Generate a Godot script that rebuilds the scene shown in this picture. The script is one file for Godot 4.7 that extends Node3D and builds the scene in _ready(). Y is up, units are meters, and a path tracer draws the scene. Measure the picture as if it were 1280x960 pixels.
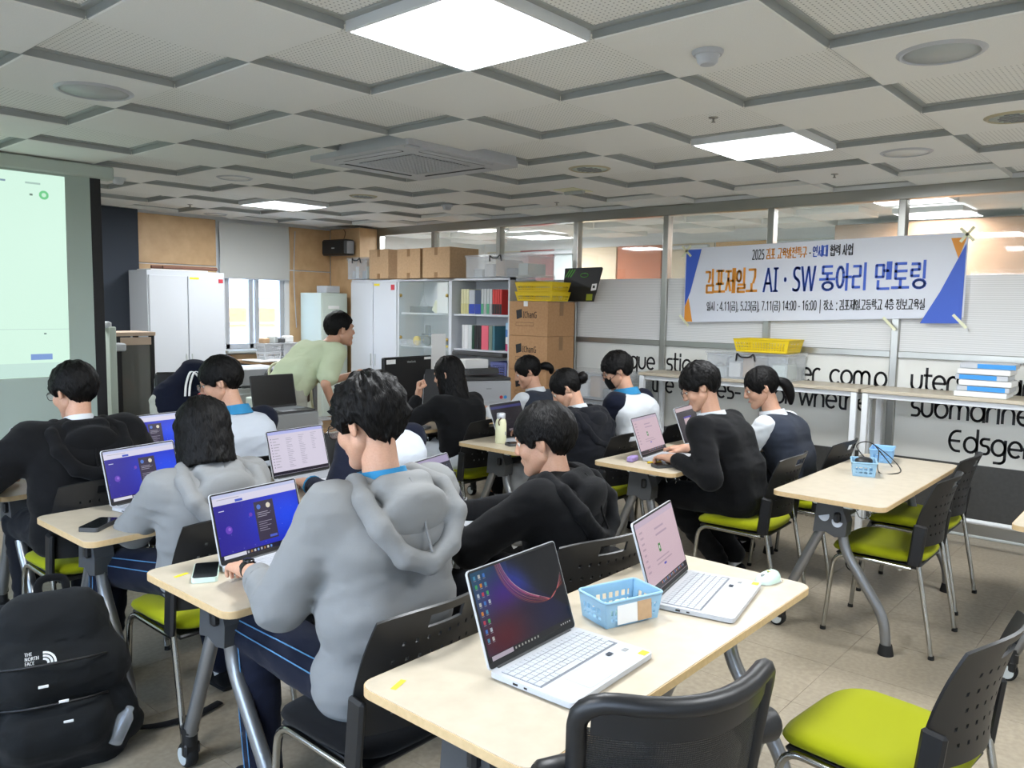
extends Node3D
# A computer classroom during a mentoring session. x runs towards the glass partition, -z towards the back wall.
const CEIL := 2.523
var M := {}
var taken := {}
var rng := RandomNumberGenerator.new()

# ---------------------------------------------------------------- helpers
func numbered(n: String) -> String:
	if not taken.has(n):
		taken[n] = 0
		return n
	taken[n] += 1
	return "%s_%03d" % [n, taken[n]]
func tag(o, label := "", category := "", group := "", kind := ""):
	if label != "": o.set_meta("label", label)
	if category != "": o.set_meta("category", category)
	if group != "": o.set_meta("group", group)
	if kind != "": o.set_meta("kind", kind)
	return o
func thing(called: String, label: String, category: String, at := Vector3.ZERO, turn := 0.0, group := "") -> Node3D:
	var o := Node3D.new(); o.name = numbered(called); add_child(o)
	o.position = at; o.rotation.y = turn
	return tag(o, label, category, group)
func struct(called: String, label: String) -> Node3D:
	var o := Node3D.new(); o.name = called; add_child(o)
	return tag(o, label, "", "", "structure")
func copy(o: Node3D, called: String, label: String, at: Vector3, turn := 0.0) -> Node3D:
	var c: Node3D = o.duplicate(); c.name = numbered(called); add_child(c)
	c.position = at; c.rotation = Vector3(0, turn, 0); c.set_meta("label", label)
	return c
func S() -> SurfaceTool:
	var s := SurfaceTool.new(); s.begin(Mesh.PRIMITIVE_TRIANGLES); s.set_smooth_group(-1); return s
func commit(s: SurfaceTool, smooth := true) -> ArrayMesh:
	s.generate_normals()
	return s.commit()
func part(called: String, mesh, m, parent: Node, label := "") -> MeshInstance3D:
	var o := MeshInstance3D.new(); o.name = called
	o.mesh = commit(mesh) if mesh is SurfaceTool else mesh
	o.material_override = m if m is Material else M[m]
	if parent == self: o.name = numbered(called)
	parent.add_child(o, true)
	if label != "": o.set_meta("label", label)
	return o
func single(called: String, mesh, m, label: String, category: String, group := "") -> MeshInstance3D:
	return tag(part(called, mesh, m, self), label, category, group)
func tri(s: SurfaceTool, a: Vector3, b: Vector3, c: Vector3, n: Vector3):
	if (a - c).cross(a - b).dot(n) < 0.0:
		var t := b; b = c; c = t
	s.add_vertex(a); s.add_vertex(b); s.add_vertex(c)
func quad(s: SurfaceTool, a: Vector3, b: Vector3, c: Vector3, d: Vector3, n: Vector3):
	tri(s, a, b, c, n); tri(s, a, c, d, n)
func quv(s: SurfaceTool, a: Vector3, b: Vector3, c: Vector3, d: Vector3):
	# a picture: top left, top right, bottom right, bottom left seen from its front
	for k in [[a, 0, 0], [b, 1, 0], [c, 1, 1], [a, 0, 0], [c, 1, 1], [d, 0, 1]]:
		s.set_uv(Vector2(k[1], k[2])); s.add_vertex(k[0])
func box(s: SurfaceTool, c: Vector3, z: Vector3, bev := 0.0, q := Basis()):
	# a box with chamfered edges
	s.set_smooth_group(-1)
	var h := z * 0.5
	var b: float = min(bev, min(h.x, min(h.y, h.z)) * 0.95)
	for ax in 3:
		var u := (ax + 1) % 3
		var v := (ax + 2) % 3
		for sg in [-1.0, 1.0]:
			var n := Vector3.ZERO; n[ax] = sg
			var p := []
			for k in [[-1, -1], [1, -1], [1, 1], [-1, 1]]:
				var w := Vector3.ZERO
				w[ax] = sg * h[ax]; w[u] = k[0] * (h[u] - b); w[v] = k[1] * (h[v] - b)
				p.append(c + q * w)
			quad(s, p[0], p[1], p[2], p[3], q * n)
	if b <= 0.0: return
	for ax in 3:
		var u := (ax + 1) % 3
		var v := (ax + 2) % 3
		for su in [-1.0, 1.0]:
			for sv in [-1.0, 1.0]:
				var p := []
				for k in [-1.0, 1.0]:
					var w1 := Vector3.ZERO; w1[ax] = k * (h[ax] - b); w1[u] = su * h[u]; w1[v] = sv * (h[v] - b)
					var w2 := w1; w2[u] = su * (h[u] - b); w2[v] = sv * h[v]
					p.append(c + q * w1); p.append(c + q * w2)
				var n := Vector3.ZERO; n[u] = su; n[v] = sv
				quad(s, p[0], p[1], p[3], p[2], q * n)
	for sx in [-1.0, 1.0]:
		for sy in [-1.0, 1.0]:
			for sz in [-1.0, 1.0]:
				var g := Vector3(sx, sy, sz)
				tri(s, c + q * (g * Vector3(h.x, h.y - b, h.z - b)), c + q * (g * Vector3(h.x - b, h.y, h.z - b)), c + q * (g * Vector3(h.x - b, h.y - b, h.z)), q * g)
func bx(c: Vector3, z: Vector3, bev := 0.0, q := Basis()) -> SurfaceTool:
	var s := S(); box(s, c, z, bev, q); return s
func smooth_path(pts: Array, steps := 6) -> Array:
	# rounds the corners of a path (Catmull-Rom)
	var out := []
	for i in pts.size() - 1:
		var a: Vector3 = pts[max(i - 1, 0)]
		var b: Vector3 = pts[i]
		var c: Vector3 = pts[i + 1]
		var d: Vector3 = pts[min(i + 2, pts.size() - 1)]
		for k in steps: out.append(b.cubic_interpolate(c, a, d, float(k) / steps))
	out.append(pts[-1])
	return out
func bend(pts: Array, r := 0.05, steps := 5) -> Array:
	# straight runs joined by round bends of radius about r
	var out := [pts[0]]
	for i in range(1, pts.size() - 1):
		var p: Vector3 = pts[i]
		var a: Vector3 = p + (pts[i - 1] - p).limit_length(r)
		var b: Vector3 = p + (pts[i + 1] - p).limit_length(r)
		for k in steps + 1:
			var t := float(k) / steps
			out.append(a.lerp(p, t).lerp(p.lerp(b, t), t))
	out.append(pts[-1])
	return out
func tube(s: SurfaceTool, pts: Array, r, n := 8, closed := false, flat := 1.0, flat_dir := Vector3.UP):
	# r: a radius or one per point; flat squeezes the section along flat_dir
	var rings := []
	var m := pts.size()
	var prev := Vector3.ZERO
	for i in m:
		var t: Vector3
		if closed: t = (pts[(i + 1) % m] - pts[(i + m - 1) % m]).normalized()
		else: t = (pts[min(i + 1, m - 1)] - pts[max(i - 1, 0)]).normalized()
		var u := prev - t * prev.dot(t)
		if flat != 1.0: u = flat_dir - t * flat_dir.dot(t)
		if u.length() < 0.01:
			u = t.cross(Vector3.UP if abs(t.y) < 0.9 else Vector3.RIGHT)
		u = u.normalized(); prev = u
		var v := t.cross(u)
		var rr: float = r[i] if r is Array else r
		var ring := []
		for k in n:
			var a := TAU * k / n
			ring.append(pts[i] + (u * cos(a) * flat + v * sin(a)) * rr)
		rings.append(ring)
	s.set_smooth_group(0)
	for i in (m if closed else m - 1):
		var j := (i + 1) % m
		for k in n:
			var l := (k + 1) % n
			var nn: Vector3 = (rings[i][k] + rings[i][l]) * 0.5 - pts[i]
			quad(s, rings[i][k], rings[i][l], rings[j][l], rings[j][k], nn)
	s.set_smooth_group(-1)
	if not closed:
		for e in [[0, 1], [m - 1, m - 2]]:
			var nn: Vector3 = pts[e[0]] - pts[e[1]]
			for k in range(1, n - 1): tri(s, rings[e[0]][0], rings[e[0]][k], rings[e[0]][k + 1], nn)
func tb(pts: Array, r, n := 8, closed := false, flat := 1.0, flat_dir := Vector3.UP) -> SurfaceTool:
	var s := S(); tube(s, pts, r, n, closed, flat, flat_dir); return s
func lathe(s: SurfaceTool, prof: Array, n := 20, xf := Transform3D(), sharp := false):
	# prof: [radius, y] from bottom to top
	for i in prof.size() - 1:
		var a: Array = prof[i]
		var b: Array = prof[i + 1]
		var flatring: bool = sharp or abs(a[1] - b[1]) < 0.0001
		s.set_smooth_group(-1 if flatring else 0)
		for k in n:
			var t0 := TAU * k / n
			var t1 := TAU * (k + 1) / n
			var d0 := Vector3(cos(t0), 0, sin(t0))
			var d1 := Vector3(cos(t1), 0, sin(t1))
			var nn: Vector3 = (d0 + d1) * (b[1] - a[1]) * 0.5 + Vector3.UP * (a[0] - b[0])
			var y0 := Vector3(0, a[1], 0)
			var y1 := Vector3(0, b[1], 0)
			if a[0] < 0.00001: tri(s, xf * y0, xf * (d0 * b[0] + y1), xf * (d1 * b[0] + y1), xf.basis * nn)
			elif b[0] < 0.00001: tri(s, xf * (d0 * a[0] + y0), xf * (d1 * a[0] + y0), xf * y1, xf.basis * nn)
			else: quad(s, xf * (d0 * a[0] + y0), xf * (d1 * a[0] + y0), xf * (d1 * b[0] + y1), xf * (d0 * b[0] + y1), xf.basis * nn)
	s.set_smooth_group(-1)
func lt(prof: Array, n := 20, xf := Transform3D(), sharp := false) -> SurfaceTool:
	var s := S(); lathe(s, prof, n, xf, sharp); return s
func rrect(w: float, h: float, r: float, n := 4) -> PackedVector2Array:
	var p := PackedVector2Array()
	for c in [[1, 1, 0], [-1, 1, 1], [-1, -1, 2], [1, -1, 3]]:
		for k in n + 1:
			var a: float = (c[2] + float(k) / n) * PI / 2
			p.append(Vector2(c[0] * (w / 2 - r) + cos(a) * r, c[1] * (h / 2 - r) + sin(a) * r))
	return p
func prism(s: SurfaceTool, poly: PackedVector2Array, d: float, xf := Transform3D(), caps := true, smooth_side := false):
	# polygon in local xy, extruded from z = -d/2 to d/2
	var area := 0.0
	var n := poly.size()
	for i in n: area += poly[i].cross(poly[(i + 1) % n])
	s.set_smooth_group(-1)
	if caps:
		var idx := Geometry2D.triangulate_polygon(poly)
		for sg in [-1.0, 1.0]:
			for t in range(0, idx.size(), 3):
				var q := []
				for k in 3: q.append(xf * Vector3(poly[idx[t + k]].x, poly[idx[t + k]].y, sg * d / 2))
				tri(s, q[0], q[1], q[2], xf.basis * Vector3(0, 0, sg))
	s.set_smooth_group(0 if smooth_side else -1)
	for i in n:
		var a := poly[i]
		var b := poly[(i + 1) % n]
		var e := b - a
		var nn: Vector3 = Vector3(e.y, -e.x, 0) * sign(area)
		quad(s, xf * Vector3(a.x, a.y, -d / 2), xf * Vector3(b.x, b.y, -d / 2), xf * Vector3(b.x, b.y, d / 2), xf * Vector3(a.x, a.y, d / 2), xf.basis * nn)
	s.set_smooth_group(-1)
func pz(poly: PackedVector2Array, d: float, xf := Transform3D(), smooth_side := false) -> SurfaceTool:
	var s := S(); prism(s, poly, d, xf, true, smooth_side); return s
func ball(s: SurfaceTool, c: Vector3, r: Vector3, n := 14, m := 8, q := Basis()):
	s.set_smooth_group(0)
	for i in m:
		var p0 := PI * i / m
		var p1 := PI * (i + 1) / m
		for k in n:
			var t0 := TAU * k / n
			var t1 := TAU * (k + 1) / n
			var v := []
			for e in [[p0, t0], [p0, t1], [p1, t1], [p1, t0]]:
				v.append(Vector3(sin(e[0]) * cos(e[1]), cos(e[0]), sin(e[0]) * sin(e[1])))
			var nn: Vector3 = q * ((v[0] + v[1] + v[2] + v[3]) / r)
			if i > 0: tri(s, c + q * (v[0] * r), c + q * (v[1] * r), c + q * (v[2] * r), nn)
			if i < m - 1: tri(s, c + q * (v[0] * r), c + q * (v[2] * r), c + q * (v[3] * r), nn)
	s.set_smooth_group(-1)
func bl(c: Vector3, r: Vector3, n := 14, m := 8, q := Basis()) -> SurfaceTool:
	var s := S(); ball(s, c, r, n, m, q); return s
func sheet(f: Callable, nu: int, nv: int, th: float, solid: Callable) -> SurfaceTool:
	# a curved sheet of thickness th with openings: f(u, v) is its middle surface, solid(i, j) says which cells are there
	var s := S()
	var P := []
	var N := []
	for i in nu + 1:
		for j in nv + 1:
			var u := float(i) / nu
			var v := float(j) / nv
			var p: Vector3 = f.call(u, v)
			var du: Vector3 = f.call(u + 0.01, v) - f.call(u - 0.01, v)
			var dv: Vector3 = f.call(u, v + 0.01) - f.call(u, v - 0.01)
			P.append(p); N.append(du.cross(dv).normalized())
	var at := func(i, j, sg): return P[i * (nv + 1) + j] + N[i * (nv + 1) + j] * th * 0.5 * sg
	var there := func(i, j): return i >= 0 and j >= 0 and i < nu and j < nv and solid.call(i, j)
	for i in nu:
		for j in nv:
			if not there.call(i, j): continue
			var n0: Vector3 = N[i * (nv + 1) + j]
			for sg in [-1.0, 1.0]:
				s.set_smooth_group(0 if sg > 0 else 1)
				quad(s, at.call(i, j, sg), at.call(i + 1, j, sg), at.call(i + 1, j + 1, sg), at.call(i, j + 1, sg), n0 * sg)
			s.set_smooth_group(-1)
			var mid: Vector3 = (P[i * (nv + 1) + j] + P[(i + 1) * (nv + 1) + j + 1]) * 0.5
			for e in [[-1, 0, i, j, i, j + 1], [1, 0, i + 1, j, i + 1, j + 1], [0, -1, i, j, i + 1, j], [0, 1, i, j + 1, i + 1, j + 1]]:
				if there.call(i + e[0], j + e[1]): continue
				var a: Vector3 = at.call(e[2], e[3], -1.0)
				var b: Vector3 = at.call(e[4], e[5], -1.0)
				quad(s, a, b, at.call(e[4], e[5], 1.0), at.call(e[2], e[3], 1.0), (a + b) * 0.5 - mid)
	return s

# ---------------------------------------------------------------- materials
func noise_tex(freq: float, c0: Color, c1: Color, seed_ := 1, size := 256, kind := FastNoiseLite.TYPE_SIMPLEX_SMOOTH, w := 0) -> NoiseTexture2D:
	var t := NoiseTexture2D.new()
	var f := FastNoiseLite.new(); f.noise_type = kind; f.frequency = freq; f.seed = seed_; f.fractal_octaves = 4
	t.noise = f; t.width = w if w > 0 else size; t.height = size; t.seamless = true
	var g := Gradient.new(); g.set_color(0, c0); g.set_color(1, c1)
	t.color_ramp = g
	return t
func bump_tex(freq: float, strength: float, seed_ := 1, size := 256, w := 0) -> NoiseTexture2D:
	var t := NoiseTexture2D.new()
	var f := FastNoiseLite.new(); f.frequency = freq; f.seed = seed_; f.fractal_octaves = 3
	t.noise = f; t.width = w if w > 0 else size; t.height = size; t.seamless = true; t.as_normal_map = true; t.bump_strength = strength
	return t
func mat(called: String, c: Color, rough := 0.6, metal := 0.0) -> StandardMaterial3D:
	var m := StandardMaterial3D.new(); m.albedo_color = c; m.roughness = rough; m.metallic = metal; m.metallic_specular = 0.5
	M[called] = m
	return m
func tex(called: String, t: Texture2D, rough := 0.6, scale := 1.0, tri_ := true) -> StandardMaterial3D:
	var m := mat(called, Color.WHITE, rough)
	m.albedo_texture = t
	if tri_:
		m.uv1_triplanar = true; m.uv1_scale = Vector3.ONE * scale
	return m
func cloth(called: String, c: Color, vary := 0.12, rough := 0.95) -> StandardMaterial3D:
	var m := tex(called, noise_tex(0.35, c.darkened(vary), c.lightened(vary * 0.6), called.length()), rough, 7.0)
	m.normal_enabled = true; m.normal_texture = bump; m.normal_scale = 0.35
	m.rim_enabled = true; m.rim = 0.12; m.metallic_specular = 0.2
	return m
var bump: Texture2D
func materials():
	bump = bump_tex(0.45, 3.0, 5)
	mat("white_metal", Color(0.87, 0.88, 0.885), 0.45)
	mat("white_plastic", Color(0.72, 0.73, 0.745), 0.4)
	mat("grey_plastic", Color(0.55, 0.56, 0.56), 0.5)
	mat("cabinet_white", Color(0.79, 0.805, 0.825), 0.45)
	mat("light_grey", Color(0.72, 0.74, 0.73), 0.55)
	mat("dark_plastic", Color(0.08, 0.083, 0.09), 0.42)
	mat("black", Color(0.05, 0.05, 0.055), 0.5)
	mat("rubber", Color(0.06, 0.06, 0.06), 0.8)
	mat("charcoal", Color(0.25, 0.255, 0.26), 0.55)
	mat("chrome", Color(0.72, 0.72, 0.7), 0.18, 1.0)
	mat("leg_metal", Color(0.56, 0.565, 0.57), 0.3, 0.75)
	mat("steel", Color(0.66, 0.66, 0.64), 0.28, 0.85)
	mat("gold", Color(0.75, 0.63, 0.35), 0.3, 1.0)
	mat("ink", Color(0.07, 0.07, 0.08), 0.6)
	mat("yellow_label", Color(0.9, 0.82, 0.15), 0.6)
	mat("red_label", Color(0.75, 0.2, 0.25), 0.6)
	mat("paper", Color(0.88, 0.88, 0.87), 0.8)
	mat("yellow_plastic", Color(0.86, 0.74, 0.09), 0.45)
	mat("blue_plastic", Color(0.55, 0.7, 0.8), 0.45)
	mat("sky_blue", Color(0.2, 0.55, 0.82), 0.5)
	mat("mint", Color(0.78, 0.87, 0.82), 0.4)
	mat("cream_bottle", Color(0.86, 0.86, 0.72), 0.4)
	mat("lilac", Color(0.6, 0.52, 0.72), 0.6)
	mat("red", Color(0.8, 0.13, 0.13), 0.5)
	mat("silver_lid", Color(0.78, 0.79, 0.81), 0.38, 0.3)
	mat("key", Color(0.69, 0.705, 0.725), 0.5)
	mat("key_gap", Color(0.42, 0.44, 0.47), 0.6)
	mat("lip", Color(0.66, 0.4, 0.37), 0.55)
	mat("eye_white", Color(0.85, 0.84, 0.82), 0.25)
	mat("navy_board", Color(0.2, 0.225, 0.265), 0.85)
	mat("casing", Color(0.75, 0.79, 0.75), 0.6)
	mat("blind", Color(0.74, 0.745, 0.73), 0.9)
	mat("brown_seat", Color(0.33, 0.25, 0.2), 0.8)
	mat("clear_pane", Color(0.85, 0.92, 0.9, 0.1), 0.03).transparency = BaseMaterial3D.TRANSPARENCY_ALPHA
	mat("cabinet_pane", Color(0.85, 0.92, 0.9, 0.12), 0.05).transparency = BaseMaterial3D.TRANSPARENCY_ALPHA
	mat("clear_bin", Color(0.9, 0.92, 0.94, 0.2), 0.25).transparency = BaseMaterial3D.TRANSPARENCY_ALPHA
	mat("lens", Color(0.9, 0.93, 0.95, 0.14), 0.03).transparency = BaseMaterial3D.TRANSPARENCY_ALPHA
	var lamp := mat("lamp_panel", Color(0.95, 0.95, 0.95), 0.5)
	lamp.emission_enabled = true; lamp.emission = Color(0.96, 0.98, 1.0); lamp.emission_energy_multiplier = 2.2
	# surfaces
	tex("laminate", noise_tex(0.02, Color(0.715, 0.67, 0.59), Color(0.755, 0.71, 0.63), 3, 512), 0.38, 1.3)
	M.laminate.detail_enabled = false
	tex("edge_wood", noise_tex(0.05, Color(0.74, 0.63, 0.46), Color(0.8, 0.69, 0.52), 9, 256), 0.5, 3.0)
	tex("plywood", noise_tex(0.012, Color(0.76, 0.62, 0.46), Color(0.83, 0.7, 0.53), 4, 512), 0.5, 0.8)
	tex("desk_wood", noise_tex(0.02, Color(0.58, 0.45, 0.3), Color(0.66, 0.53, 0.37), 8, 256), 0.5, 1.5)
	tex("brown_wall", noise_tex(0.015, Color(0.56, 0.42, 0.3), Color(0.63, 0.48, 0.35), 2, 256), 0.6, 0.7)
	tex("floor_tile", noise_tex(0.05, Color(0.56, 0.52, 0.45), Color(0.66, 0.615, 0.54), 6, 512), 0.36, 1.1)
	M.floor_tile.uv1_world_triplanar = true
	tex("floor_tile_b", noise_tex(0.06, Color(0.57, 0.53, 0.46), Color(0.65, 0.605, 0.53), 16, 512), 0.4, 1.1)
	M.floor_tile_b.uv1_world_triplanar = true
	mat("floor_joint", Color(0.42, 0.39, 0.34), 0.7)
	tex("carton", noise_tex(0.06, Color(0.69, 0.57, 0.43), Color(0.75, 0.62, 0.48), 11, 256), 0.85, 2.0)
	tex("carton_b", noise_tex(0.06, Color(0.66, 0.5, 0.35), Color(0.71, 0.55, 0.39), 12, 256), 0.85, 2.0)
	mat("carton_tape", Color(0.55, 0.42, 0.28), 0.35)
	tex("plain_tile", noise_tex(0.3, Color(0.9, 0.9, 0.88), Color(0.93, 0.93, 0.915), 13, 256), 0.9, 2.0)
	mat("ceiling_bar", Color(0.62, 0.635, 0.625), 0.5)
	var im := Image.create(256, 256, true, Image.FORMAT_RGB8)
	im.fill(Color(0.92, 0.92, 0.9))
	for i in 16:
		for j in 16:
			for dx in range(-2, 3):
				for dy in range(-2, 3):
					if dx * dx + dy * dy <= 5: im.set_pixel(i * 16 + 8 + dx, j * 16 + 8 + dy, Color(0.62, 0.62, 0.61))
	im.generate_mipmaps()
	tex("holed_tile", ImageTexture.create_from_image(im), 0.9, 1.0 / 0.32)
	var fm := Image.create(8, 256, true, Image.FORMAT_RGBA8)
	for y in 256:
		for x in 8: fm.set_pixel(x, y, Color(0.88, 0.885, 0.88, 0.84) if (y / 8) % 2 == 0 else Color(0.84, 0.845, 0.84, 0.78))
	tex("frost_film", ImageTexture.create_from_image(fm), 0.7, 1.0 / 0.24)
	M.frost_film.transparency = BaseMaterial3D.TRANSPARENCY_ALPHA
	mat("white_film", Color(0.86, 0.86, 0.835, 0.92), 0.55).transparency = BaseMaterial3D.TRANSPARENCY_ALPHA
	tex("kick_panel", noise_tex(0.1, Color(0.235, 0.235, 0.23), Color(0.275, 0.275, 0.27), 21), 0.35, 1.0)
	# cloth
	cloth("seat_green", Color(0.58, 0.6, 0.05), 0.1)
	cloth("grey_fleece", Color(0.5, 0.505, 0.505), 0.07)
	cloth("black_cloth", Color(0.024, 0.025, 0.031), 0.2)
	cloth("ink_cloth", Color(0.05, 0.055, 0.075), 0.2)
	cloth("navy_cloth", Color(0.055, 0.07, 0.13), 0.15)
	cloth("vest_navy", Color(0.17, 0.19, 0.235), 0.12)
	cloth("white_cloth", Color(0.8, 0.815, 0.83), 0.05)
	cloth("pale_blue_cloth", Color(0.75, 0.775, 0.81), 0.05)
	cloth("mint_cloth", Color(0.75, 0.79, 0.66), 0.05)
	cloth("collar_blue", Color(0.2, 0.5, 0.68), 0.08)
	cloth("beige_cloth", Color(0.68, 0.68, 0.63), 0.08)
	cloth("pack_cloth", Color(0.035, 0.042, 0.046), 0.25, 0.8)
	cloth("sock", Color(0.82, 0.82, 0.82), 0.05)
	mat("piping_blue", Color(0.28, 0.47, 0.63), 0.8)
	var sk := tex("skin", noise_tex(0.08, Color(0.72, 0.545, 0.445), Color(0.77, 0.6, 0.5), 31), 0.55, 6.0)
	sk.subsurf_scatter_enabled = true; sk.subsurf_scatter_strength = 0.08
	var hr := mat("hair", Color(0.035, 0.031, 0.031), 0.5)
	hr.metallic_specular = 0.28
	hr.albedo_texture = noise_tex(0.09, Color(0.8, 0.77, 0.75), Color(1, 1, 1), 41, 256)
	hr.uv1_scale = Vector3(9, 0.3, 1)
	hr.normal_enabled = true; hr.normal_texture = bump_tex(0.1, 6.0, 43); hr.normal_scale = 0.45
	var mesh := mat("mesh_weave", Color(0.07, 0.075, 0.08), 0.6)
	var wm := Image.create(32, 32, true, Image.FORMAT_RGBA8)
	wm.fill(Color(1, 1, 1, 1))
	for y in range(6, 26):
		for x in range(4, 28): wm.set_pixel(x, y, Color(1, 1, 1, 0.55))
	mesh.albedo_texture = ImageTexture.create_from_image(wm)
	mesh.uv1_triplanar = true; mesh.uv1_scale = Vector3.ONE / 0.0045; mesh.transparency = BaseMaterial3D.TRANSPARENCY_ALPHA

# ---------------------------------------------------------------- setting
func _ready():
	var cam := Camera3D.new(); cam.name = "camera"; add_child(cam)
	var yaw := 0.855307; var pitch := -0.0969185; var roll := 0.0160487
	var fw := Vector3(sin(yaw) * cos(pitch), sin(pitch), -cos(yaw) * cos(pitch))
	var rt := Vector3(cos(yaw), 0, sin(yaw))
	var up := rt.cross(fw)
	cam.transform = Transform3D(Basis(rt * cos(roll) + up * sin(roll), up * cos(roll) - rt * sin(roll), -fw), Vector3(0, 1.6, 0))
	cam.fov = 51.21; cam.near = 0.05; cam.far = 200.0; cam.current = true
	var we := WorldEnvironment.new(); we.name = "environment"; add_child(we)
	var env := Environment.new(); we.environment = env
	env.background_mode = Environment.BG_SKY
	var sky := Sky.new(); env.sky = sky
	var psm := ProceduralSkyMaterial.new(); sky.sky_material = psm
	psm.sky_top_color = Color(0.62, 0.74, 0.9); psm.sky_horizon_color = Color(0.9, 0.93, 0.96)
	psm.ground_bottom_color = Color(0.5, 0.49, 0.46); psm.ground_horizon_color = Color(0.85, 0.86, 0.86)
	psm.sky_energy_multiplier = 3.6; psm.ground_energy_multiplier = 1.8
	env.tonemap_mode = Environment.TONE_MAPPER_LINEAR
	env.tonemap_exposure = 1.05
	env.sdfgi_enabled = true; env.ssao_enabled = true; env.ssil_enabled = true
	rng.seed = 7
	materials()
	screens()
	light_panels()
	shell()
	partition()
	corridor()
	furniture()
	back_area()
	table_things()
	people()

const X0 := 1.745
const Z0 := -2.297
const PANELS := [[0, -1], [4, -1], [4, 7], [0, 7], [-4, -1], [0, -5], [4, -5]]
func light_panels():
	# the flat square lamps let into the ceiling grid
	var names := ["large square panel lamp at the top edge of the picture", "square panel lamp in the ceiling before the banner", "far square panel lamp in the ceiling near the window", "square panel lamp behind the projection screen", "square panel lamp left of the picture", "square panel lamp behind the viewer on the screen side", "square panel lamp behind the viewer on the glass side"]
	for k in PANELS.size():
		var c := Vector3(X0 + 0.6 * (PANELS[k][0] + 0.5), CEIL, Z0 - 0.6 * (PANELS[k][1] + 0.5))
		lamp(c, names[k], 0.6, 0.6, 4.6)
	for k in [[7.2, -1.95, "nearer panel lamp of the corridor seen through the glass"], [8.4, -2.05, "farther panel lamp of the corridor seen through the glass"], [7.2, -6.9, "panel lamp of the corridor above the cardboard boxes"], [8.4, -6.9, "panel lamp of the corridor above the red panel"]]:
		lamp(Vector3(k[0], CEIL, k[1]), k[2], 0.6, 0.6, 4.6)
func lamp(c: Vector3, label: String, w: float, d: float, e: float):
	var t := thing("panel_light", label, "ceiling light", c, 0.0, "square panel lamps in the ceiling")
	var f := S()
	for s in [-1.0, 1.0]:
		box(f, Vector3(s * (w / 2 - 0.008), 0.02, 0), Vector3(0.012, 0.05, d - 0.004), 0.002)
		box(f, Vector3(0, 0.02, s * (d / 2 - 0.008)), Vector3(w - 0.028, 0.05, 0.012), 0.002)
	part("lamp_frame", f, "white_metal", t)
	part("lamp_diffuser", bx(Vector3(0, 0.012, 0), Vector3(w - 0.03, 0.01, d - 0.03)), "lamp_panel", t)
	var a := AreaLight3D.new(); a.name = "panel_glow"; t.add_child(a)
	a.area_size = Vector2(w - 0.04, d - 0.04); a.light_energy = e; a.light_color = Color(0.97, 0.985, 1.0)
	a.position = Vector3(0, 0.002, 0); a.rotation.x = -PI / 2
	a.area_range = 20.0; a.shadow_enabled = true

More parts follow.
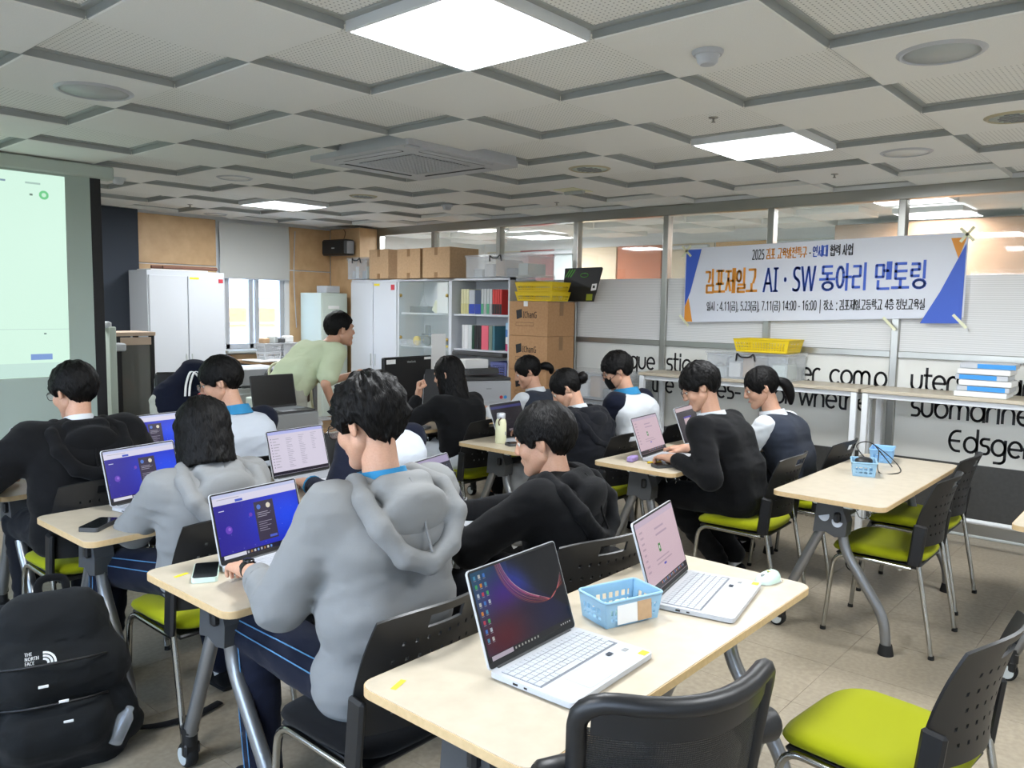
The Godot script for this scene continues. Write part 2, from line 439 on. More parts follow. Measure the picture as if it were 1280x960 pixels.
func slab(called: String, label: String, c: Vector3, z: Vector3, m) -> MeshInstance3D:
	var o := part(called, bx(c, z), m, self)
	return tag(o, label, "", "", "structure")
func shell():
	var fl := struct("floor", "beige speckled vinyl tile floor")
	part("screed", bx(Vector3(2.3, -0.06, -2.95), Vector3(8.4, 0.112, 11.0)), "floor_joint", fl)
	var p := 0.447
	var tile := [pz(rrect(p - 0.0016, p - 0.0016, 0.001, 1), 0.004, Transform3D(Basis(Vector3.RIGHT, PI / 2), Vector3.ZERO)), pz(rrect(p - 0.0016, p - 0.0016, 0.001, 1), 0.004, Transform3D(Basis(Vector3.RIGHT, PI / 2), Vector3.ZERO))]
	tile[0] = commit(tile[0]); tile[1] = commit(tile[1])
	var rest := S()
	for i in range(-8, 18):
		for j in range(-20, 9):
			var c := Vector3(0.02 + p * (i + 0.5), -0.002, -0.74 + p * (j + 0.5))
			if c.x < -1.85 or c.x > 6.75 or c.z < -8.5 or c.z > 2.45: continue
			if c.x > 0.3 and c.z > -4.6 and c.z < 0.1:
				var o := part("tile", tile[0], "floor_tile" if rng.randf() < 0.6 else "floor_tile_b", fl)
				o.position = c
			else: box(rest, c, Vector3(p - 0.0016, 0.004, p - 0.0016))
	part("outer_tiles", rest, "floor_tile", fl).set_meta("kind", "stuff")
	# ceiling: a chequer of plain panels hung low and holed panels set high
	var ce := struct("ceiling", "white panel ceiling with low plain panels and high perforated panels")
	part("deck", bx(Vector3(2.3, CEIL + 0.105, -2.95), Vector3(8.5, 0.1, 11.1)), "white_metal", ce)
	var low := commit(bx(Vector3(0, 0.017, 0), Vector3(0.592, 0.034, 0.592), 0.004))
	var high := commit(bx(Vector3(0, 0.044, 0), Vector3(0.598, 0.012, 0.598)))
	var fr_ := S()
	for s in [-1.0, 1.0]:
		box(fr_, Vector3(s * 0.297, 0.019, 0), Vector3(0.004, 0.03, 0.598)); box(fr_, Vector3(0, 0.019, s * 0.297), Vector3(0.59, 0.03, 0.004))
	var edge := commit(fr_)
	var st_lo := S()
	var st_hi := S()
	for i in range(-6, 8):
		for j in range(-8, 11):
			if [i, j] in PANELS: continue
			var c := Vector3(X0 + 0.6 * (i + 0.5), CEIL, Z0 - 0.6 * (j + 0.5))
			var is_low: bool = posmod(i + j, 2) == 1
			var w: float = min(0.6, 6.44 - (c.x - 0.3))
			var d: float = min(0.6, c.z + 0.3 + 8.4)
			if w < 0.05 or d < 0.05: continue
			if w < 0.59 or d < 0.59:
				var cc := Vector3(c.x - 0.3 + w / 2, CEIL + (0.017 if is_low else 0.044), c.z + 0.3 - d / 2)
				part("edge_panel", bx(cc, Vector3(w - 0.008, 0.034 if is_low else 0.012, d - 0.008)), "plain_tile" if is_low else "holed_tile", ce)
			elif c.z > 0.9 or c.x < -0.6:
				if is_low: box(st_lo, c + Vector3(0, 0.017, 0), Vector3(0.592, 0.034, 0.592))
				else: box(st_hi, c + Vector3(0, 0.044, 0), Vector3(0.598, 0.012, 0.598))
			else:
				var o := part("low_panel" if is_low else "high_panel", low if is_low else high, "plain_tile" if is_low else "holed_tile", ce)
				o.position = c
				if is_low: part("panel_frame", edge, "ceiling_bar", o)
	part("rear_low_panels", st_lo, "plain_tile", ce).set_meta("kind", "stuff")
	part("rear_high_panels", st_hi, "holed_tile", ce).set_meta("kind", "stuff")
	for i in range(-6, 9):
		part("grid_bar", bx(Vector3(min(X0 + 0.6 * i, 6.43), CEIL + 0.036, -2.95), Vector3(0.05, 0.01, 10.9), 0.003), "ceiling_bar", ce)
	for j in range(-7, 11):
		part("grid_bar", bx(Vector3(2.3, CEIL + 0.0372, Z0 - 0.6 * j), Vector3(8.3, 0.01, 0.05), 0.003), "ceiling_bar", ce)
	# walls
	var wl := struct("wall_left", "white side wall with a row of windows left of the picture")
	var cuts := [-8.5, -5.2, -3.6, -3.2, -1.6, -1.2, 0.4, 0.8, 2.2, 2.6]
	for k in range(0, cuts.size(), 2): part("pier", bx(Vector3(-1.93, 1.3, (cuts[k] + cuts[k + 1]) / 2), Vector3(0.15, 2.8, cuts[k + 1] - cuts[k])), "white_metal", wl)
	for k in range(1, cuts.size() - 1, 2):
		var zc: float = (cuts[k] + cuts[k + 1]) / 2
		var wz: float = cuts[k + 1] - cuts[k]
		part("parapet", bx(Vector3(-1.93, 0.4, zc), Vector3(0.15, 1.0, wz)), "white_metal", wl)
		part("lintel", bx(Vector3(-1.93, 2.5, zc), Vector3(0.15, 0.4, wz)), "white_metal", wl)
		var wi := struct("window_%d" % (2 + k / 2), "plain window in the side wall outside the picture")
		var wf := S()
		for e in [-1.0, 0.0, 1.0]: box(wf, Vector3(-1.96, 1.6, zc + e * (wz / 2 - 0.03)), Vector3(0.05, 1.4, 0.05))
		for y in [0.93, 2.27]: box(wf, Vector3(-1.96, y, zc), Vector3(0.05, 0.05, wz - 0.1))
		part("window_frame", wf, "white_plastic", wi)
		part("pane", bx(Vector3(-1.96, 1.6, zc), Vector3(0.006, 1.3, wz - 0.1)), "clear_pane", wi)
	slab("wall_front", "plain white wall behind the viewer", Vector3(2.3, 1.3, 2.58), Vector3(8.6, 2.8, 0.15), "white_metal")
	var wb := struct("wall_back", "back wall with plywood panels, a dark board and a window")
	var zb := -8.4
	var hole := [4.73, 5.5, 1.06, 2.1]
	for r in [[-1.9, hole[0], 0.0, 2.7], [hole[1], 6.6, 0.0, 2.7], [hole[0], hole[1], 0.0, hole[2]], [hole[0], hole[1], hole[3], 2.7]]:
		part("masonry", bx(Vector3((r[0] + r[1]) / 2, (r[2] + r[3]) / 2, zb - 0.12), Vector3(r[1] - r[0], r[3] - r[2], 0.2)), "white_metal", wb)
	for r in [[3.74, 4.62, 1.99, 2.5], [3.74, 4.62, 1.0, 1.98], [5.56, 6.15, 1.99, 2.5], [5.56, 6.15, 1.0, 1.98], [4.63, 5.55, 0.5, 1.0], [5.56, 6.15, 0.0, 0.99], [3.74, 4.62, 0.0, 0.99], [4.63, 5.55, 0.0, 0.49]]:
		part("plywood_panel", bx(Vector3((r[0] + r[1]) / 2, (r[2] + r[3]) / 2, zb - 0.008), Vector3(r[1] - r[0] - 0.004, r[3] - r[2] - 0.004, 0.018), 0.002), "plywood", wb)
	part("dark_board", bx(Vector3(2.4, 1.3, zb + 0.03), Vector3(2.66, 2.44, 0.1), 0.004), "navy_board", wb)
	part("pillar_panel", bx(Vector3(6.285, 1.26, -8.1), Vector3(0.27, 2.5, 0.58), 0.003), "plywood", wb)
	var wn := struct("window_1", "white sliding window with daylight behind")
	part("sill", bx(Vector3(5.1, 1.035, zb + 0.05), Vector3(0.86, 0.03, 0.16), 0.004), "light_grey", wn)
	var fr := S()
	for x in [4.76, 5.06, 5.14, 5.47]: box(fr, Vector3(x, 1.58, zb - 0.06), Vector3(0.055, 1.04, 0.06), 0.006)
	for y in [1.09, 2.07]: box(fr, Vector3(5.115, y, zb - 0.06), Vector3(0.77, 0.06, 0.06), 0.006)
	part("window_frame", fr, "white_plastic", wn)
	for x in [[4.79, 5.035], [5.165, 5.445]]:
		part("pane", bx(Vector3((x[0] + x[1]) / 2, 1.58, zb - 0.06), Vector3(x[1] - x[0], 0.94, 0.006)), "clear_pane", wn)
		for y in [1.35, 1.64]: part("grille_bar", bx(Vector3((x[0] + x[1]) / 2, y, zb - 0.16), Vector3(x[1] - x[0] + 0.1, 0.02, 0.02)), "white_metal", wn)
	part("blind_cloth", sheet(func(u, v): return Vector3(4.63 + 0.89 * u + 0.012 * sin(v * 3.0), 2.48 - 0.61 * v, zb + 0.045 + 0.008 * sin(u * 7.0) * v), 16, 8, 0.002, func(_i, _j): return true), "blind", wn)
	part("blind_bar", bx(Vector3(5.075, 1.865, zb + 0.045), Vector3(0.9, 0.018, 0.016), 0.004), "white_plastic", wn)
	# the school's other wing and its yard, outside the window
	var ow := thing("school_wing", "pale school wing with orange bands seen through the window", "building", Vector3(7.5, -3, -19))
	part("facade", bx(Vector3(0, 5, -1), Vector3(16, 12, 2)), "paper", ow)
	for y in [1.5, 4.2, 7.0]:
		part("band", bx(Vector3(0, y, 0.05), Vector3(16, 0.5, 0.2)), mat("band_orange", Color(0.85, 0.55, 0.2), 0.7), ow)
	slab("ground", "paved yard outside the window", Vector3(7, -3.05, -24), Vector3(60, 0.1, 31), "light_grey")
	part("wall_cable", tb(smooth_path([Vector3(5.62, 2.45, zb + 0.03), Vector3(5.6, 1.9, zb + 0.03), Vector3(5.63, 1.3, zb + 0.03)]), 0.006, 6), "white_plastic", wb)
	ceiling_bits()
func ceiling_bits():
	# air conditioner
	var ac := thing("ceiling_air_conditioner", "square white air conditioner cassette with a central grille in the ceiling", "air conditioner", Vector3(3.53, CEIL - 0.014, -3.92))
	part("fascia", pz(rrect(0.95, 0.95, 0.03), 0.036, Transform3D(Basis(Vector3.RIGHT, PI / 2), Vector3.ZERO)), "white_plastic", ac)
	part("cassette_body", bx(Vector3(0, 0.035, 0), Vector3(0.92, 0.05, 0.92), 0.004), "white_plastic", ac)
	part("grille_backing", bx(Vector3(0, -0.0175, 0), Vector3(0.5, 0.004, 0.5)), "charcoal", ac)
	for k in 17:
		part("grille_slat", bx(Vector3(-0.24 + 0.03 * k, -0.022, 0), Vector3(0.012, 0.008, 0.5)), "white_plastic", ac)
		part("grille_slat", bx(Vector3(0, -0.0225, -0.24 + 0.03 * k), Vector3(0.5, 0.008, 0.01)), "white_plastic", ac)
	for k in 4:
		var q := Basis(Vector3.UP, k * PI / 2)
		part("air_slot", bx(q * Vector3(0, -0.0185, 0.35), Vector3(0.56, 0.006, 0.014), 0.0, q), "black", ac)
		part("louvre", bx(q * Vector3(0, -0.02, 0.385), Vector3(0.58, 0.006, 0.055), 0.002, q), "white_plastic", ac)
	part("receiver", bx(Vector3(-0.42, -0.024, 0.44), Vector3(0.1, 0.014, 0.03), 0.004), "white_plastic", ac)
	for k in [[2.7, -1.44, "round smoke detector nearest the viewer"], [2.71, -6.36, "round smoke detector beside the projection screen"], [5.29, -5.43, "round smoke detector above the cardboard boxes"]]:
		var t := thing("smoke_detector", k[2], "smoke detector", Vector3(k[0], CEIL, k[1]), 0.0, "smoke detectors on the ceiling")
		part("detector_base", lt([[0, -0.016], [0.05, -0.016], [0.056, -0.006], [0.056, 0]], 24), "white_plastic", t)
		part("detector_head", lt([[0, -0.048], [0.026, -0.048], [0.036, -0.04], [0.04, -0.022], [0.044, -0.016]], 24), "white_plastic", t)
	for k in [[3.22, -0.8, 0.135, "wide round cover with a yellowed rim in a ceiling panel", "grey"], [4.46, -0.77, 0.12, "rust stained round vent at the right edge of the ceiling", "rust"], [5.07, -1.41, 0.13, "faint round cover in the ceiling above the banner", "plain"], [3.24, -5.6, 0.12, "pale round cover in the far ceiling left of the lamp", "plain"], [4.45, -5.6, 0.11, "round speckled vent in the far ceiling", "rust"], [1.54, -3.83, 0.15, "grey round cover half hidden in shade above the screen side", "grey"], [4.44, -8.07, 0.11, "round cover in the ceiling close to the back wall", "plain"], [4.46, -3.22, 0.13, "round speaker in a torn opening of the ceiling", "rust"]]:
		var t := thing("ceiling_cover", k[3], "ceiling cover", Vector3(k[0], CEIL, k[1]), 0.0, "round covers in the ceiling")
		part("rim", lt([[k[2] - 0.012, 0.0], [k[2] - 0.008, -0.008], [k[2], -0.008], [k[2] + 0.012, 0.0]], 28), "white_plastic" if k[4] != "rust" else mat("yellowed", Color(0.72, 0.69, 0.58), 0.6), t)
		part("face", lt([[0, -0.006], [k[2] - 0.012, -0.004], [k[2] - 0.012, 0.0]], 28), {"grey": "light_grey", "rust": "casing", "plain": "plain_tile"}[k[4]], t)
		if k[4] == "rust":
			for m in 6: part("slot", bx(Vector3(-k[2] * 0.7 + m * k[2] * 0.28, -0.008, 0), Vector3(0.012, 0.004, k[2] * 1.2 * cos((m - 2.5) * 0.45)), 0.001), "grey_plastic", t)
	var sq := thing("ceiling_opening", "square hole cut in a ceiling panel with a bright pipe inside", "opening", Vector3(5.2, CEIL, -3.91))
	part("opening_frame", bx(Vector3(0, -0.002, 0), Vector3(0.26, 0.006, 0.2), 0.001), "cream_bottle", sq)
	part("pipe", tb([Vector3(0.02, -0.01, -0.09), Vector3(0.02, -0.01, 0.09)], 0.02, 8), "light_grey", sq)
	for k in [[3.78, -1.97, "small sprinkler before the lamp by the banner"], [5.59, -2.0, "small sprinkler above the banner"], [5.71, -4.47, "small sprinkler above the yellow crates"], [3.86, -7.49, "small sprinkler near the back wall"]]:
		var t := thing("sprinkler", k[2], "sprinkler", Vector3(k[0], CEIL if k[1] != -1.97 else CEIL + 0.038, k[1]), 0.0, "ceiling sprinklers")
		part("flange", lt([[0, -0.006], [0.022, -0.005], [0.025, 0]], 16), "steel", t)
		part("nozzle", lt([[0, -0.026], [0.011, -0.026], [0.011, -0.023], [0.005, -0.018], [0.006, -0.006]], 12), "steel", t)

func partition():
	# glass partition along x = 6.47
	var w := struct("wall_right", "glass partition with steel frame, frosted bands and lettering")
	var X := 6.47
	var zs := [-7.8, -6.83, -5.82, -4.79, -3.78, -2.8, -1.79, -0.78, 0.23, 1.24, 2.25]
	part("header", bx(Vector3(X, CEIL - 0.045, -2.8), Vector3(0.09, 0.09, 10.8), 0.004), "steel", w)
	part("base_rail", bx(Vector3(X, 0.06, -2.8), Vector3(0.1, 0.12, 10.8), 0.006), "steel", w)
	part("floor_strip", bx(Vector3(X - 0.052, 0.01, -2.8), Vector3(0.012, 0.02, 10.8), 0.004), "light_grey", w)
	part("bulkhead", bx(Vector3(X, CEIL + 0.09, -2.8), Vector3(0.1, 0.18, 10.8)), "white_metal", w)
	for z in zs: part("mullion", bx(Vector3(X, 1.24, z), Vector3(0.085, 2.39, 0.055), 0.005), "steel", w)
	for k in zs.size() - 1:
		var a: float = zs[k] + 0.0275
		var b: float = zs[k + 1] - 0.0275
		var c := (a + b) / 2
		part("transom", bx(Vector3(X, 1.285, c), Vector3(0.07, 0.05, b - a), 0.004), "steel", w)
		part("upper_pane", bx(Vector3(X, 1.865, c), Vector3(0.008, 1.12, b - a)), "clear_pane", w)
		part("frosted_film", bx(Vector3(X - 0.006, 1.59, c), Vector3(0.002, 0.565, b - a)), "frost_film", w)
		part("lower_pane", bx(Vector3(X, 0.89, c), Vector3(0.008, 0.74, b - a)), "clear_pane", w)
		part("white_film", bx(Vector3(X - 0.006, 0.89, c), Vector3(0.002, 0.74, b - a)), "white_film", w)
		part("kick_panel", bx(Vector3(X, 0.32, c), Vector3(0.04, 0.4, b - a), 0.002), "kick_panel", w)
	var corner := part("end_panel", bx(Vector3(X, 1.25, -8.1), Vector3(0.1, 2.5, 0.55)), "plywood", w)
	corner.name = "end_panel"
	# the black words stuck on the lower panes
	var xf := Transform3D(Basis(Vector3.UP, -PI / 2), Vector3(X - 0.0085, 0, 0))
	for t in [["que", -4.14, 1.035], ["stion", -3.74, 1.035], ["of whe", -3.25, 1.03], ["ther", -2.64, 1.03], ["com", -2.26, 1.03], ["p", -1.92, 1.03], ["uters", -1.66, 1.03], ["can", -1.13, 1.03], ["the", -3.89, 0.835], ["ques-", -3.42, 0.835], ["or whether", -2.71, 0.835], ["submarines", -1.65, 0.835], ["Edsger", -1.38, 0.605]]:
		var s := S()
		letters(s, t[0], Vector2(t[1], t[2]), 0.108, xf)
		part("lettering", s, "ink", w, "black word stuck on the glass")
	banner()

# rounded stroke letters, drawn in a unit where the x-height is 1
func arc(cx: float, cy: float, rx: float, ry: float, a0: float, a1: float, n := 14) -> Array:
	var o := []
	for k in n + 1:
		var a := deg_to_rad(lerp(a0, a1, float(k) / n))
		o.append(Vector2(cx + cos(a) * rx, cy + sin(a) * ry))
	return o
func glyph(ch: String) -> Array:
	# [advance, strokes]
	match ch:
		"q": return [1.25, [arc(0.5, 0.5, 0.5, 0.5, 0, 360, 20), [Vector2(1, 1), Vector2(1, -0.45)]]]
		"u": return [1.1, [[Vector2(0, 1)] + arc(0.42, 0.42, 0.42, 0.42, 180, 360) + [Vector2(0.84, 1)]]]
		"e": return [1.2, [[Vector2(0.05, 0.5), Vector2(0.97, 0.5)] + arc(0.5, 0.5, 0.48, 0.5, 0, 310, 18)]]
		"s": return [0.9, [[Vector2(0.68, 1), Vector2(0.3, 1)] + arc(0.3, 0.77, 0.26, 0.23, 90, 270, 8) + arc(0.42, 0.27, 0.27, 0.27, 90, -90, 8) + [Vector2(0.04, 0)]]]
		"t": return [0.7, [[Vector2(0.15, 1.5), Vector2(0.15, 0.3)] + arc(0.42, 0.3, 0.27, 0.3, 180, 270, 6) + [Vector2(0.55, 0)], [Vector2(0.0, 1), Vector2(0.5, 1)]]]
		"i": return [0.42, [[Vector2(0.1, 0), Vector2(0.1, 1)], [Vector2(0.1, 1.28), Vector2(0.1, 1.42)]]]
		"o": return [1.22, [arc(0.5, 0.5, 0.5, 0.5, 0, 360, 20)]]
		"n": return [1.1, [[Vector2(0, 0)] + arc(0.42, 0.58, 0.42, 0.42, 180, 0) + [Vector2(0.84, 0)]]]
		"h": return [1.1, [[Vector2(0, 1.5), Vector2(0, 0)], [Vector2(0, 0.5)] + arc(0.42, 0.58, 0.42, 0.42, 180, 0) + [Vector2(0.84, 0)]]]
		"r": return [0.75, [[Vector2(0, 0)] + arc(0.42, 0.58, 0.42, 0.42, 180, 60, 10)]]
		"c": return [1.05, [arc(0.5, 0.5, 0.5, 0.5, 50, 310, 18)]]
		"m": return [1.65, [[Vector2(0, 0)] + arc(0.35, 0.64, 0.35, 0.36, 180, 0) + [Vector2(0.7, 0)], [Vector2(0.7, 0.6)] + arc(1.05, 0.64, 0.35, 0.36, 180, 0) + [Vector2(1.4, 0)]]]
		"p": return [1.25, [[Vector2(0, -0.45), Vector2(0, 0.5)] + arc(0.5, 0.5, 0.5, 0.5, 180, -180, 20)]]
		"b": return [1.25, [[Vector2(0, 1.5), Vector2(0, 0.5)] + arc(0.5, 0.5, 0.5, 0.5, 180, 540, 20)]]
		"d": return [1.25, [arc(0.5, 0.5, 0.5, 0.5, 0, 360, 20), [Vector2(1, 1.5), Vector2(1, 0)]]]
		"a": return [1.25, [arc(0.5, 0.5, 0.5, 0.5, 0, 360, 20), [Vector2(1, 1), Vector2(1, 0)]]]
		"g": return [1.25, [arc(0.5, 0.5, 0.5, 0.5, 0, 360, 20), [Vector2(1, 1), Vector2(1, -0.2)] + arc(0.6, -0.2, 0.4, 0.3, 0, -90, 6) + [Vector2(0.2, -0.5)]]]
		"w": return [1.6, [[Vector2(0, 1), Vector2(0.35, 0), Vector2(0.7, 0.95), Vector2(1.05, 0), Vector2(1.4, 1)]]]
		"f": return [0.65, [[Vector2(0.55, 1.5)] + arc(0.42, 1.22, 0.27, 0.28, 90, 180, 6) + [Vector2(0.15, 0)], [Vector2(0, 1), Vector2(0.5, 1)]]]
		"E": return [1.2, [[Vector2(0.85, 1.35)] + arc(0.6, 0.675, 0.6, 0.675, 90, 270, 16) + [Vector2(0.85, 0)], [Vector2(0, 0.675), Vector2(0.75, 0.675)]]]
		"-": return [0.7, [[Vector2(0.05, 0.45), Vector2(0.5, 0.45)]]]
	return [0.6, []]
func stroke(s: SurfaceTool, pts: Array, w: float, xf: Transform3D):
	for i in pts.size() - 1:
		var a: Vector2 = pts[i]
		var b: Vector2 = pts[i + 1]
		var d := (b - a).normalized() * w * 0.5
		var n := Vector2(-d.y, d.x)
		var e := d * (1.0 if pts.size() == 2 else 0.45)
		var q := []
		for v in [a - e + n, b + e + n, b + e - n, a - e - n]: q.append(xf * Vector3(v.x, v.y, 0))
		quad(s, q[0], q[1], q[2], q[3], xf.basis.z)
func letters(s: SurfaceTool, text: String, at: Vector2, h: float, xf: Transform3D, w := 0.17):
	var x := at.x
	for ch in text:
		var g := glyph(ch)
		for st in g[1]:
			var p := []
			for v in st: p.append(Vector2(x + v.x * h * 0.75, at.y + v.y * h))
			stroke(s, p, w * h, xf)
		x += g[0] * h * 0.75

# Korean syllables from strokes
const LEADS := "ㄱㄲㄴㄷㄸㄹㅁㅂㅃㅅㅆㅇㅈㅉㅊㅋㅌㅍㅎ"
const VOWELS := "ㅏㅐㅑㅒㅓㅔㅕㅖㅗㅘㅙㅚㅛㅜㅝㅞㅟㅠㅡㅢㅣ"
const TAILS := " ㄱㄲㄳㄴㄵㄶㄷㄹㄺㄻㄼㄽㄾㄿㅀㅁㅂㅄㅅㅆㅇㅈㅊㅋㅌㅍㅎ"
func jamo(c: String) -> Array:
	var v := func(a): 
		var o := []
		for k in range(0, a.size(), 2): o.append(Vector2(a[k], a[k + 1]))
		return o
	match c:
		"ㄱ": return [v.call([0, 1, 1, 1, 1, 0.45, 0.75, 0])]
		"ㄴ": return [v.call([0, 1, 0, 0, 1, 0])]
		"ㄷ": return [v.call([1, 1, 0, 1, 0, 0, 1, 0])]
		"ㄹ": return [v.call([0, 1, 1, 1, 1, 0.52, 0, 0.52, 0, 0, 1, 0])]
		"ㅁ": return [v.call([0, 1, 1, 1, 1, 0, 0, 0, 0, 1])]
		"ㅂ": return [v.call([0, 1, 0, 0, 1, 0, 1, 1]), v.call([0, 0.5, 1, 0.5])]
		"ㅅ": return [v.call([0.5, 1, 0.5, 0.6, 0, 0]), v.call([0.5, 0.6, 1, 0])]
		"ㅇ": return [arc(0.5, 0.5, 0.5, 0.5, 0, 360, 14)]
		"ㅈ": return [v.call([0, 1, 1, 1]), v.call([0.5, 1, 0.5, 0.6, 0, 0]), v.call([0.5, 0.6, 1, 0])]
		"ㅊ": return [v.call([0.3, 1.12, 0.7, 1.12]), v.call([0, 0.82, 1, 0.82]), v.call([0.5, 0.82, 0.5, 0.5, 0, 0]), v.call([0.5, 0.5, 1, 0])]
		"ㅌ": return [v.call([1, 1, 0, 1, 0, 0, 1, 0]), v.call([0, 0.5, 1, 0.5])]
		"ㅍ": return [v.call([0, 1, 1, 1]), v.call([0, 0, 1, 0]), v.call([0.28, 1, 0.28, 0]), v.call([0.72, 1, 0.72, 0])]
		"ㅎ": return [v.call([0.3, 1.15, 0.7, 1.15]), v.call([0, 0.82, 1, 0.82]), arc(0.5, 0.3, 0.36, 0.3, 0, 360, 12)]
		"ㅏ": return [v.call([0.35, 1, 0.35, 0]), v.call([0.35, 0.5, 1, 0.5])]
		"ㅐ": return [v.call([0.2, 1, 0.2, 0]), v.call([0.85, 1, 0.85, 0]), v.call([0.2, 0.5, 0.85, 0.5])]
		"ㅓ": return [v.call([0.75, 1, 0.75, 0]), v.call([0, 0.5, 0.75, 0.5])]
		"ㅔ": return [v.call([0.5, 1, 0.5, 0]), v.call([0.95, 1, 0.95, 0]), v.call([0, 0.5, 0.5, 0.5])]
		"ㅕ": return [v.call([0.75, 1, 0.75, 0]), v.call([0, 0.68, 0.75, 0.68]), v.call([0, 0.32, 0.75, 0.32])]
		"ㅣ": return [v.call([0.6, 1, 0.6, 0])]
		"ㅗ": return [v.call([0, 0.1, 1, 0.1]), v.call([0.5, 0.1, 0.5, 1])]
		"ㅛ": return [v.call([0, 0.1, 1, 0.1]), v.call([0.3, 0.1, 0.3, 1]), v.call([0.7, 0.1, 0.7, 1])]
		"ㅜ": return [v.call([0, 0.9, 1, 0.9]), v.call([0.5, 0.9, 0.5, 0])]
		"ㅠ": return [v.call([0, 0.9, 1, 0.9]), v.call([0.3, 0.9, 0.3, 0]), v.call([0.7, 0.9, 0.7, 0])]
		"ㅡ": return [v.call([0, 0.5, 1, 0.5])]
	return []
func jamo_in(s: SurfaceTool, c: String, r: Array, o: Vector2, sc: Vector2, w: float, xf: Transform3D):
	for st in jamo(c):
		var p := []
		for v in st: p.append(o + Vector2(lerp(r[0], r[1], v.x), lerp(r[2], r[3], v.y)) * sc)
		stroke(s, p, w, xf)
func syllable(s: SurfaceTool, ch: String, o: Vector2, sc: Vector2, w: float, xf: Transform3D):
	var k := ch.unicode_at(0) - 0xAC00
	var l := LEADS[k / 588]
	var vw := VOWELS[(k % 588) / 28]
	var t := TAILS[k % 28]
	var b := 0.44 if t != " " else 0.04
	if vw in "ㅗㅛㅜㅠㅡ":
		jamo_in(s, l, [0.18, 0.8, b + (0.36 if t == " " else 0.24), 0.95], o, sc, w, xf)
		jamo_in(s, vw, [0.03, 0.95, b, b + (0.3 if t == " " else 0.17)], o, sc, w, xf)
	else:
		jamo_in(s, l, [0.06, 0.5, b + (0.08 if t == " " else 0.04), 0.92], o, sc, w, xf)
		jamo_in(s, vw, [0.58, 0.95, b - (0.0 if t == " " else 0.02), 1.0], o, sc, w, xf)
	if t != " ": jamo_in(s, t, [0.2, 0.88, 0.04, 0.34], o, sc, w, xf)
func natural(text: String) -> float:
	var x := 0.0
	for ch in text: x += 0.86 if ch.unicode_at(0) >= 0xAC00 else (0.3 if ch == " " else latin(null, ch, Vector2.ZERO, 1.0, 0.75, Transform3D()))
	return x
func write(parent: Node, m: String, text: String, x: float, y: float, h: float, k: float, xf: Transform3D, w := 0.1) -> float:
	# Korean by strokes, other signs from the system's letters; k stretches the line; returns where it ends
	var s := S()
	var l := S()
	var any := [false, false]
	for ch in text:
		if ch.unicode_at(0) >= 0xAC00:
			syllable(s, ch, Vector2(x, y), Vector2(0.8 * h * k, h), w * h, xf); any[0] = true
			x += 0.86 * h * k
		elif ch == " ": x += 0.3 * h * k
		else:
			x += latin(l, ch, Vector2(x, y), h, 0.75 * k, xf); any[1] = true
		if h > 0.15:
			for e in 2:
				if any[e]: part("letter", [s, l][e], m, parent)
			s = S(); l = S(); any = [false, false]
	if any[0]: part("lettering", s, m, parent)
	if any[1]: part("lettering", l, m, parent)
	return x
var fonts := {}
func latin(s, text: String, at: Vector2, h: float, squeeze: float, xf: Transform3D) -> float:
	if not fonts.has(0):
		var f := SystemFont.new(); f.font_names = PackedStringArray(["Droid Sans"]); f.font_weight = 500; fonts[0] = f
	var t := TextMesh.new(); t.font = fonts[0]; t.text = text; t.font_size = 64; t.pixel_size = 0.01; t.depth = 0.0
	t.horizontal_alignment = HORIZONTAL_ALIGNMENT_LEFT; t.vertical_alignment = VERTICAL_ALIGNMENT_BOTTOM
	var wd: float = fonts[0].get_string_size(text, HORIZONTAL_ALIGNMENT_LEFT, -1, 64).x * 0.01
	var k := h / 0.46
	var base: float = fonts[0].get_descent(64) * 0.01
	var q := Transform3D(Basis().scaled(Vector3(k * squeeze, k, 1)), Vector3(at.x, at.y - base * k, 0.0003))
	if s != null:
		for e in [0.0, 0.025]: s.append_from(t, 0, xf * q.translated_local(Vector3(e, 0, 0)))
	return wd * k * squeeze
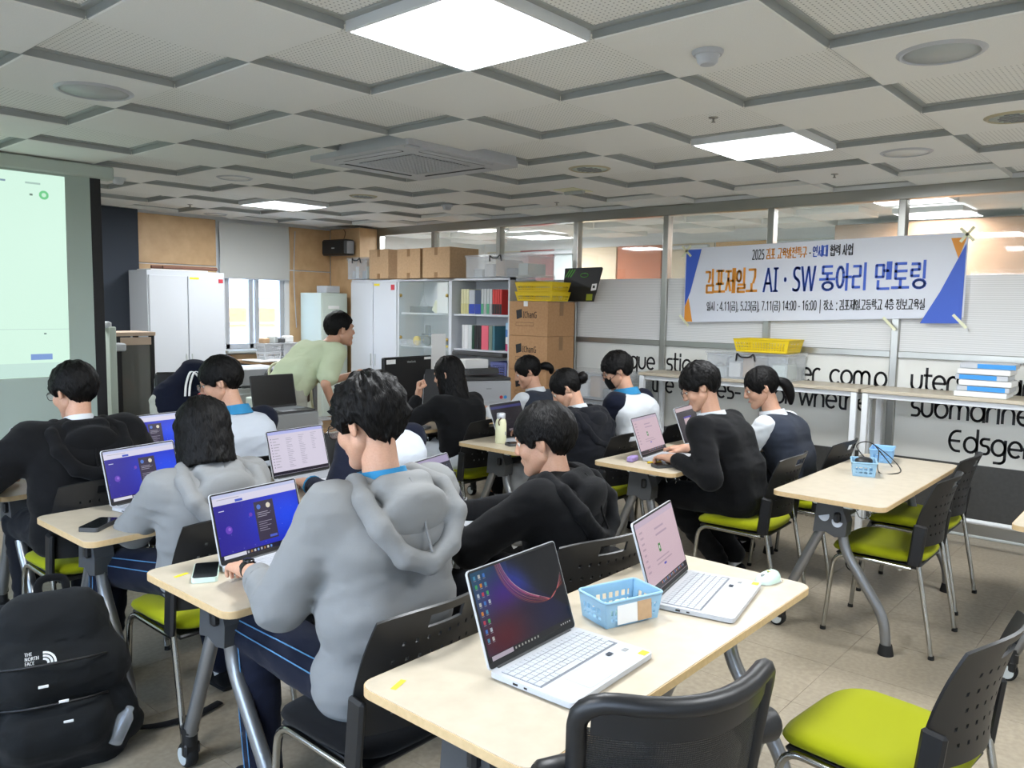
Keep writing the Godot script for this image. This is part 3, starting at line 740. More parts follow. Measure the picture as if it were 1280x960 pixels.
func banner():
	var t := thing("banner", "white event banner with blue and orange Korean lettering taped to the glass", "banner", Vector3(6.405, 1.83, -2.445), -PI / 2)
	var wave := func(u, v): return Vector3(-1.11 + 2.22 * u, 0.325 - 0.01 * u - (0.65 - 0.05 * u) * v + 0.05 * (u - 0.5), 0.006 * sin(u * 9.0 + v) * v)
	part("banner_cloth", sheet(func(u, v): return wave.call(u, v) * Vector3(1, 1, 0.3), 24, 6, 0.0015, func(_i, _j): return true), mat("banner_white", Color(0.83, 0.845, 0.88), 0.55), t)
	mat("print_blue", Color(0.22, 0.36, 0.75), 0.55)
	mat("print_orange", Color(0.86, 0.56, 0.17), 0.55)
	var slope := 0.021
	var xf := Transform3D(Basis(Vector3(1, slope, 0), Vector3(0, 1, 0), Vector3(0, 0, 1)), Vector3(0, 0, 0.0045))
	for f in [["print_blue", [[-1.1, -0.185], [-1.1, 0.31], [-0.955, 0.31], [-1.05, -0.06]]], ["print_orange", [[-1.1, -0.32], [-1.1, -0.19], [-1.065, -0.11], [-1.02, -0.32]]], ["print_orange", [[1.0, 0.28], [1.1, 0.28], [1.055, 0.135]]], ["print_blue", [[0.83, -0.325], [1.1, -0.325], [1.1, 0.24], [0.95, -0.1]]]]:
		var s := S()
		var p := PackedVector2Array()
		for v in f[1]: p.append(Vector2(v[0], v[1]))
		prism(s, p, 0.0006, xf)
		part("corner_print", s, f[0], t)
	var put := func(segs, y, h, x0, x1, w):
		var total := 0.0
		for g in segs: total += natural(g[0]) * h
		var x: float = x0
		for g in segs: x = write(t, g[1], g[0], x, y, h, (x1 - x0) / total, xf, w)
	put.call([["2025 ", "ink"], ["김포 교육발전특구", "print_orange"], [" - ", "ink"], ["연세대", "print_blue"], [" 협력 사업", "ink"]], 0.195, 0.085, -0.49, 0.33, 0.095)
	put.call([["김포제일고", "print_orange"]], -0.075, 0.2, -0.91, -0.43, 0.1)
	put.call([["AI · SW", "print_blue"]], -0.075, 0.2, -0.385, 0.05, 0.1)
	put.call([["동아리 멘토링", "print_blue"]], -0.075, 0.2, 0.085, 0.87, 0.1)
	put.call([["일시 : 4.11(금), 5.23(금), 7.11(금) 14:00 - 16:00 | 장소 : 김포제일고등학교 4층 정보교육실", "ink"]], -0.225, 0.078, -0.885, 0.86, 0.09)
	for k in [[-1.1, 0.3], [1.1, 0.3], [-1.1, -0.31], [1.09, -0.31], [0.62, -0.33]]:
		for a in ([0.9, -0.8] if k[1] > 0 else [-0.8]):
			part("tape", bx(Vector3(k[0], k[1] + k[0] * slope, 0.006), Vector3(0.13, 0.02, 0.001), 0.0, Basis(Vector3(0, 0, 1), a)), "cream_bottle", t)

func corridor():
	var c := struct("wall_corridor", "corridor wall with cream, red and orange panels beyond the glass")
	part("backing", bx(Vector3(9.4, 1.26, -3), Vector3(0.2, 2.7, 12)), "white_metal", c)
	for k in [[-8.6, -7.95, Color(0.84, 0.8, 0.7)], [-7.93, -7.3, Color(0.62, 0.2, 0.2)], [-7.28, -6.95, Color(0.72, 0.75, 0.75)], [-6.93, -6.2, Color(0.86, 0.78, 0.66)], [-6.18, -5.5, Color(0.72, 0.4, 0.22)], [-5.48, -4.75, Color(0.84, 0.77, 0.66)], [-4.73, -4.05, Color(0.75, 0.55, 0.2)], [-4.03, -3.15, Color(0.78, 0.76, 0.7)]]:
		part("door_panel", bx(Vector3(9.28, 1.22, (k[0] + k[1]) / 2), Vector3(0.04, 2.42, k[1] - k[0]), 0.006), mat("panel_%d" % int(-k[0] * 100), k[2], 0.6), c)
	part("brown_panel", bx(Vector3(9.0, 1.26, -0.5), Vector3(0.5, 2.5, 5.2), 0.01), "brown_wall", c)
	for k in [[-8.5, -6.9], [-5.4, -4.8], [-4.0, -3.2]]:
		part("blind_rail", bx(Vector3(9.22, 2.38, (k[0] + k[1]) / 2), Vector3(0.06, 0.05, k[1] - k[0]), 0.01), "white_plastic", c)
	slab("floor_corridor", "grey corridor floor", Vector3(8.05, -0.05, -3), Vector3(2.95, 0.1, 12), "light_grey")
	slab("wall_corridor_end", "corridor end wall", Vector3(8.05, 1.26, -8.8), Vector3(2.95, 2.7, 0.2), "white_metal")
	slab("wall_corridor_front", "corridor wall behind the viewer", Vector3(8.05, 1.26, 2.8), Vector3(2.95, 2.7, 0.2), "white_metal")
	var ce := struct("ceiling_corridor", "white panel ceiling of the corridor")
	part("deck", bx(Vector3(8.0, CEIL + 0.1, -3), Vector3(2.9, 0.08, 12)), "holed_tile", ce)
	var low := commit(bx(Vector3(0, 0.03, 0), Vector3(0.59, 0.06, 0.59), 0.004))
	for i in 5:
		for j in 16:
			if (i + j) % 2: continue
			var p := Vector3(6.9 + 0.6 * i, CEIL, -0.45 - 0.6 * j + 1.2)
			if p.x < 8.9 and (abs(p.z + 2.0) > 0.6 and abs(p.z + 6.9) > 0.6): part("low_panel", low, "plain_tile", ce).position = p

# ---------------------------------------------------------------- furniture
const TL := 1.42
const TD := 0.53
func make_table(label: String, at: Vector3) -> Node3D:
	var t := thing("flip_table", label, "table", at, 0.0, "two-seat flip tables in rows")
	var lie := Transform3D(Basis(Vector3.RIGHT, PI / 2), Vector3(0, 0.709, 0))
	var top := part("tabletop", pz(rrect(TL - 0.006, TD - 0.006, 0.042, 6), 0.024, lie, true), "laminate", t)
	var eb := S(); prism(eb, rrect(TL, TD, 0.045, 6), 0.021, lie, false, true)
	for sy in [-0.0105, 0.0105]:
		var o := rrect(TL, TD, 0.045, 6)
		var i := rrect(TL - 0.006, TD - 0.006, 0.042, 6)
		for k in o.size():
			var l := (k + 1) % o.size()
			quad(eb, Vector3(o[k].x, 0.709 + sy, o[k].y), Vector3(o[l].x, 0.709 + sy, o[l].y), Vector3(i[l].x, 0.709 + sy, i[l].y), Vector3(i[k].x, 0.709 + sy, i[k].y), Vector3(0, sy, 0))
	part("edge_band", eb, "edge_wood", top)
	part("under_beam", pz(PackedVector2Array([Vector2(-0.13, 0.697), Vector2(0.13, 0.697), Vector2(0.09, 0.665), Vector2(-0.09, 0.665)]), TL - 0.22, Transform3D(Basis(Vector3.UP, PI / 2), Vector3.ZERO)), "light_grey", t)
	part("cross_tube", tb([Vector3(-0.57, 0.6, 0), Vector3(0.57, 0.6, 0)], 0.022, 10), "charcoal", t)
	for k in 7:
		var x := -0.42 + 0.14 * k
		part("cable_hook", tb(bend([Vector3(x, 0.67, 0.1), Vector3(x, 0.6, 0.13), Vector3(x, 0.58, 0.07), Vector3(x, 0.63, 0.05)], 0.03, 3), 0.003, 5), "chrome", t)
	for s in [-1.0, 1.0]:
		var x: float = s * 0.575
		var hub := part("hinge_housing", pz(PackedVector2Array([Vector2(-0.085, 0.53), Vector2(-0.07, 0.69), Vector2(0.04, 0.695), Vector2(0.075, 0.6), Vector2(0.07, 0.53), Vector2(0.02, 0.52), Vector2(-0.03, 0.54)]), 0.075, Transform3D(Basis(Vector3.UP, PI / 2).scaled(Vector3(1, 1, 1)), Vector3(x, 0, 0)).rotated_local(Vector3.UP, PI)), "charcoal", t)
		part("release_lever", bx(Vector3(x + s * 0.045, 0.62, 0.03), Vector3(0.03, 0.05, 0.03), 0.008), "dark_plastic", hub)
		part("front_leg", tb(bend([Vector3(x, 0.56, 0.045), Vector3(x, 0.47, 0.05), Vector3(x, 0.17, 0.255), Vector3(x, 0.035, 0.27)], 0.07), 0.024, 12), "leg_metal", t)
		part("foot_glide", lt([[0, 0], [0.036, 0], [0.034, 0.012], [0.028, 0.045], [0.026, 0.05]], 16, Transform3D(Basis(), Vector3(x, 0, 0.27))), "rubber", t)
		part("rear_leg", tb([Vector3(x, 0.56, -0.05), Vector3(x, 0.13, -0.235)], 0.024, 12), "leg_metal", t)
		var cs := part("caster", lt([[0.026, 0.085], [0.026, 0.13], [0.03, 0.13], [0.03, 0.15], [0.0, 0.15]], 14, Transform3D(Basis(), Vector3(x, 0, -0.24))), "dark_plastic", t)
		part("wheel", lt([[0, -0.02], [0.02, -0.02], [0.036, -0.02], [0.042, -0.014], [0.042, 0.014], [0.036, 0.02], [0.0, 0.02]], 22, Transform3D(Basis(Vector3(0, 0, 1), PI / 2), Vector3(x, 0.042, -0.255))), "rubber", cs)
		for e in [-1.0, 1.0]: part("wheel_cap", lt([[0, -0.0015], [0.028, -0.0015], [0.03, 0.0015], [0, 0.0015]], 20, Transform3D(Basis(Vector3(0, 0, 1), PI / 2), Vector3(x + e * 0.0215, 0.042, -0.255))), "light_grey", cs)
		part("caster_fork", bx(Vector3(x, 0.07, -0.235), Vector3(0.058, 0.05, 0.03), 0.008), "dark_plastic", cs)
	return t
func make_chair(label: String, at: Vector3, turn := 0.0) -> Node3D:
	var t := thing("stacking_chair", label, "chair", at, turn, "chairs with green seats and black perforated backs")
	# cushion: a rounded slab with a waterfall front
	part("seat", cushion(0.45, 0.44, 0.055), "seat_green", t).position = Vector3(0, 0.435, 0.0)
	part("seat_pan", bx(Vector3(0, 0.405, 0.01), Vector3(0.39, 0.016, 0.38), 0.006), "dark_plastic", t)
	var f := func(u, v):
		var x: float = (u - 0.5) * lerp(0.45, 0.40, v * v)
		return Vector3(x, 0.505 + 0.335 * v - 0.02 * pow(abs(u - 0.5) * 2, 3) * v, 0.235 + 0.065 * v * v + 0.01 - 0.075 * pow((u - 0.5) * 2, 2) * (1.0 - 0.25 * v))
	var holes := func(i, j):
		if j >= 23 and j <= 25 and i >= 17 and i <= 30: return false
		if j >= 4 and j <= 20 and (j - 4) % 4 == 0:
			var o := 2 if ((j - 4) / 4) % 2 == 0 else 0
			if i >= 8 and i <= 39 and (i + o) % 4 == 0: return false
		return true
	part("backrest", sheet(f, 48, 28, 0.008, holes), "dark_plastic", t)
	for sg in [-1.0, 1.0]:
		part("back_bracket", bx(Vector3(sg * 0.222, 0.52, 0.195), Vector3(0.022, 0.2, 0.06), 0.008, Basis(Vector3.RIGHT, 0.1)), "dark_plastic", t)
		part("front_leg", tb(bend([Vector3(sg * 0.205, 0.0, -0.22), Vector3(sg * 0.2, 0.405, -0.185), Vector3(sg * 0.2, 0.4, 0.17)], 0.07), 0.0115, 10), "chrome", t)
		part("rear_leg", tb(bend([Vector3(sg * 0.225, 0.0, 0.285), Vector3(sg * 0.222, 0.12, 0.265), Vector3(sg * 0.218, 0.5, 0.19)], 0.06), 0.0115, 10), "chrome", t)
		for z in [-0.22, 0.285]: part("leg_tip", lt([[0, 0], [0.014, 0], [0.013, 0.018], [0, 0.018]], 10, Transform3D(Basis(), Vector3(sg * (0.205 if z < 0 else 0.225), 0, z))), "rubber", t)
	part("cross_bar", tb([Vector3(-0.2, 0.39, 0.12), Vector3(0.2, 0.39, 0.12)], 0.0115, 8), "chrome", t)
	return t
func cushion(w: float, d: float, h: float) -> SurfaceTool:
	# rounded pad, lower towards its front edge
	var s := S()
	s.set_smooth_group(0)
	var n := 28
	var prof := [[0.0, 0.5], [0.6, 0.5], [0.86, 0.44], [0.97, 0.2], [1.0, -0.05], [0.97, -0.3], [0.9, -0.45], [0.0, -0.45]]
	var at := func(r: float, y: float, k: int):
		var a := TAU * k / n
		var c := cos(a)
		var sn := sin(a)
		var e := 2.0 / 4.2
		var x: float = sign(c) * pow(abs(c), e) * w * 0.5 * r
		var z: float = sign(sn) * pow(abs(sn), e) * d * 0.5 * r
		x *= 1.0 - 0.06 * (z / d + 0.5)
		var drop: float = 0.022 * pow(clamp(-z / (d * 0.5) - 0.35, 0.0, 1.0) / 0.65, 2)
		return Vector3(x, y * h + 0.01 - drop - 0.008 * (1.0 - r * r) + 0.006 * pow(x / w * 2, 2), z)
	for i in prof.size() - 1:
		for k in n:
			var a: Vector3 = at.call(prof[i][0], prof[i][1], k)
			var b: Vector3 = at.call(prof[i][0], prof[i][1], (k + 1) % n)
			var c: Vector3 = at.call(prof[i + 1][0], prof[i + 1][1], (k + 1) % n)
			var e: Vector3 = at.call(prof[i + 1][0], prof[i + 1][1], k)
			var nn := (c - a).cross(e - b)
			var out := Vector3((a.x + c.x), 0, (a.z + c.z)) * 0.5
			out.y = 0.5 if prof[i + 1][1] > 0.3 else (-0.5 if prof[i][1] < -0.4 else 0.0)
			quad(s, a, b, c, e, nn if nn.dot(out) > 0 else -nn)
	return s
const SEATS := [
	["stacking_chair", "chair under the boy in grey hoodie at the second table", 1.42, -1.74, 0.0],
	["", "chair under the boy in black hoodie, its handle slot showing", 2.28, -1.74, -0.25],
	["", "chair under the pupil in grey hoodie with bobbed hair", 1.5, -2.88, 0.0],
	["", "chair under the pupil hidden behind the boy in grey hoodie", 2.43, -2.88, 0.0],
	["", "chair under the pupil in black hoodie by the projection screen", 1.43, -3.8, 0.0],
	["", "chair under the boy in white and blue jacket by the screen", 2.19, -3.8, 0.0],
	["", "chair under the boy in black sweater with white collar", 4.2, -1.9, 0.05],
	["", "chair under the girl in navy vest nearest the banner", 4.9, -1.86, 0.0],
	["", "chair under the girl with a hair bun", 4.2, -2.93, 0.0],
	["", "chair under the boy with a black mask", 4.85, -2.93, 0.0],
	["", "chair under the girl with long loose hair", 4.0, -3.92, 0.0],
	["", "chair under the girl in navy vest before the cardboard boxes", 4.88, -3.92, 0.0],
	["", "empty chair pushed under the empty table, nearer the viewer", 4.21, -1.15, 0.0],
	["", "empty chair pushed under the empty table, nearer the glass", 4.91, -1.2, 0.0],
	["", "empty chair with bright green seat in the right foreground", 2.26, -0.60, -0.1]]
func furniture():
	var tb0 := make_table("empty wooden-edged table in the foreground with two laptops", Vector3(1.825, 0, -1.17))
	copy(tb0, "flip_table", "table of the boy in grey hoodie", Vector3(1.84, 0, -2.3))
	copy(tb0, "flip_table", "table of the pupil with bobbed hair", Vector3(1.84, 0, -3.27))
	copy(tb0, "flip_table", "table of the two pupils closest to the projection screen", Vector3(1.85, 0, -4.24))
	var te := copy(tb0, "flip_table", "table with two blue baskets and nobody sitting at it", Vector3(4.475, 0, -1.31))
	copy(tb0, "flip_table", "table of the boy in black sweater", Vector3(4.455, 0, -2.37))
	copy(tb0, "flip_table", "table with a cream bottle standing on its corner", Vector3(4.34, 0, -3.36))
	copy(tb0, "flip_table", "table of the girl with long loose hair", Vector3(4.25, 0, -4.37))
	copy(tb0, "flip_table", "table cut off by the right edge of the picture", Vector3(4.57, 0, -0.31))
	# paper eyes stuck on the empty table's hinge
	for e in [[-0.035, 0.62, 0.3], [0.03, 0.6, -0.2]]:
		var p := PackedVector2Array()
		for k in 11:
			var a := PI + PI * k / 10
			p.append(Vector2(cos(a) * 0.026, sin(a) * 0.03))
		part("paper_eye", pz(p, 0.002, Transform3D(Basis(Vector3.UP, -PI / 2) * Basis(Vector3(0, 0, 1), e[2]), Vector3(-0.615, e[1], e[0]))), "pale_blue_cloth", te, "half-round paper eye stuck on the hinge")
	var ch := make_chair(SEATS[0][1], Vector3(SEATS[0][2], 0, SEATS[0][3]), SEATS[0][4])
	for k in range(1, SEATS.size()): copy(ch, "stacking_chair", SEATS[k][1], Vector3(SEATS[k][2], 0, SEATS[k][3]), SEATS[k][4])
	ch.get_node("seat").material_override = M.black_cloth
	ch.set_meta("label", "black-seated chair under the boy in grey hoodie at the second table")
	mesh_chair()
	# high narrow desks along the glass
	for k in [[-2.83, "high narrow desk carrying the yellow basket"], [-1.02, "high narrow desk carrying the blue folders"]]:
		var t := thing("side_desk", k[1], "desk", Vector3(6.21, 0, k[0]), 0.0, "high narrow desks along the glass")
		var L := 1.86 if k[0] < -2 else 1.72
		var o := 0.0
		part("desktop", bx(Vector3(0, 1.03, o), Vector3(0.4, 0.026, L), 0.004), "laminate", t)
		part("apron", bx(Vector3(-0.16, 1.0, o), Vector3(0.02, 0.04, L - 0.1), 0.002), "white_metal", t)
		for sz in [-1.0, 1.0]:
			for x in [-0.175, 0.165]: part("leg", bx(Vector3(x, 0.507, o + sz * (L / 2 - 0.03)), Vector3(0.042, 1.014, 0.042), 0.003), "white_metal", t)
			part("side_rail", bx(Vector3(0, 0.98, o + sz * (L / 2 - 0.03)), Vector3(0.3, 0.04, 0.03), 0.002), "white_metal", t)
		part("foot_rail", tb([Vector3(-0.15, 0.2, -L / 2 + 0.05), Vector3(-0.15, 0.2, L / 2 - 0.05)], 0.017, 10), "white_metal", t)
	cabinets()
func mesh_chair():
	var t := thing("mesh_office_chair", "black mesh-backed office chair cut off by the bottom edge", "office chair", Vector3(1.365, 0, -0.825), -0.43)
	var f := func(u, v):
		var a: float = (u - 0.5) * 2.0
		return Vector3(a * lerp(0.2, 0.225, v), 0.49 + 0.415 * v + 0.012 * a * a * v, 0.17 + 0.05 * v - 0.1 * a * a)
	var rim := S()
	var ring := []
	var rr := rrect(0.97, 0.97, 0.13, 5)
	for k in rr.size():
		var e0 := rr[k]
		var e1 := rr[(k + 1) % rr.size()]
		var n := 8 if e0.distance_to(e1) > 0.2 else 1
		for q in n:
			var e := e0.lerp(e1, float(q) / n)
			ring.append(f.call(0.5 + e.x, 0.5 + e.y))
	tube(rim, ring, 0.02, 8, true)
	part("back_frame", rim, "dark_plastic", t)
	part("top_band", sheet(func(u, v): return f.call(0.06 + 0.88 * u, 0.83 + 0.155 * v), 20, 3, 0.014, func(_i, _j): return true), "dark_plastic", t)
	part("back_mesh", sheet(func(u, v): return f.call(0.04 + 0.92 * u, 0.05 + 0.8 * v), 24, 16, 0.002, func(_i, _j): return true), "mesh_weave", t)
	part("lumbar_pad", sheet(func(u, v): return f.call(0.3 + 0.4 * u, 0.2 + 0.3 * v) + Vector3(0, 0, 0.02), 10, 6, 0.012, func(_i, _j): return true), "dark_plastic", t)
	part("seat", cushion(0.48, 0.47, 0.07), "black_cloth", t).position = Vector3(0, 0.46, -0.1)
	for s in [-1.0, 1.0]:
		var ap := part("arm_joint", lt([[0, -0.04], [0.03, -0.04], [0.036, -0.03], [0.036, 0.03], [0.03, 0.04], [0, 0.04]], 18, Transform3D(Basis(Vector3(0, 0, 1), PI / 2), Vector3(s * 0.235, 0.74, 0.085))), "dark_plastic", t)
		part("arm_post", tb([Vector3(s * 0.245, 0.73, 0.08), Vector3(s * 0.26, 0.44, -0.02)], 0.018, 10), "leg_metal", ap)
	part("gas_column", tb([Vector3(0, 0.08, -0.1), Vector3(0, 0.42, -0.1)], 0.028, 12), "black", t)
	for k in 5:
		var a := TAU * k / 5 + 0.3
		var d := Vector3(cos(a), 0, sin(a))
		part("base_spoke", tb([Vector3(0, 0.1, -0.1), Vector3(0, 0.07, -0.1) + d * 0.28], [0.03, 0.018], 8), "dark_plastic", t)
		part("caster_wheel", lt([[0, -0.02], [0.022, -0.02], [0.026, -0.012], [0.026, 0.012], [0.022, 0.02], [0, 0.02]], 14, Transform3D(Basis(Vector3.UP, -a) * Basis(Vector3.RIGHT, PI / 2), Vector3(0, 0.0265, -0.1) + d * 0.28)), "rubber", t)

func hollow(s: SurfaceTool, c: Vector3, z: Vector3, th: float, open: Vector3):
	# five boards of an open box; the side towards open is missing
	for ax in 3:
		for sg in [-1.0, 1.0]:
			if open[ax] == sg: continue
			var p := Vector3.ZERO; p[ax] = sg * (z[ax] - th) / 2
			var q := z; q[ax] = th
			box(s, c + p, q, 0.001)
func cabinets():
	# white two-door cabinet by the window
	var w := thing("wardrobe_cabinet", "tall white two-door cabinet left of the window", "cabinet", Vector3(4.02, 0, -8.1), 0.0)
	part("body", bx(Vector3(0, 0.95, 0), Vector3(0.82, 1.9, 0.4), 0.003), "cabinet_white", w)
	for s in [-1.0, 1.0]:
		var d := part("door", bx(Vector3(s * 0.2, 1.27, 0.208), Vector3(0.39, 1.16, 0.016), 0.003), "cabinet_white", w)
		part("lower_door", bx(Vector3(s * 0.2, 0.36, 0.208), Vector3(0.39, 0.62, 0.016), 0.003), "charcoal", w)
		part("handle", bx(Vector3(s * 0.03, 1.0, 0.222), Vector3(0.012, 0.12, 0.012), 0.003), "light_grey", d)
	part("name_strip", bx(Vector3(0.07, 1.83, 0.218), Vector3(0.1, 0.02, 0.002)), "yellow_label", w)
	part("pink_label", bx(Vector3(0.36, 1.81, 0.218), Vector3(0.05, 0.04, 0.002)), "red_label", w)
	single("white_board_sheet", bx(Vector3(3.95, 1.906, -8.05), Vector3(0.6, 0.012, 0.3), 0.002), "paper", "flat white board lying on the cabinet by the window", "board")
	for k in [[3.82, 4.4, 1.932, -8.0, "brown wooden stick lying in front on the white cabinet"], [3.75, 4.41, 1.935, -8.1, "brown wooden stick lying behind on the white cabinet"]]:
		single("wooden_stick", tb([Vector3(k[0], k[2], k[3]), Vector3((k[0] + k[1]) / 2, k[2] + 0.004, k[3] + 0.02), Vector3(k[1], k[2] + 0.003, k[3])], [0.02, 0.016, 0.018], 10), mat("stick_brown", Color(0.47, 0.32, 0.26), 0.7), k[4], "stick")
	# the row of cabinets along the glass
	var X := 6.21
	var c1 := thing("steel_cabinet", "white steel cabinet with plain doors beside the bookshelf", "cabinet", Vector3(X, 0, -7.37), -PI / 2)
	part("body", bx(Vector3(0, 0.94, 0), Vector3(0.84, 1.88, 0.4), 0.003), "cabinet_white", c1)
	for s in [-1.0, 1.0]:
		var d := part("door", bx(Vector3(s * 0.208, 0.95, 0.208), Vector3(0.405, 1.8, 0.016), 0.003), "cabinet_white", c1)
		part("handle", bx(Vector3(s * 0.04, 0.95, 0.222), Vector3(0.012, 0.14, 0.012), 0.003), "light_grey", d)
	part("name_strip", bx(Vector3(0.07, 1.82, 0.218), Vector3(0.1, 0.025, 0.002)), "yellow_label", c1)
	part("pink_label", bx(Vector3(0.35, 1.79, 0.218), Vector3(0.06, 0.06, 0.002)), "red_label", c1)
	for k in 2:
		var c := thing("shelf_cabinet", ["white cabinet with clear glass doors and models inside", "open white shelf cabinet full of books"][k], "cabinet", Vector3(X, 0, -6.53 + 0.84 * k), -PI / 2)
		var s := S()
		hollow(s, Vector3(0, 0.94, 0), Vector3(0.84, 1.88, 0.4), 0.022, Vector3(0, 0, 1))
		part("body", s, "cabinet_white", c)
		for y in [1.5, 1.135, 0.78, 0.4]: part("shelf", bx(Vector3(0, y, -0.01), Vector3(0.79, 0.02, 0.36), 0.002), "cabinet_white", c)
		if k == 0:
			for sg in [-1.0, 1.0]:
				var d := part("glass_door", bx(Vector3(sg * 0.2, 1.1, 0.196), Vector3(0.395, 1.5, 0.006)), "cabinet_pane", c)
				for y in [1.7, 1.23]: part("hinge", lt([[0, -0.008], [0.018, -0.008], [0.018, 0.004], [0, 0.008]], 12, Transform3D(Basis(Vector3.RIGHT, PI / 2), Vector3(sg * 0.37, y, 0.203))), "gold", d)
	shelf_goods()
	boxes()
func book(i: int, at: Vector3, w: float, h: float, d: float, c: Color, label: String, band := Color(0, 0, 0, 0)):
	var t := thing("book", label, "book", at, -PI / 2, "books on the open shelf")
	part("cover", bx(Vector3(0, h / 2, -d / 2), Vector3(w, h, d), 0.002), mat("book_%d" % i, c, 0.55), t)
	part("page_block", bx(Vector3(0, h / 2 + 0.001, -d / 2 - 0.004), Vector3(w * 0.8, h - 0.001, d - 0.012)), "paper", t)
	if band.a > 0: part("spine_band", bx(Vector3(0, h * 0.22, 0.0003), Vector3(w * 0.98, h * 0.4, 0.002)), mat("book_band_%d" % i, band, 0.55), t)
func shelf_goods():
	var n := 0
	var z := -5.99
	# upper row: cream, grey and blue boxes, pale books with green feet, red books with black feet
	var up := []
	for k in 3: up.append([0.037, 0.26, Color(0.8, 0.79, 0.62), Color(0.74, 0.72, 0.5), "cream book, number %s from the shelf's left end" % ["one", "two", "three"][k]])
	for k in 2: up.append([0.085, 0.25, [Color(0.68, 0.7, 0.72), Color(0.25, 0.3, 0.38)][k], Color(0.15, 0.25, 0.62), ["wide grey and blue box file on the upper shelf", "wide slate and blue box file on the upper shelf"][k]])
	for k in 4: up.append([0.037, 0.26, Color(0.72, 0.74, 0.74), [Color(0.3, 0.6, 0.45), Color(0.62, 0.64, 0.64)][k % 2], "pale grey book, the %s of four on the upper shelf" % ["first", "second", "third", "fourth"][k]])
	for k in 4: up.append([0.031, 0.255, Color(0.8, 0.22, 0.2), Color(0.12, 0.11, 0.11), "red book with black foot, the %s of four" % ["first", "second", "third", "fourth"][k]])
	for b in up:
		book(n, Vector3(6.05, 1.51, z + b[0] / 2), b[0] - 0.002, b[1], 0.2, b[2], b[4], b[3]); n += 1
		z += b[0] + 0.002
	z = -5.98
	for b in [[0.03, Color(0.82, 0.82, 0.82), "thin white book at the left end of the middle shelf"], [0.055, Color(0.86, 0.86, 0.86), "thick white binder on the middle shelf"], [0.055, Color(0.78, 0.8, 0.8), "thick pale grey binder on the middle shelf"], [0.03, Color(0.1, 0.28, 0.2), "dark green book on the middle shelf"], [0.032, Color(0.1, 0.1, 0.11), "first black book on the middle shelf"], [0.032, Color(0.13, 0.13, 0.14), "second black book on the middle shelf"], [0.032, Color(0.1, 0.1, 0.11), "third black book on the middle shelf"], [0.1, Color(0.87, 0.38, 0.45), "wide pink book on the middle shelf"], [0.05, Color(0.45, 0.5, 0.45), "colourful picture book on the middle shelf"], [0.035, Color(0.25, 0.45, 0.5), "teal book leaning on the middle shelf"]]:
		book(n, Vector3(6.06, 1.145, z + b[0] / 2), b[0] - 0.002, 0.25, 0.2, b[1], b[2]); n += 1
		z += b[0] + 0.002
	var k3 := [Color(0.6, 0.75, 0.85), Color(0.3, 0.5, 0.75), Color(0.85, 0.85, 0.85), Color(0.75, 0.25, 0.45)]
	var lt_ := thing("leaflet_stand", "stack of blue, white and magenta packets at the shelf's right end", "packets", Vector3(6.06, 1.145, -5.34), -PI / 2)
	for k in 4: part("packet", bx(Vector3(0, 0.035 + 0.072 * (3 - k), -0.09), Vector3(0.07, 0.07, 0.16), 0.003), mat("packet_%d" % k, k3[k], 0.5), lt_)
	# glass cabinet
	var m1 := thing("model_box", "small navy box with a clear model on it behind glass", "model", Vector3(6.15, 1.51, -6.68), -PI / 2)
	part("plinth", bx(Vector3(0, 0.035, 0), Vector3(0.3, 0.07, 0.14), 0.004), "navy_board", m1)
	part("cone", lt([[0.07, 0.07], [0.03, 0.12], [0.012, 0.2], [0, 0.22]], 10), "clear_bin", m1)
	var m2 := thing("sample_case", "upright silver and blue display case behind glass", "case", Vector3(6.2, 1.51, -6.45), -PI / 2)
	part("shell", bx(Vector3(0, 0.15, 0), Vector3(0.15, 0.3, 0.08), 0.006), "silver_lid", m2)
	part("side_strip", bx(Vector3(0.08, 0.14, 0.02), Vector3(0.02, 0.26, 0.06), 0.004), mat("strip_blue", Color(0.25, 0.35, 0.5), 0.5), m2)
	single("white_box_file", bx(Vector3(6.12, 1.675, -6.24), Vector3(0.2, 0.33, 0.17), 0.004), "paper", "upright white carton at the right of the top glass shelf", "box")
	single("paper_fan", bx(Vector3(6.1, 1.575, -6.4), Vector3(0.05, 0.13, 0.1), 0.01, Basis(Vector3.RIGHT, 0.5)), "cream_bottle", "small cream paper model leaning in the glass cabinet", "model")
	var car := thing("robot_car", "small robot car with yellow wheels behind glass", "robot car", Vector3(6.12, 1.145, -6.58), -PI / 2)
	part("chassis", bx(Vector3(0, 0.09, 0), Vector3(0.22, 0.03, 0.12), 0.006), "charcoal", car)
	part("circuit_board", bx(Vector3(0.02, 0.125, 0), Vector3(0.14, 0.02, 0.09), 0.002), "navy_board", car)
	part("sensor_mast", bx(Vector3(0.01, 0.18, 0), Vector3(0.07, 0.1, 0.03), 0.004), "charcoal", car)
	for s in [-1.0, 1.0]:
		for e in [-1.0, 1.0]: part("wheel", lt([[0, -0.015], [0.05, -0.015], [0.055, 0], [0.05, 0.015], [0, 0.015]], 16, Transform3D(Basis(Vector3.RIGHT, PI / 2), Vector3(s * 0.085, 0.055, e * 0.075))), "yellow_plastic" if s < 0 else "charcoal", car)
	for k in 3: single("clear_part_box", bx(Vector3(6.05, 1.175, -6.85 + 0.12 * k), Vector3(0.1, 0.06, 0.1), 0.004), "clear_bin", "small clear parts box in front of the robot car, %s from the left" % ["first", "second", "third"][k], "parts box", "clear parts boxes")
	var tc := thing("tool_case", "dark tool case with a yellow base behind glass", "tool case", Vector3(6.1, 1.145, -6.26), -PI / 2)
	part("case_body", bx(Vector3(0, 0.06, 0), Vector3(0.2, 0.07, 0.16), 0.008), "charcoal", tc)
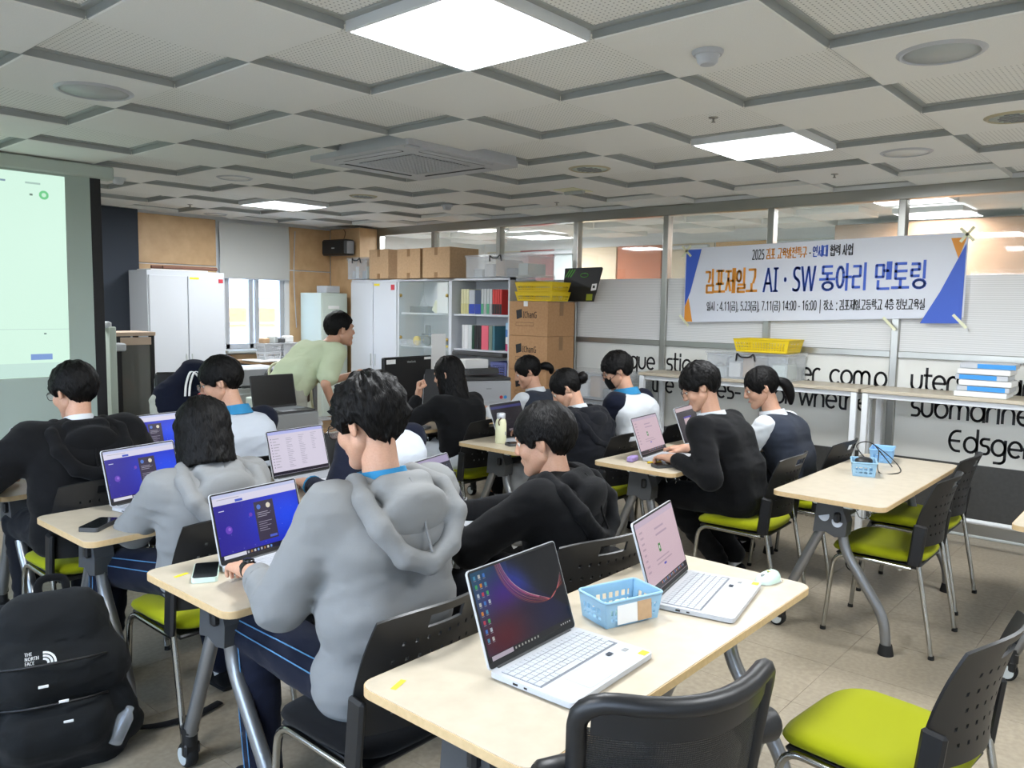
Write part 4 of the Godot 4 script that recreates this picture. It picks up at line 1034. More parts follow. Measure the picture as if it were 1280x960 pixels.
	part("case_base", bx(Vector3(0, 0.012, 0), Vector3(0.22, 0.024, 0.17), 0.004), "yellow_plastic", tc)
	# lower open shelf
	single("hanging_file_rail", bx(Vector3(6.08, 1.1, -5.69), Vector3(0.2, 0.04, 0.72), 0.008), "charcoal", "long black case pushed under the middle shelf", "case")
	for k in 3: single("small_carton", bx(Vector3(6.1, 0.835, -5.97 + 0.1 * k), Vector3(0.14, 0.09, 0.085), 0.003), ["paper", "charcoal", "light_grey"][k], "small %s carton on the lower shelf behind the printer" % ["white", "black", "grey"][k], "box")
	single("brown_folder_stack", bx(Vector3(6.1, 0.86, -5.6), Vector3(0.2, 0.14, 0.2), 0.004), "brown_wall", "brown stack of folders on the lower shelf", "folders")
	crate("violet_crate", "violet-blue plastic crate on the lower shelf", Vector3(6.13, 0.79, -5.4), Vector3(0.26, 0.24, 0.22), mat("violet", Color(0.4, 0.43, 0.66), 0.5))
func crate(called: String, label: String, at: Vector3, z: Vector3, m, turn := 0.0, holes := true) -> Node3D:
	# an open plastic basket with slotted walls
	var t := thing(called, label, "basket", at, turn)
	part("basket_floor", bx(Vector3(0, 0.004, 0), Vector3(z.x * 0.88, 0.008, z.z * 0.88), 0.002), m, t)
	for k in 4:
		var q := Basis(Vector3.UP, k * PI / 2)
		var L: float = z.x if k % 2 == 0 else z.z
		var D: float = z.z if k % 2 == 0 else z.x
		var nu := int(L / 0.008)
		var nv := int(z.y / 0.008)
		var f := func(u, v): return q * Vector3((u - 0.5) * L * lerp(0.9, 1.0, v), z.y * v, D * 0.5 * lerp(0.9, 1.0, v))
		part("basket_wall", sheet(f, nu, nv, 0.003, func(i, j): return not (holes and i > 1 and i < nu - 2 and j > 1 and j < nv - 3 and i % 3 != 0 and j % 3 != 0)), m, t)
	var rim := []
	for e in rrect(z.x + 0.006, z.z + 0.006, 0.012, 3): rim.append(Vector3(e.x, z.y, e.y))
	part("basket_rim", tb(rim, 0.004, 6, true), m, t)
	return t
func carton(label: String, at: Vector3, z: Vector3, m := "carton", flaps := true) -> Node3D:
	var t := thing("carton", label, "cardboard box", at, -PI / 2, "cardboard boxes")
	part("box_body", bx(Vector3(0, z.y / 2, 0), z, 0.003), m, t)
	if flaps:
		part("top_tape", bx(Vector3(0, z.y + 0.0006, 0), Vector3(0.05, 0.001, z.z)), "carton_tape", t)
		part("front_tape", bx(Vector3(0, z.y - 0.04, z.z / 2 + 0.0006), Vector3(0.05, 0.08, 0.001)), "carton_tape", t)
		part("foot_tape", bx(Vector3(0, 0.03, z.z / 2 + 0.0006), Vector3(0.05, 0.06, 0.001)), "carton_tape", t)
		for s in [-1.0, 1.0]: part("flap", bx(Vector3(s * z.x * 0.25, z.y + 0.0015, 0), Vector3(z.x * 0.49, 0.003, z.z - 0.004), 0.001), m, t)
	return t
func clear_bin(label: String, at: Vector3, z: Vector3, handle := true, stuff := true) -> Node3D:
	var t := thing("storage_bin", label, "storage box", at, -PI / 2, "clear plastic storage boxes")
	var s := S()
	hollow(s, Vector3(0, z.y / 2, 0), z, 0.004, Vector3(0, 1, 0))
	part("bin_shell", s, "clear_bin", t)
	part("bin_lid", bx(Vector3(0, z.y + 0.008, 0), Vector3(z.x + 0.03, 0.018, z.z + 0.03), 0.006), "clear_bin", t)
	part("bin_rim", bx(Vector3(0, z.y - 0.012, 0), Vector3(z.x + 0.016, 0.01, z.z + 0.016), 0.003), "clear_bin", t)
	if handle: part("handle", tb(bend([Vector3(-0.08, z.y - 0.05, z.z / 2 + 0.012), Vector3(-0.07, z.y + 0.015, z.z / 2 + 0.02), Vector3(-0.04, z.y - 0.02, z.z / 2 + 0.025), Vector3(0.04, z.y - 0.02, z.z / 2 + 0.025), Vector3(0.07, z.y + 0.015, z.z / 2 + 0.02), Vector3(0.08, z.y - 0.05, z.z / 2 + 0.012)], 0.02, 3), 0.007, 6), "black", t)
	if stuff:
		for k in 5: part("content", bx(Vector3(-z.x * 0.36 + z.x * 0.18 * k, z.y * (0.22 + 0.12 * (k % 3)), 0), Vector3(z.x * 0.15, z.y * (0.4 + 0.2 * (k % 3)), z.z * 0.7), 0.006), ["light_grey", "paper", "carton", "charcoal", "casing"][k], t)
	return t
func boxes():
	var y := 1.886
	clear_bin("small clear storage box with a black handle at the cabinets' left end", Vector3(6.16, y, -7.68), Vector3(0.36, 0.24, 0.3))
	carton("cardboard box with worn printing, leftmost on the cabinets", Vector3(6.17, y, -7.24), Vector3(0.34, 0.33, 0.4))
	carton("middle cardboard box on top of the cabinets", Vector3(6.18, y, -6.73), Vector3(0.38, 0.32, 0.42))
	var c3 := carton("widest cardboard box on top of the cabinets, beside the clear bin", Vector3(6.17, y, -6.27), Vector3(0.42, 0.32, 0.44))
	clear_bin("wide clear storage box full of parts above the bookshelf", Vector3(6.2, y, -5.45), Vector3(0.84, 0.21, 0.4))
	for k in 5:
		var c := carton(["top carton of the stack with black printed logo", "second carton of the stack with black printed logo", "third carton from the top of the stack", "fourth carton from the top of the stack", "lowest carton of the stack beside the bookshelf"][k], Vector3(6.1, 0.33 * (4 - k), -4.93), Vector3(0.48, 0.328, 0.42), "carton_b", false)
		part("closing_tape", bx(Vector3(0.241, 0.26, 0), Vector3(0.001, 0.13, 0.06)), "carton_tape", c)
		if k == 0: part("label_slip", bx(Vector3(-0.03, 0.305, 0.2115), Vector3(0.05, 0.05, 0.002)), "paper", c)
		if k < 3:
			var s := S()
			latin(s, "IChanG", Vector2(-0.065, 0.17), 0.06, 0.62, Transform3D(Basis(), Vector3(0, 0, 0.211)))
			part("printed_name", s, "ink", c)
			var e := S()
			prism(e, PackedVector2Array([Vector2(-0.15, 0.24), Vector2(-0.08, 0.255), Vector2(-0.075, 0.175), Vector2(-0.14, 0.155)]), 0.001, Transform3D(Basis(), Vector3(0, 0, 0.2105)))
			part("printed_emblem", e, "ink", c)
			part("printed_frame", tb([Vector3(-0.15, 0.125, 0.2105), Vector3(0.07, 0.125, 0.2105), Vector3(0.07, 0.095, 0.2105), Vector3(-0.15, 0.095, 0.2105)], 0.0012, 4, true), "ink", c)
	crate("yellow_basket", "lower yellow basket stacked on the cartons", Vector3(6.03, 1.652, -4.87), Vector3(0.28, 0.085, 0.46), "yellow_plastic")
	crate("yellow_basket", "upper yellow basket stacked on the cartons", Vector3(6.03, 1.742, -4.87), Vector3(0.28, 0.085, 0.46), "yellow_plastic")
	single("part_tray", bx(Vector3(6.03, 1.87, -4.96), Vector3(0.24, 0.06, 0.3), 0.006), "clear_bin", "clear tray lying in the upper yellow basket", "tray")
	var bp := thing("black_poster_board", "black board with green line drawings leaning on the glass above the cartons", "board", Vector3(6.24, 1.655, -4.55), -PI / 2)
	bp.rotation = Vector3(-0.12, -PI / 2, 0)
	part("board_sheet", pz(PackedVector2Array([Vector2(-0.24, 0), Vector2(0.13, 0), Vector2(0.2, 0.31), Vector2(0.19, 0.325), Vector2(-0.24, 0.32)]), 0.012), "black", bp)
	mat("line_green", Color(0.3, 0.6, 0.2), 0.6)
	part("ring_drawing", tb(arc3(0.0, 0.25, 0.045, 0.02), 0.004, 5, true), "line_green", bp)
	for k in 3: part("stripe", bx(Vector3(-0.2 + 0.03 * k, 0.27, 0.0065), Vector3(0.012, 0.09, 0.001), 0.0, Basis(Vector3(0, 0, 1), -0.6)), "line_green", bp)
	var sq := PackedVector2Array([Vector2(0.09, 0.1), Vector2(0.15, 0.11), Vector2(0.155, 0.17), Vector2(0.1, 0.165)])
	part("white_square", pz(sq, 0.001, Transform3D(Basis(), Vector3(0, 0, 0.0065))), "paper", bp)
	part("square_hole", bx(Vector3(0.123, 0.138, 0.0075), Vector3(0.025, 0.025, 0.001)), "black", bp)
	part("green_mark", bx(Vector3(0.08, 0.04, 0.0065), Vector3(0.07, 0.06, 0.001)), mat("olive", Color(0.55, 0.58, 0.12), 0.6), bp)
	# clear drawers and bins by the glass
	for k in 3: clear_bin(["top clear storage box behind the girl with a bun", "middle clear storage box behind the girl with a bun", "bottom clear storage box behind the girl with a bun"][k], Vector3(6.2, 0.44 + 0.26 * (2 - k) - 0.2, -4.25), Vector3(0.8, 0.235, 0.4), false)
	single("low_bench", bx(Vector3(6.19, 0.115, -4.25), Vector3(0.42, 0.23, 0.86), 0.004), "white_metal", "low white bench under the clear storage boxes", "bench")
	clear_bin("clear storage box with cables under the yellow basket by the glass", Vector3(6.22, 1.044, -2.78), Vector3(0.68, 0.2, 0.36))
	crate("yellow_basket", "yellow basket on the clear box in front of the glass", Vector3(6.22, 1.266, -2.68), Vector3(0.3, 0.1, 0.46), "yellow_plastic")
	for k in 6:
		var f := thing("file_folder", ["lowest", "second lowest", "third lowest", "third highest", "second highest", "topmost"][k] + " folder of the pile on the high desk", "folder", Vector3(6.16 + 0.01 * (k % 2), 1.044 + 0.038 * k, -1.13 + 0.012 * (k % 3)), -PI / 2, "pile of folders on the high desk")
		part("folder_shell", bx(Vector3(0, 0.018, 0), Vector3(0.31, 0.036, 0.24), 0.004), "paper" if k % 2 == 0 else "white_plastic", f)
		if k % 2 == 1: part("blue_spine", bx(Vector3(-0.02 + 0.04 * (k % 3), 0.018, 0.1205), Vector3(0.22, 0.03, 0.003)), "sky_blue", f)
func arc3(cx: float, cy: float, rx: float, ry: float) -> Array:
	var o := []
	for k in 16: o.append(Vector3(cx + cos(TAU * k / 16) * rx, cy + sin(TAU * k / 16) * ry, 0.007))
	return o

# ---------------------------------------------------------------- screens and small things
func paint(w: int, h: int, base: Color, rects: Array) -> Image:
	var im := Image.create(w, h, true, Image.FORMAT_RGB8)
	im.fill(base)
	for r in rects: im.fill_rect(Rect2i(int(r[0] * w), int(r[1] * h), max(1, int(r[2] * w)), max(1, int(r[3] * h))), r[4])
	return im
func disc(im: Image, cx: float, cy: float, r: float, c: Color):
	var w := im.get_width()
	var h := im.get_height()
	var rr := r * w
	for y in range(max(0, int(cy * h - rr)), min(h, int(cy * h + rr) + 1)):
		for x in range(max(0, int(cx * w - rr)), min(w, int(cx * w + rr) + 1)):
			if Vector2(x - cx * w, y - cy * h).length() <= rr: im.set_pixel(x, y, c)
func text_rows(im: Image, x: float, y: float, w: float, n: int, dy: float, c: Color, seed_ := 1):
	var r := RandomNumberGenerator.new(); r.seed = seed_
	for k in n:
		im.fill_rect(Rect2i(int(x * im.get_width()), int((y + dy * k) * im.get_height()), max(1, int(w * r.randf_range(0.45, 1.0) * im.get_width())), max(1, int(dy * 0.34 * im.get_height()))), c)
func screen_mat(called: String, im: Image, e := 0.55) -> StandardMaterial3D:
	im.generate_mipmaps()
	var t := ImageTexture.create_from_image(im)
	var m := mat(called, Color(0.02, 0.02, 0.02), 0.25)
	m.emission_enabled = true; m.emission_texture = t; m.emission = Color.BLACK; m.emission_energy_multiplier = e
	m.emission_operator = BaseMaterial3D.EMISSION_OP_ADD
	return m
func screens():
	# blue space page with a dark sign-in card
	var im := Image.create(512, 320, true, Image.FORMAT_RGB8)
	for y in 320:
		for x in 512:
			var u := x / 512.0
			var v := y / 320.0
			var glow: float = exp(-(pow((u - 0.85) * 2.2, 2) + pow((v - 0.5) * 1.8, 2)))
			im.set_pixel(x, y, Color(0.16, 0.1, 0.6).lerp(Color(0.12, 0.3, 0.98), glow))
	im.fill_rect(Rect2i(0, 0, 512, 52), Color(0.9, 0.89, 0.97))
	im.fill_rect(Rect2i(0, 0, 512, 16), Color(0.8, 0.83, 0.97))
	text_rows(im, 0.05, 0.075, 0.4, 1, 0.03, Color(0.7, 0.7, 0.76))
	im.fill_rect(Rect2i(128, 36, 44, 12), Color(0.25, 0.35, 0.8))
	im.fill_rect(Rect2i(0, 296, 512, 24), Color(0.1, 0.1, 0.2))
	im.fill_rect(Rect2i(14, 299, 130, 18), Color(0.9, 0.9, 0.95))
	for k in 8: im.fill_rect(Rect2i(150 + 20 * k, 302, 11, 12), [Color(0.7, 0.7, 0.75), Color(0.6, 0.45, 0.3), Color(0.85, 0.85, 0.85), Color(0.4, 0.6, 0.9)][k % 4])
	im.fill_rect(Rect2i(232, 72, 120, 200), Color(0.24, 0.21, 0.3))
	disc(im, 0.505, 0.31, 0.024, Color(0.35, 0.5, 0.85)); disc(im, 0.62, 0.31, 0.026, Color(0.93, 0.9, 0.82))
	text_rows(im, 0.48, 0.4, 0.18, 3, 0.032, Color(0.7, 0.68, 0.75), 3)
	text_rows(im, 0.48, 0.55, 0.17, 5, 0.035, Color(0.6, 0.58, 0.66), 4)
	im.fill_rect(Rect2i(300, 252, 46, 12), Color(0.32, 0.4, 0.85))
	disc(im, 0.13, 0.56, 0.038, Color(0.42, 0.25, 0.78)); disc(im, 0.138, 0.55, 0.016, Color(0.6, 0.42, 0.88)); disc(im, 0.4, 0.4, 0.02, Color(0.45, 0.25, 0.75))
	text_rows(im, 0.05, 0.25, 0.1, 1, 0.04, Color(0.9, 0.9, 0.98))
	for k in 14: disc(im, fmod(k * 0.377, 1.0), 0.2 + fmod(k * 0.231, 0.7), 0.003, Color(0.6, 0.65, 1.0))
	screen_mat("screen_space", im, 0.8)
	# desktop wallpaper with a bright swirl
	im = Image.create(640, 400, true, Image.FORMAT_RGB8)
	for y in 400:
		for x in 640:
			var u := x / 640.0
			var v := y / 400.0
			var c := Color(0.13, 0.33, 0.45).lerp(Color(0.06, 0.07, 0.12), clamp(u * 1.7 - 0.1, 0, 1))
			c = c.lerp(Color(0.28, 0.08, 0.6), 0.9 * exp(-pow((u - 0.3) * 4.5, 2) - pow((v - 0.36) * 4.5, 2)))
			c = c.lerp(Color(0.36, 0.03, 0.13), exp(-pow((u - 0.22) * 2.6, 2) - pow((v - 0.8) * 3.2, 2)))
			c = c.lerp(Color(0.08, 0.07, 0.3), 0.8 * exp(-pow((u - 0.78) * 3.5, 2) - pow((v - 0.75) * 3.5, 2)))
			if u > 0.4 and v < 0.1 + (u - 0.36) * 1.1: c = c.lerp(Color(0.07, 0.075, 0.1), 0.75)
			c = c.lerp(Color(0.14, 0.25, 0.7), 0.7 * exp(-pow((u - 0.47) * 6.0, 2) - pow((v - 0.24 - (u - 0.47) * 0.9) * 6.0, 2)))
			im.set_pixel(x, y, c)
	for k in 9:
		var col: Color = [Color(0.95, 0.75, 0.75), Color(0.85, 0.3, 0.55), Color(0.9, 0.5, 0.4), Color(0.7, 0.25, 0.35), Color(0.95, 0.6, 0.5), Color(0.6, 0.2, 0.3), Color(0.9, 0.4, 0.3), Color(0.75, 0.45, 0.3), Color(0.5, 0.15, 0.2)][k]
		var bz := [Vector2(0.33 - 0.008 * k, 0.0), Vector2(0.4 - 0.012 * k, 0.42 + 0.012 * k), Vector2(0.66, 0.5 + 0.02 * k), Vector2(0.8, 0.62), Vector2(0.9, 0.6 - 0.01 * k), Vector2(0.99, 0.36 + 0.02 * k)]
		for st in 600:
			var t := st / 600.0
			var q: Vector2 = bz[0].bezier_interpolate(bz[1], bz[2], bz[3], t * 1.25) if t < 0.8 else bz[3].lerp(bz[4], (t - 0.8) * 5.0).lerp(bz[4].lerp(bz[5], (t - 0.8) * 5.0), (t - 0.8) * 5.0)
			im.fill_rect(Rect2i(int(q.x * 640), int(q.y * 400), 2, 3 if k < 2 and t > 0.15 and t < 0.6 else 1), col)
	for r in 8:
		for q in 3 if r < 4 else 2:
			im.fill_rect(Rect2i(16 + q * 32, 18 + r * 40, 15, 17), [Color(0.3, 0.6, 0.75), Color(0.8, 0.25, 0.35), Color(0.8, 0.8, 0.78), Color(0.25, 0.7, 0.4), Color(0.25, 0.5, 0.85), Color(0.88, 0.55, 0.2), Color(0.75, 0.8, 0.85)][(r * 3 + q * 2) % 7])
			im.fill_rect(Rect2i(15 + q * 32, 38 + r * 40, 17, 3), Color(0.6, 0.6, 0.66))
	im.fill_rect(Rect2i(0, 374, 640, 26), Color(0.13, 0.13, 0.15))
	im.fill_rect(Rect2i(18, 377, 150, 20), Color(0.8, 0.76, 0.82))
	for k in 8: im.fill_rect(Rect2i(182 + 24 * k, 382, 10, 10), Color(0.75, 0.75, 0.72))
	for k in 5: im.fill_rect(Rect2i(540 + 18 * k, 384, 8, 7), Color(0.8, 0.8, 0.8))
	screen_mat("screen_desktop", im, 0.62)
	# pale pink page
	im = paint(400, 260, Color(0.84, 0.73, 0.78), [[0, 0, 1, 0.08, Color(0.78, 0.7, 0.78)], [0, 0.91, 1, 0.09, Color(0.16, 0.13, 0.17)], [0.42, 0.43, 0.05, 0.12, Color(0.2, 0.5, 0.22)], [0.435, 0.46, 0.02, 0.05, Color(0.9, 0.9, 0.88)], [0.46, 0.72, 0.06, 0.03, Color(0.3, 0.3, 0.75)]])
	text_rows(im, 0.06, 0.14, 0.08, 8, 0.08, Color(0.72, 0.62, 0.68), 6); text_rows(im, 0.42, 0.2, 0.35, 2, 0.09, Color(0.7, 0.6, 0.68), 7); text_rows(im, 0.3, 0.62, 0.5, 2, 0.06, Color(0.72, 0.62, 0.68), 8)
	for k in 18: im.fill_rect(Rect2i(120 + 14 * k, 240, 8, 9), [Color(0.7, 0.4, 0.35), Color(0.4, 0.5, 0.7), Color(0.6, 0.6, 0.6)][k % 3])
	screen_mat("screen_pink", im, 0.8)
	# white list page
	im = paint(400, 260, Color(0.87, 0.84, 0.91), [[0, 0, 1, 0.07, Color(0.72, 0.74, 0.95)], [0, 0.93, 1, 0.07, Color(0.14, 0.12, 0.18)]])
	for k in 11: im.fill_rect(Rect2i(14, 40 + 17 * k, 5, 5), Color(0.3, 0.28, 0.38))
	text_rows(im, 0.07, 0.16, 0.12, 11, 0.065, Color(0.72, 0.7, 0.76), 9); text_rows(im, 0.3, 0.17, 0.12, 17, 0.042, Color(0.68, 0.66, 0.74), 10); text_rows(im, 0.53, 0.14, 0.12, 17, 0.042, Color(0.68, 0.66, 0.74), 11); text_rows(im, 0.76, 0.12, 0.12, 10, 0.042, Color(0.7, 0.68, 0.76), 12)
	screen_mat("screen_list", im, 0.85)
	# dark list
	im = paint(320, 200, Color(0.13, 0.13, 0.19), [[0, 0, 1, 0.14, Color(0.75, 0.7, 0.85)]])
	for k in 16: text_rows(im, 0.06 + 0.06 * k, 0.2, 0.03, 13, 0.055, [Color(0.35, 0.35, 0.42), Color(0.45, 0.25, 0.3), Color(0.3, 0.4, 0.5)][k % 3], k)
	screen_mat("screen_dark_list", im, 0.6)
	# dark page with pale windows
	im = paint(320, 200, Color(0.2, 0.17, 0.22), [[0, 0, 1, 0.12, Color(0.85, 0.75, 0.78)], [0.3, 0.3, 0.4, 0.05, Color(0.3, 0.25, 0.7)], [0.3, 0.35, 0.3, 0.2, Color(0.86, 0.76, 0.78)], [0.62, 0.62, 0.16, 0.12, Color(0.86, 0.78, 0.78)], [0.3, 0.88, 0.5, 0.06, Color(0.8, 0.75, 0.78)]])
	screen_mat("screen_windows", im, 0.7)
	im = paint(320, 200, Color(0.13, 0.11, 0.15), [[0, 0.06, 1, 0.08, Color(0.25, 0.25, 0.5)], [0.4, 0.8, 0.45, 0.07, Color(0.55, 0.5, 0.52)]])
	text_rows(im, 0.1, 0.25, 0.5, 8, 0.06, Color(0.24, 0.21, 0.25), 3)
	screen_mat("screen_dim", im, 0.6)
	im = paint(320, 200, Color(0.26, 0.1, 0.15), [[0, 0.0, 1, 0.13, Color(0.8, 0.65, 0.72)], [0.1, 0.13, 0.9, 0.1, Color(0.3, 0.22, 0.7)], [0.1, 0.45, 0.3, 0.35, Color(0.85, 0.7, 0.7)]])
	screen_mat("screen_maroon", im, 0.65)
	# the projected page
	im = paint(800, 450, Color(0.84, 0.97, 0.9), [[0, 0.93, 1, 0.07, Color(0.78, 0.9, 0.86)], [0.9, 0.885, 0.055, 0.03, Color(0.5, 0.62, 0.84)], [0, 0.76, 1, 0.004, Color(0.72, 0.84, 0.8)]])
	disc(im, 0.945, 0.1, 0.012, Color(0.45, 0.8, 0.55)); disc(im, 0.945, 0.1, 0.006, Color(0.8, 0.95, 0.85))
	text_rows(im, 0.84, 0.045, 0.02, 1, 0.03, Color(0.5, 0.6, 0.66)); text_rows(im, 0.9, 0.045, 0.06, 1, 0.03, Color(0.66, 0.78, 0.74)); text_rows(im, 0.91, 0.1, 0.012, 1, 0.03, Color(0.4, 0.5, 0.45))
	text_rows(im, 0.935, 0.78, 0.01, 1, 0.02, Color(0.4, 0.5, 0.48))
	screen_mat("screen_projected", im, 0.95)
	screen_mat("screen_off", paint(16, 16, Color(0.015, 0.012, 0.012), []), 0.5)
func laptop(label: String, at: Vector3, turn: float, screen: String, tilt := 0.33, body := "white_plastic") -> Node3D:
	# the user sits at +z; the lid leans back by tilt
	var t := thing("laptop", label, "laptop", at, turn, "laptops on the tables")
	part("base", pz(rrect(0.355, 0.242, 0.014, 4), 0.013, Transform3D(Basis(Vector3.RIGHT, PI / 2), Vector3(0, 0.0095, 0)), true), body, t)
	var feet := S()
	for x in [-0.15, 0.15]:
		for z in [-0.1, 0.1]: box(feet, Vector3(x, 0.0015, z), Vector3(0.03, 0.003, 0.008))
	part("rubber_feet", feet, "rubber", t)
	part("key_well", bx(Vector3(0, 0.0162, -0.035), Vector3(0.325, 0.0006, 0.118)), "key_gap", t)
	var ks := S()
	for r in 6:
		var x := -0.1615
		var z := -0.088 + 0.0196 * r
		var widths := [[15], [15], [0], [0], [0], [0]]
		if r == 5:
			for w in [0.026, 0.017, 0.017, 0.017, 0.096, 0.017, 0.017, 0.017, 0.017, 0.017, 0.017, 0.02, 0.02]:
				box(ks, Vector3(x + w / 2, 0.0171, z), Vector3(w - 0.0018, 0.0016, 0.0172)); x += w
		else:
			for k in 19:
				box(ks, Vector3(x + 0.0085, 0.0171, z), Vector3(0.0152, 0.0016, 0.0172)); x += 0.017
	part("keys", ks, "key", t).set_meta("kind", "stuff")
	part("touchpad", pz(rrect(0.12, 0.074, 0.004, 2), 0.0008, Transform3D(Basis(Vector3.RIGHT, PI / 2), Vector3(-0.03, 0.0162, 0.073))), "silver_lid", t)
	part("port_strip", bx(Vector3(-0.178, 0.009, -0.04), Vector3(0.001, 0.005, 0.014)), "black", t)
	part("port_strip", bx(Vector3(-0.178, 0.009, -0.01), Vector3(0.001, 0.004, 0.009)), "black", t)
	part("hinge_bar", tb([Vector3(-0.15, 0.014, -0.118), Vector3(0.15, 0.014, -0.118)], 0.006, 8), "charcoal", t)
	var q := Transform3D(Basis(Vector3.RIGHT, -tilt), Vector3(0, 0.016, -0.118))
	var lid := part("lid", pz(rrect(0.355, 0.238, 0.01, 4), 0.006, q * Transform3D(Basis(), Vector3(0, 0.119, -0.003)), true), body, t)
	part("bezel", pz(rrect(0.351, 0.234, 0.009, 4), 0.001, q * Transform3D(Basis(), Vector3(0, 0.119, 0.0003))), "black", lid)
	var s := S()
	s.set_smooth_group(-1)
	quv(s, q * Vector3(-0.17, 0.231, 0.0011), q * Vector3(0.17, 0.231, 0.0011), q * Vector3(0.17, 0.016, 0.0011), q * Vector3(-0.17, 0.016, 0.0011))
	part("screen", s, screen, lid)
	return t
func stickers(t: Node3D):
	part("blue_sticker", bx(Vector3(0.09, 0.0185, 0.045), Vector3(0.018, 0.0006, 0.013)), "navy_board", t)
	part("grey_sticker", bx(Vector3(0.14, 0.0168, 0.06), Vector3(0.018, 0.0006, 0.012)), "grey_plastic", t)
	part("yellow_sticker", bx(Vector3(0.155, 0.0168, 0.105), Vector3(0.026, 0.0006, 0.02)), "yellow_label", t)
const TOP := 0.7215
func phone(label: String, at: Vector3, turn: float, body := "charcoal"):
	var t := thing("phone", label, "phone", at, turn, "phones on the tables")
	var flat := Transform3D(Basis(Vector3.RIGHT, PI / 2), Vector3(0, 0.0085, 0))
	part("phone_body", pz(rrect(0.078, 0.158, 0.012, 4), 0.016, flat, true), body, t)
	part("phone_glass", pz(rrect(0.073, 0.153, 0.01, 4), 0.001, Transform3D(Basis(Vector3.RIGHT, PI / 2), Vector3(0, 0.0169, 0)), true), mat("phone_black", Color(0.07, 0.085, 0.09), 0.12), t)
func mouse(label: String, at: Vector3, turn: float, m := "mint"):
	var t := thing("computer_mouse", label, "mouse", at, turn)
	var s := S()
	s.set_smooth_group(0)
	var f := func(u: float, v: float):
		var a := TAU * u
		var e := 0.5 * PI * v
		return Vector3(sin(a) * cos(e) * 0.03 * (1.0 + 0.12 * cos(a)), 0.003 + pow(sin(e), 0.8) * 0.032 * (1.0 - 0.15 * cos(a)), -cos(a) * cos(e) * 0.055)
	for i in 24:
		for j in 8:
			var a: Vector3 = f.call(i / 24.0, j / 8.0)
			var b: Vector3 = f.call((i + 1) / 24.0, j / 8.0)
			var c: Vector3 = f.call((i + 1) / 24.0, (j + 1) / 8.0)
			var d: Vector3 = f.call(i / 24.0, (j + 1) / 8.0)
			quad(s, a, b, c, d, Vector3(a.x + b.x, 0.02 + a.y, a.z + b.z))
	part("shell", s, m, t)
	part("sole", pz(rrect(0.056, 0.1, 0.026, 4), 0.003, Transform3D(Basis(Vector3.RIGHT, PI / 2), Vector3(0, 0.0016, 0))), "light_grey", t)
	part("yellow_dot", bx(Vector3(0, 0.0352, 0.004), Vector3(0.012, 0.001, 0.014)), "yellow_label", t)
	part("wheel", lt([[0, -0.003], [0.008, -0.003], [0.008, 0.003], [0, 0.003]], 10, Transform3D(Basis(Vector3(0, 0, 1), PI / 2), Vector3(0, 0.0245, -0.03))), "grey_plastic", t)
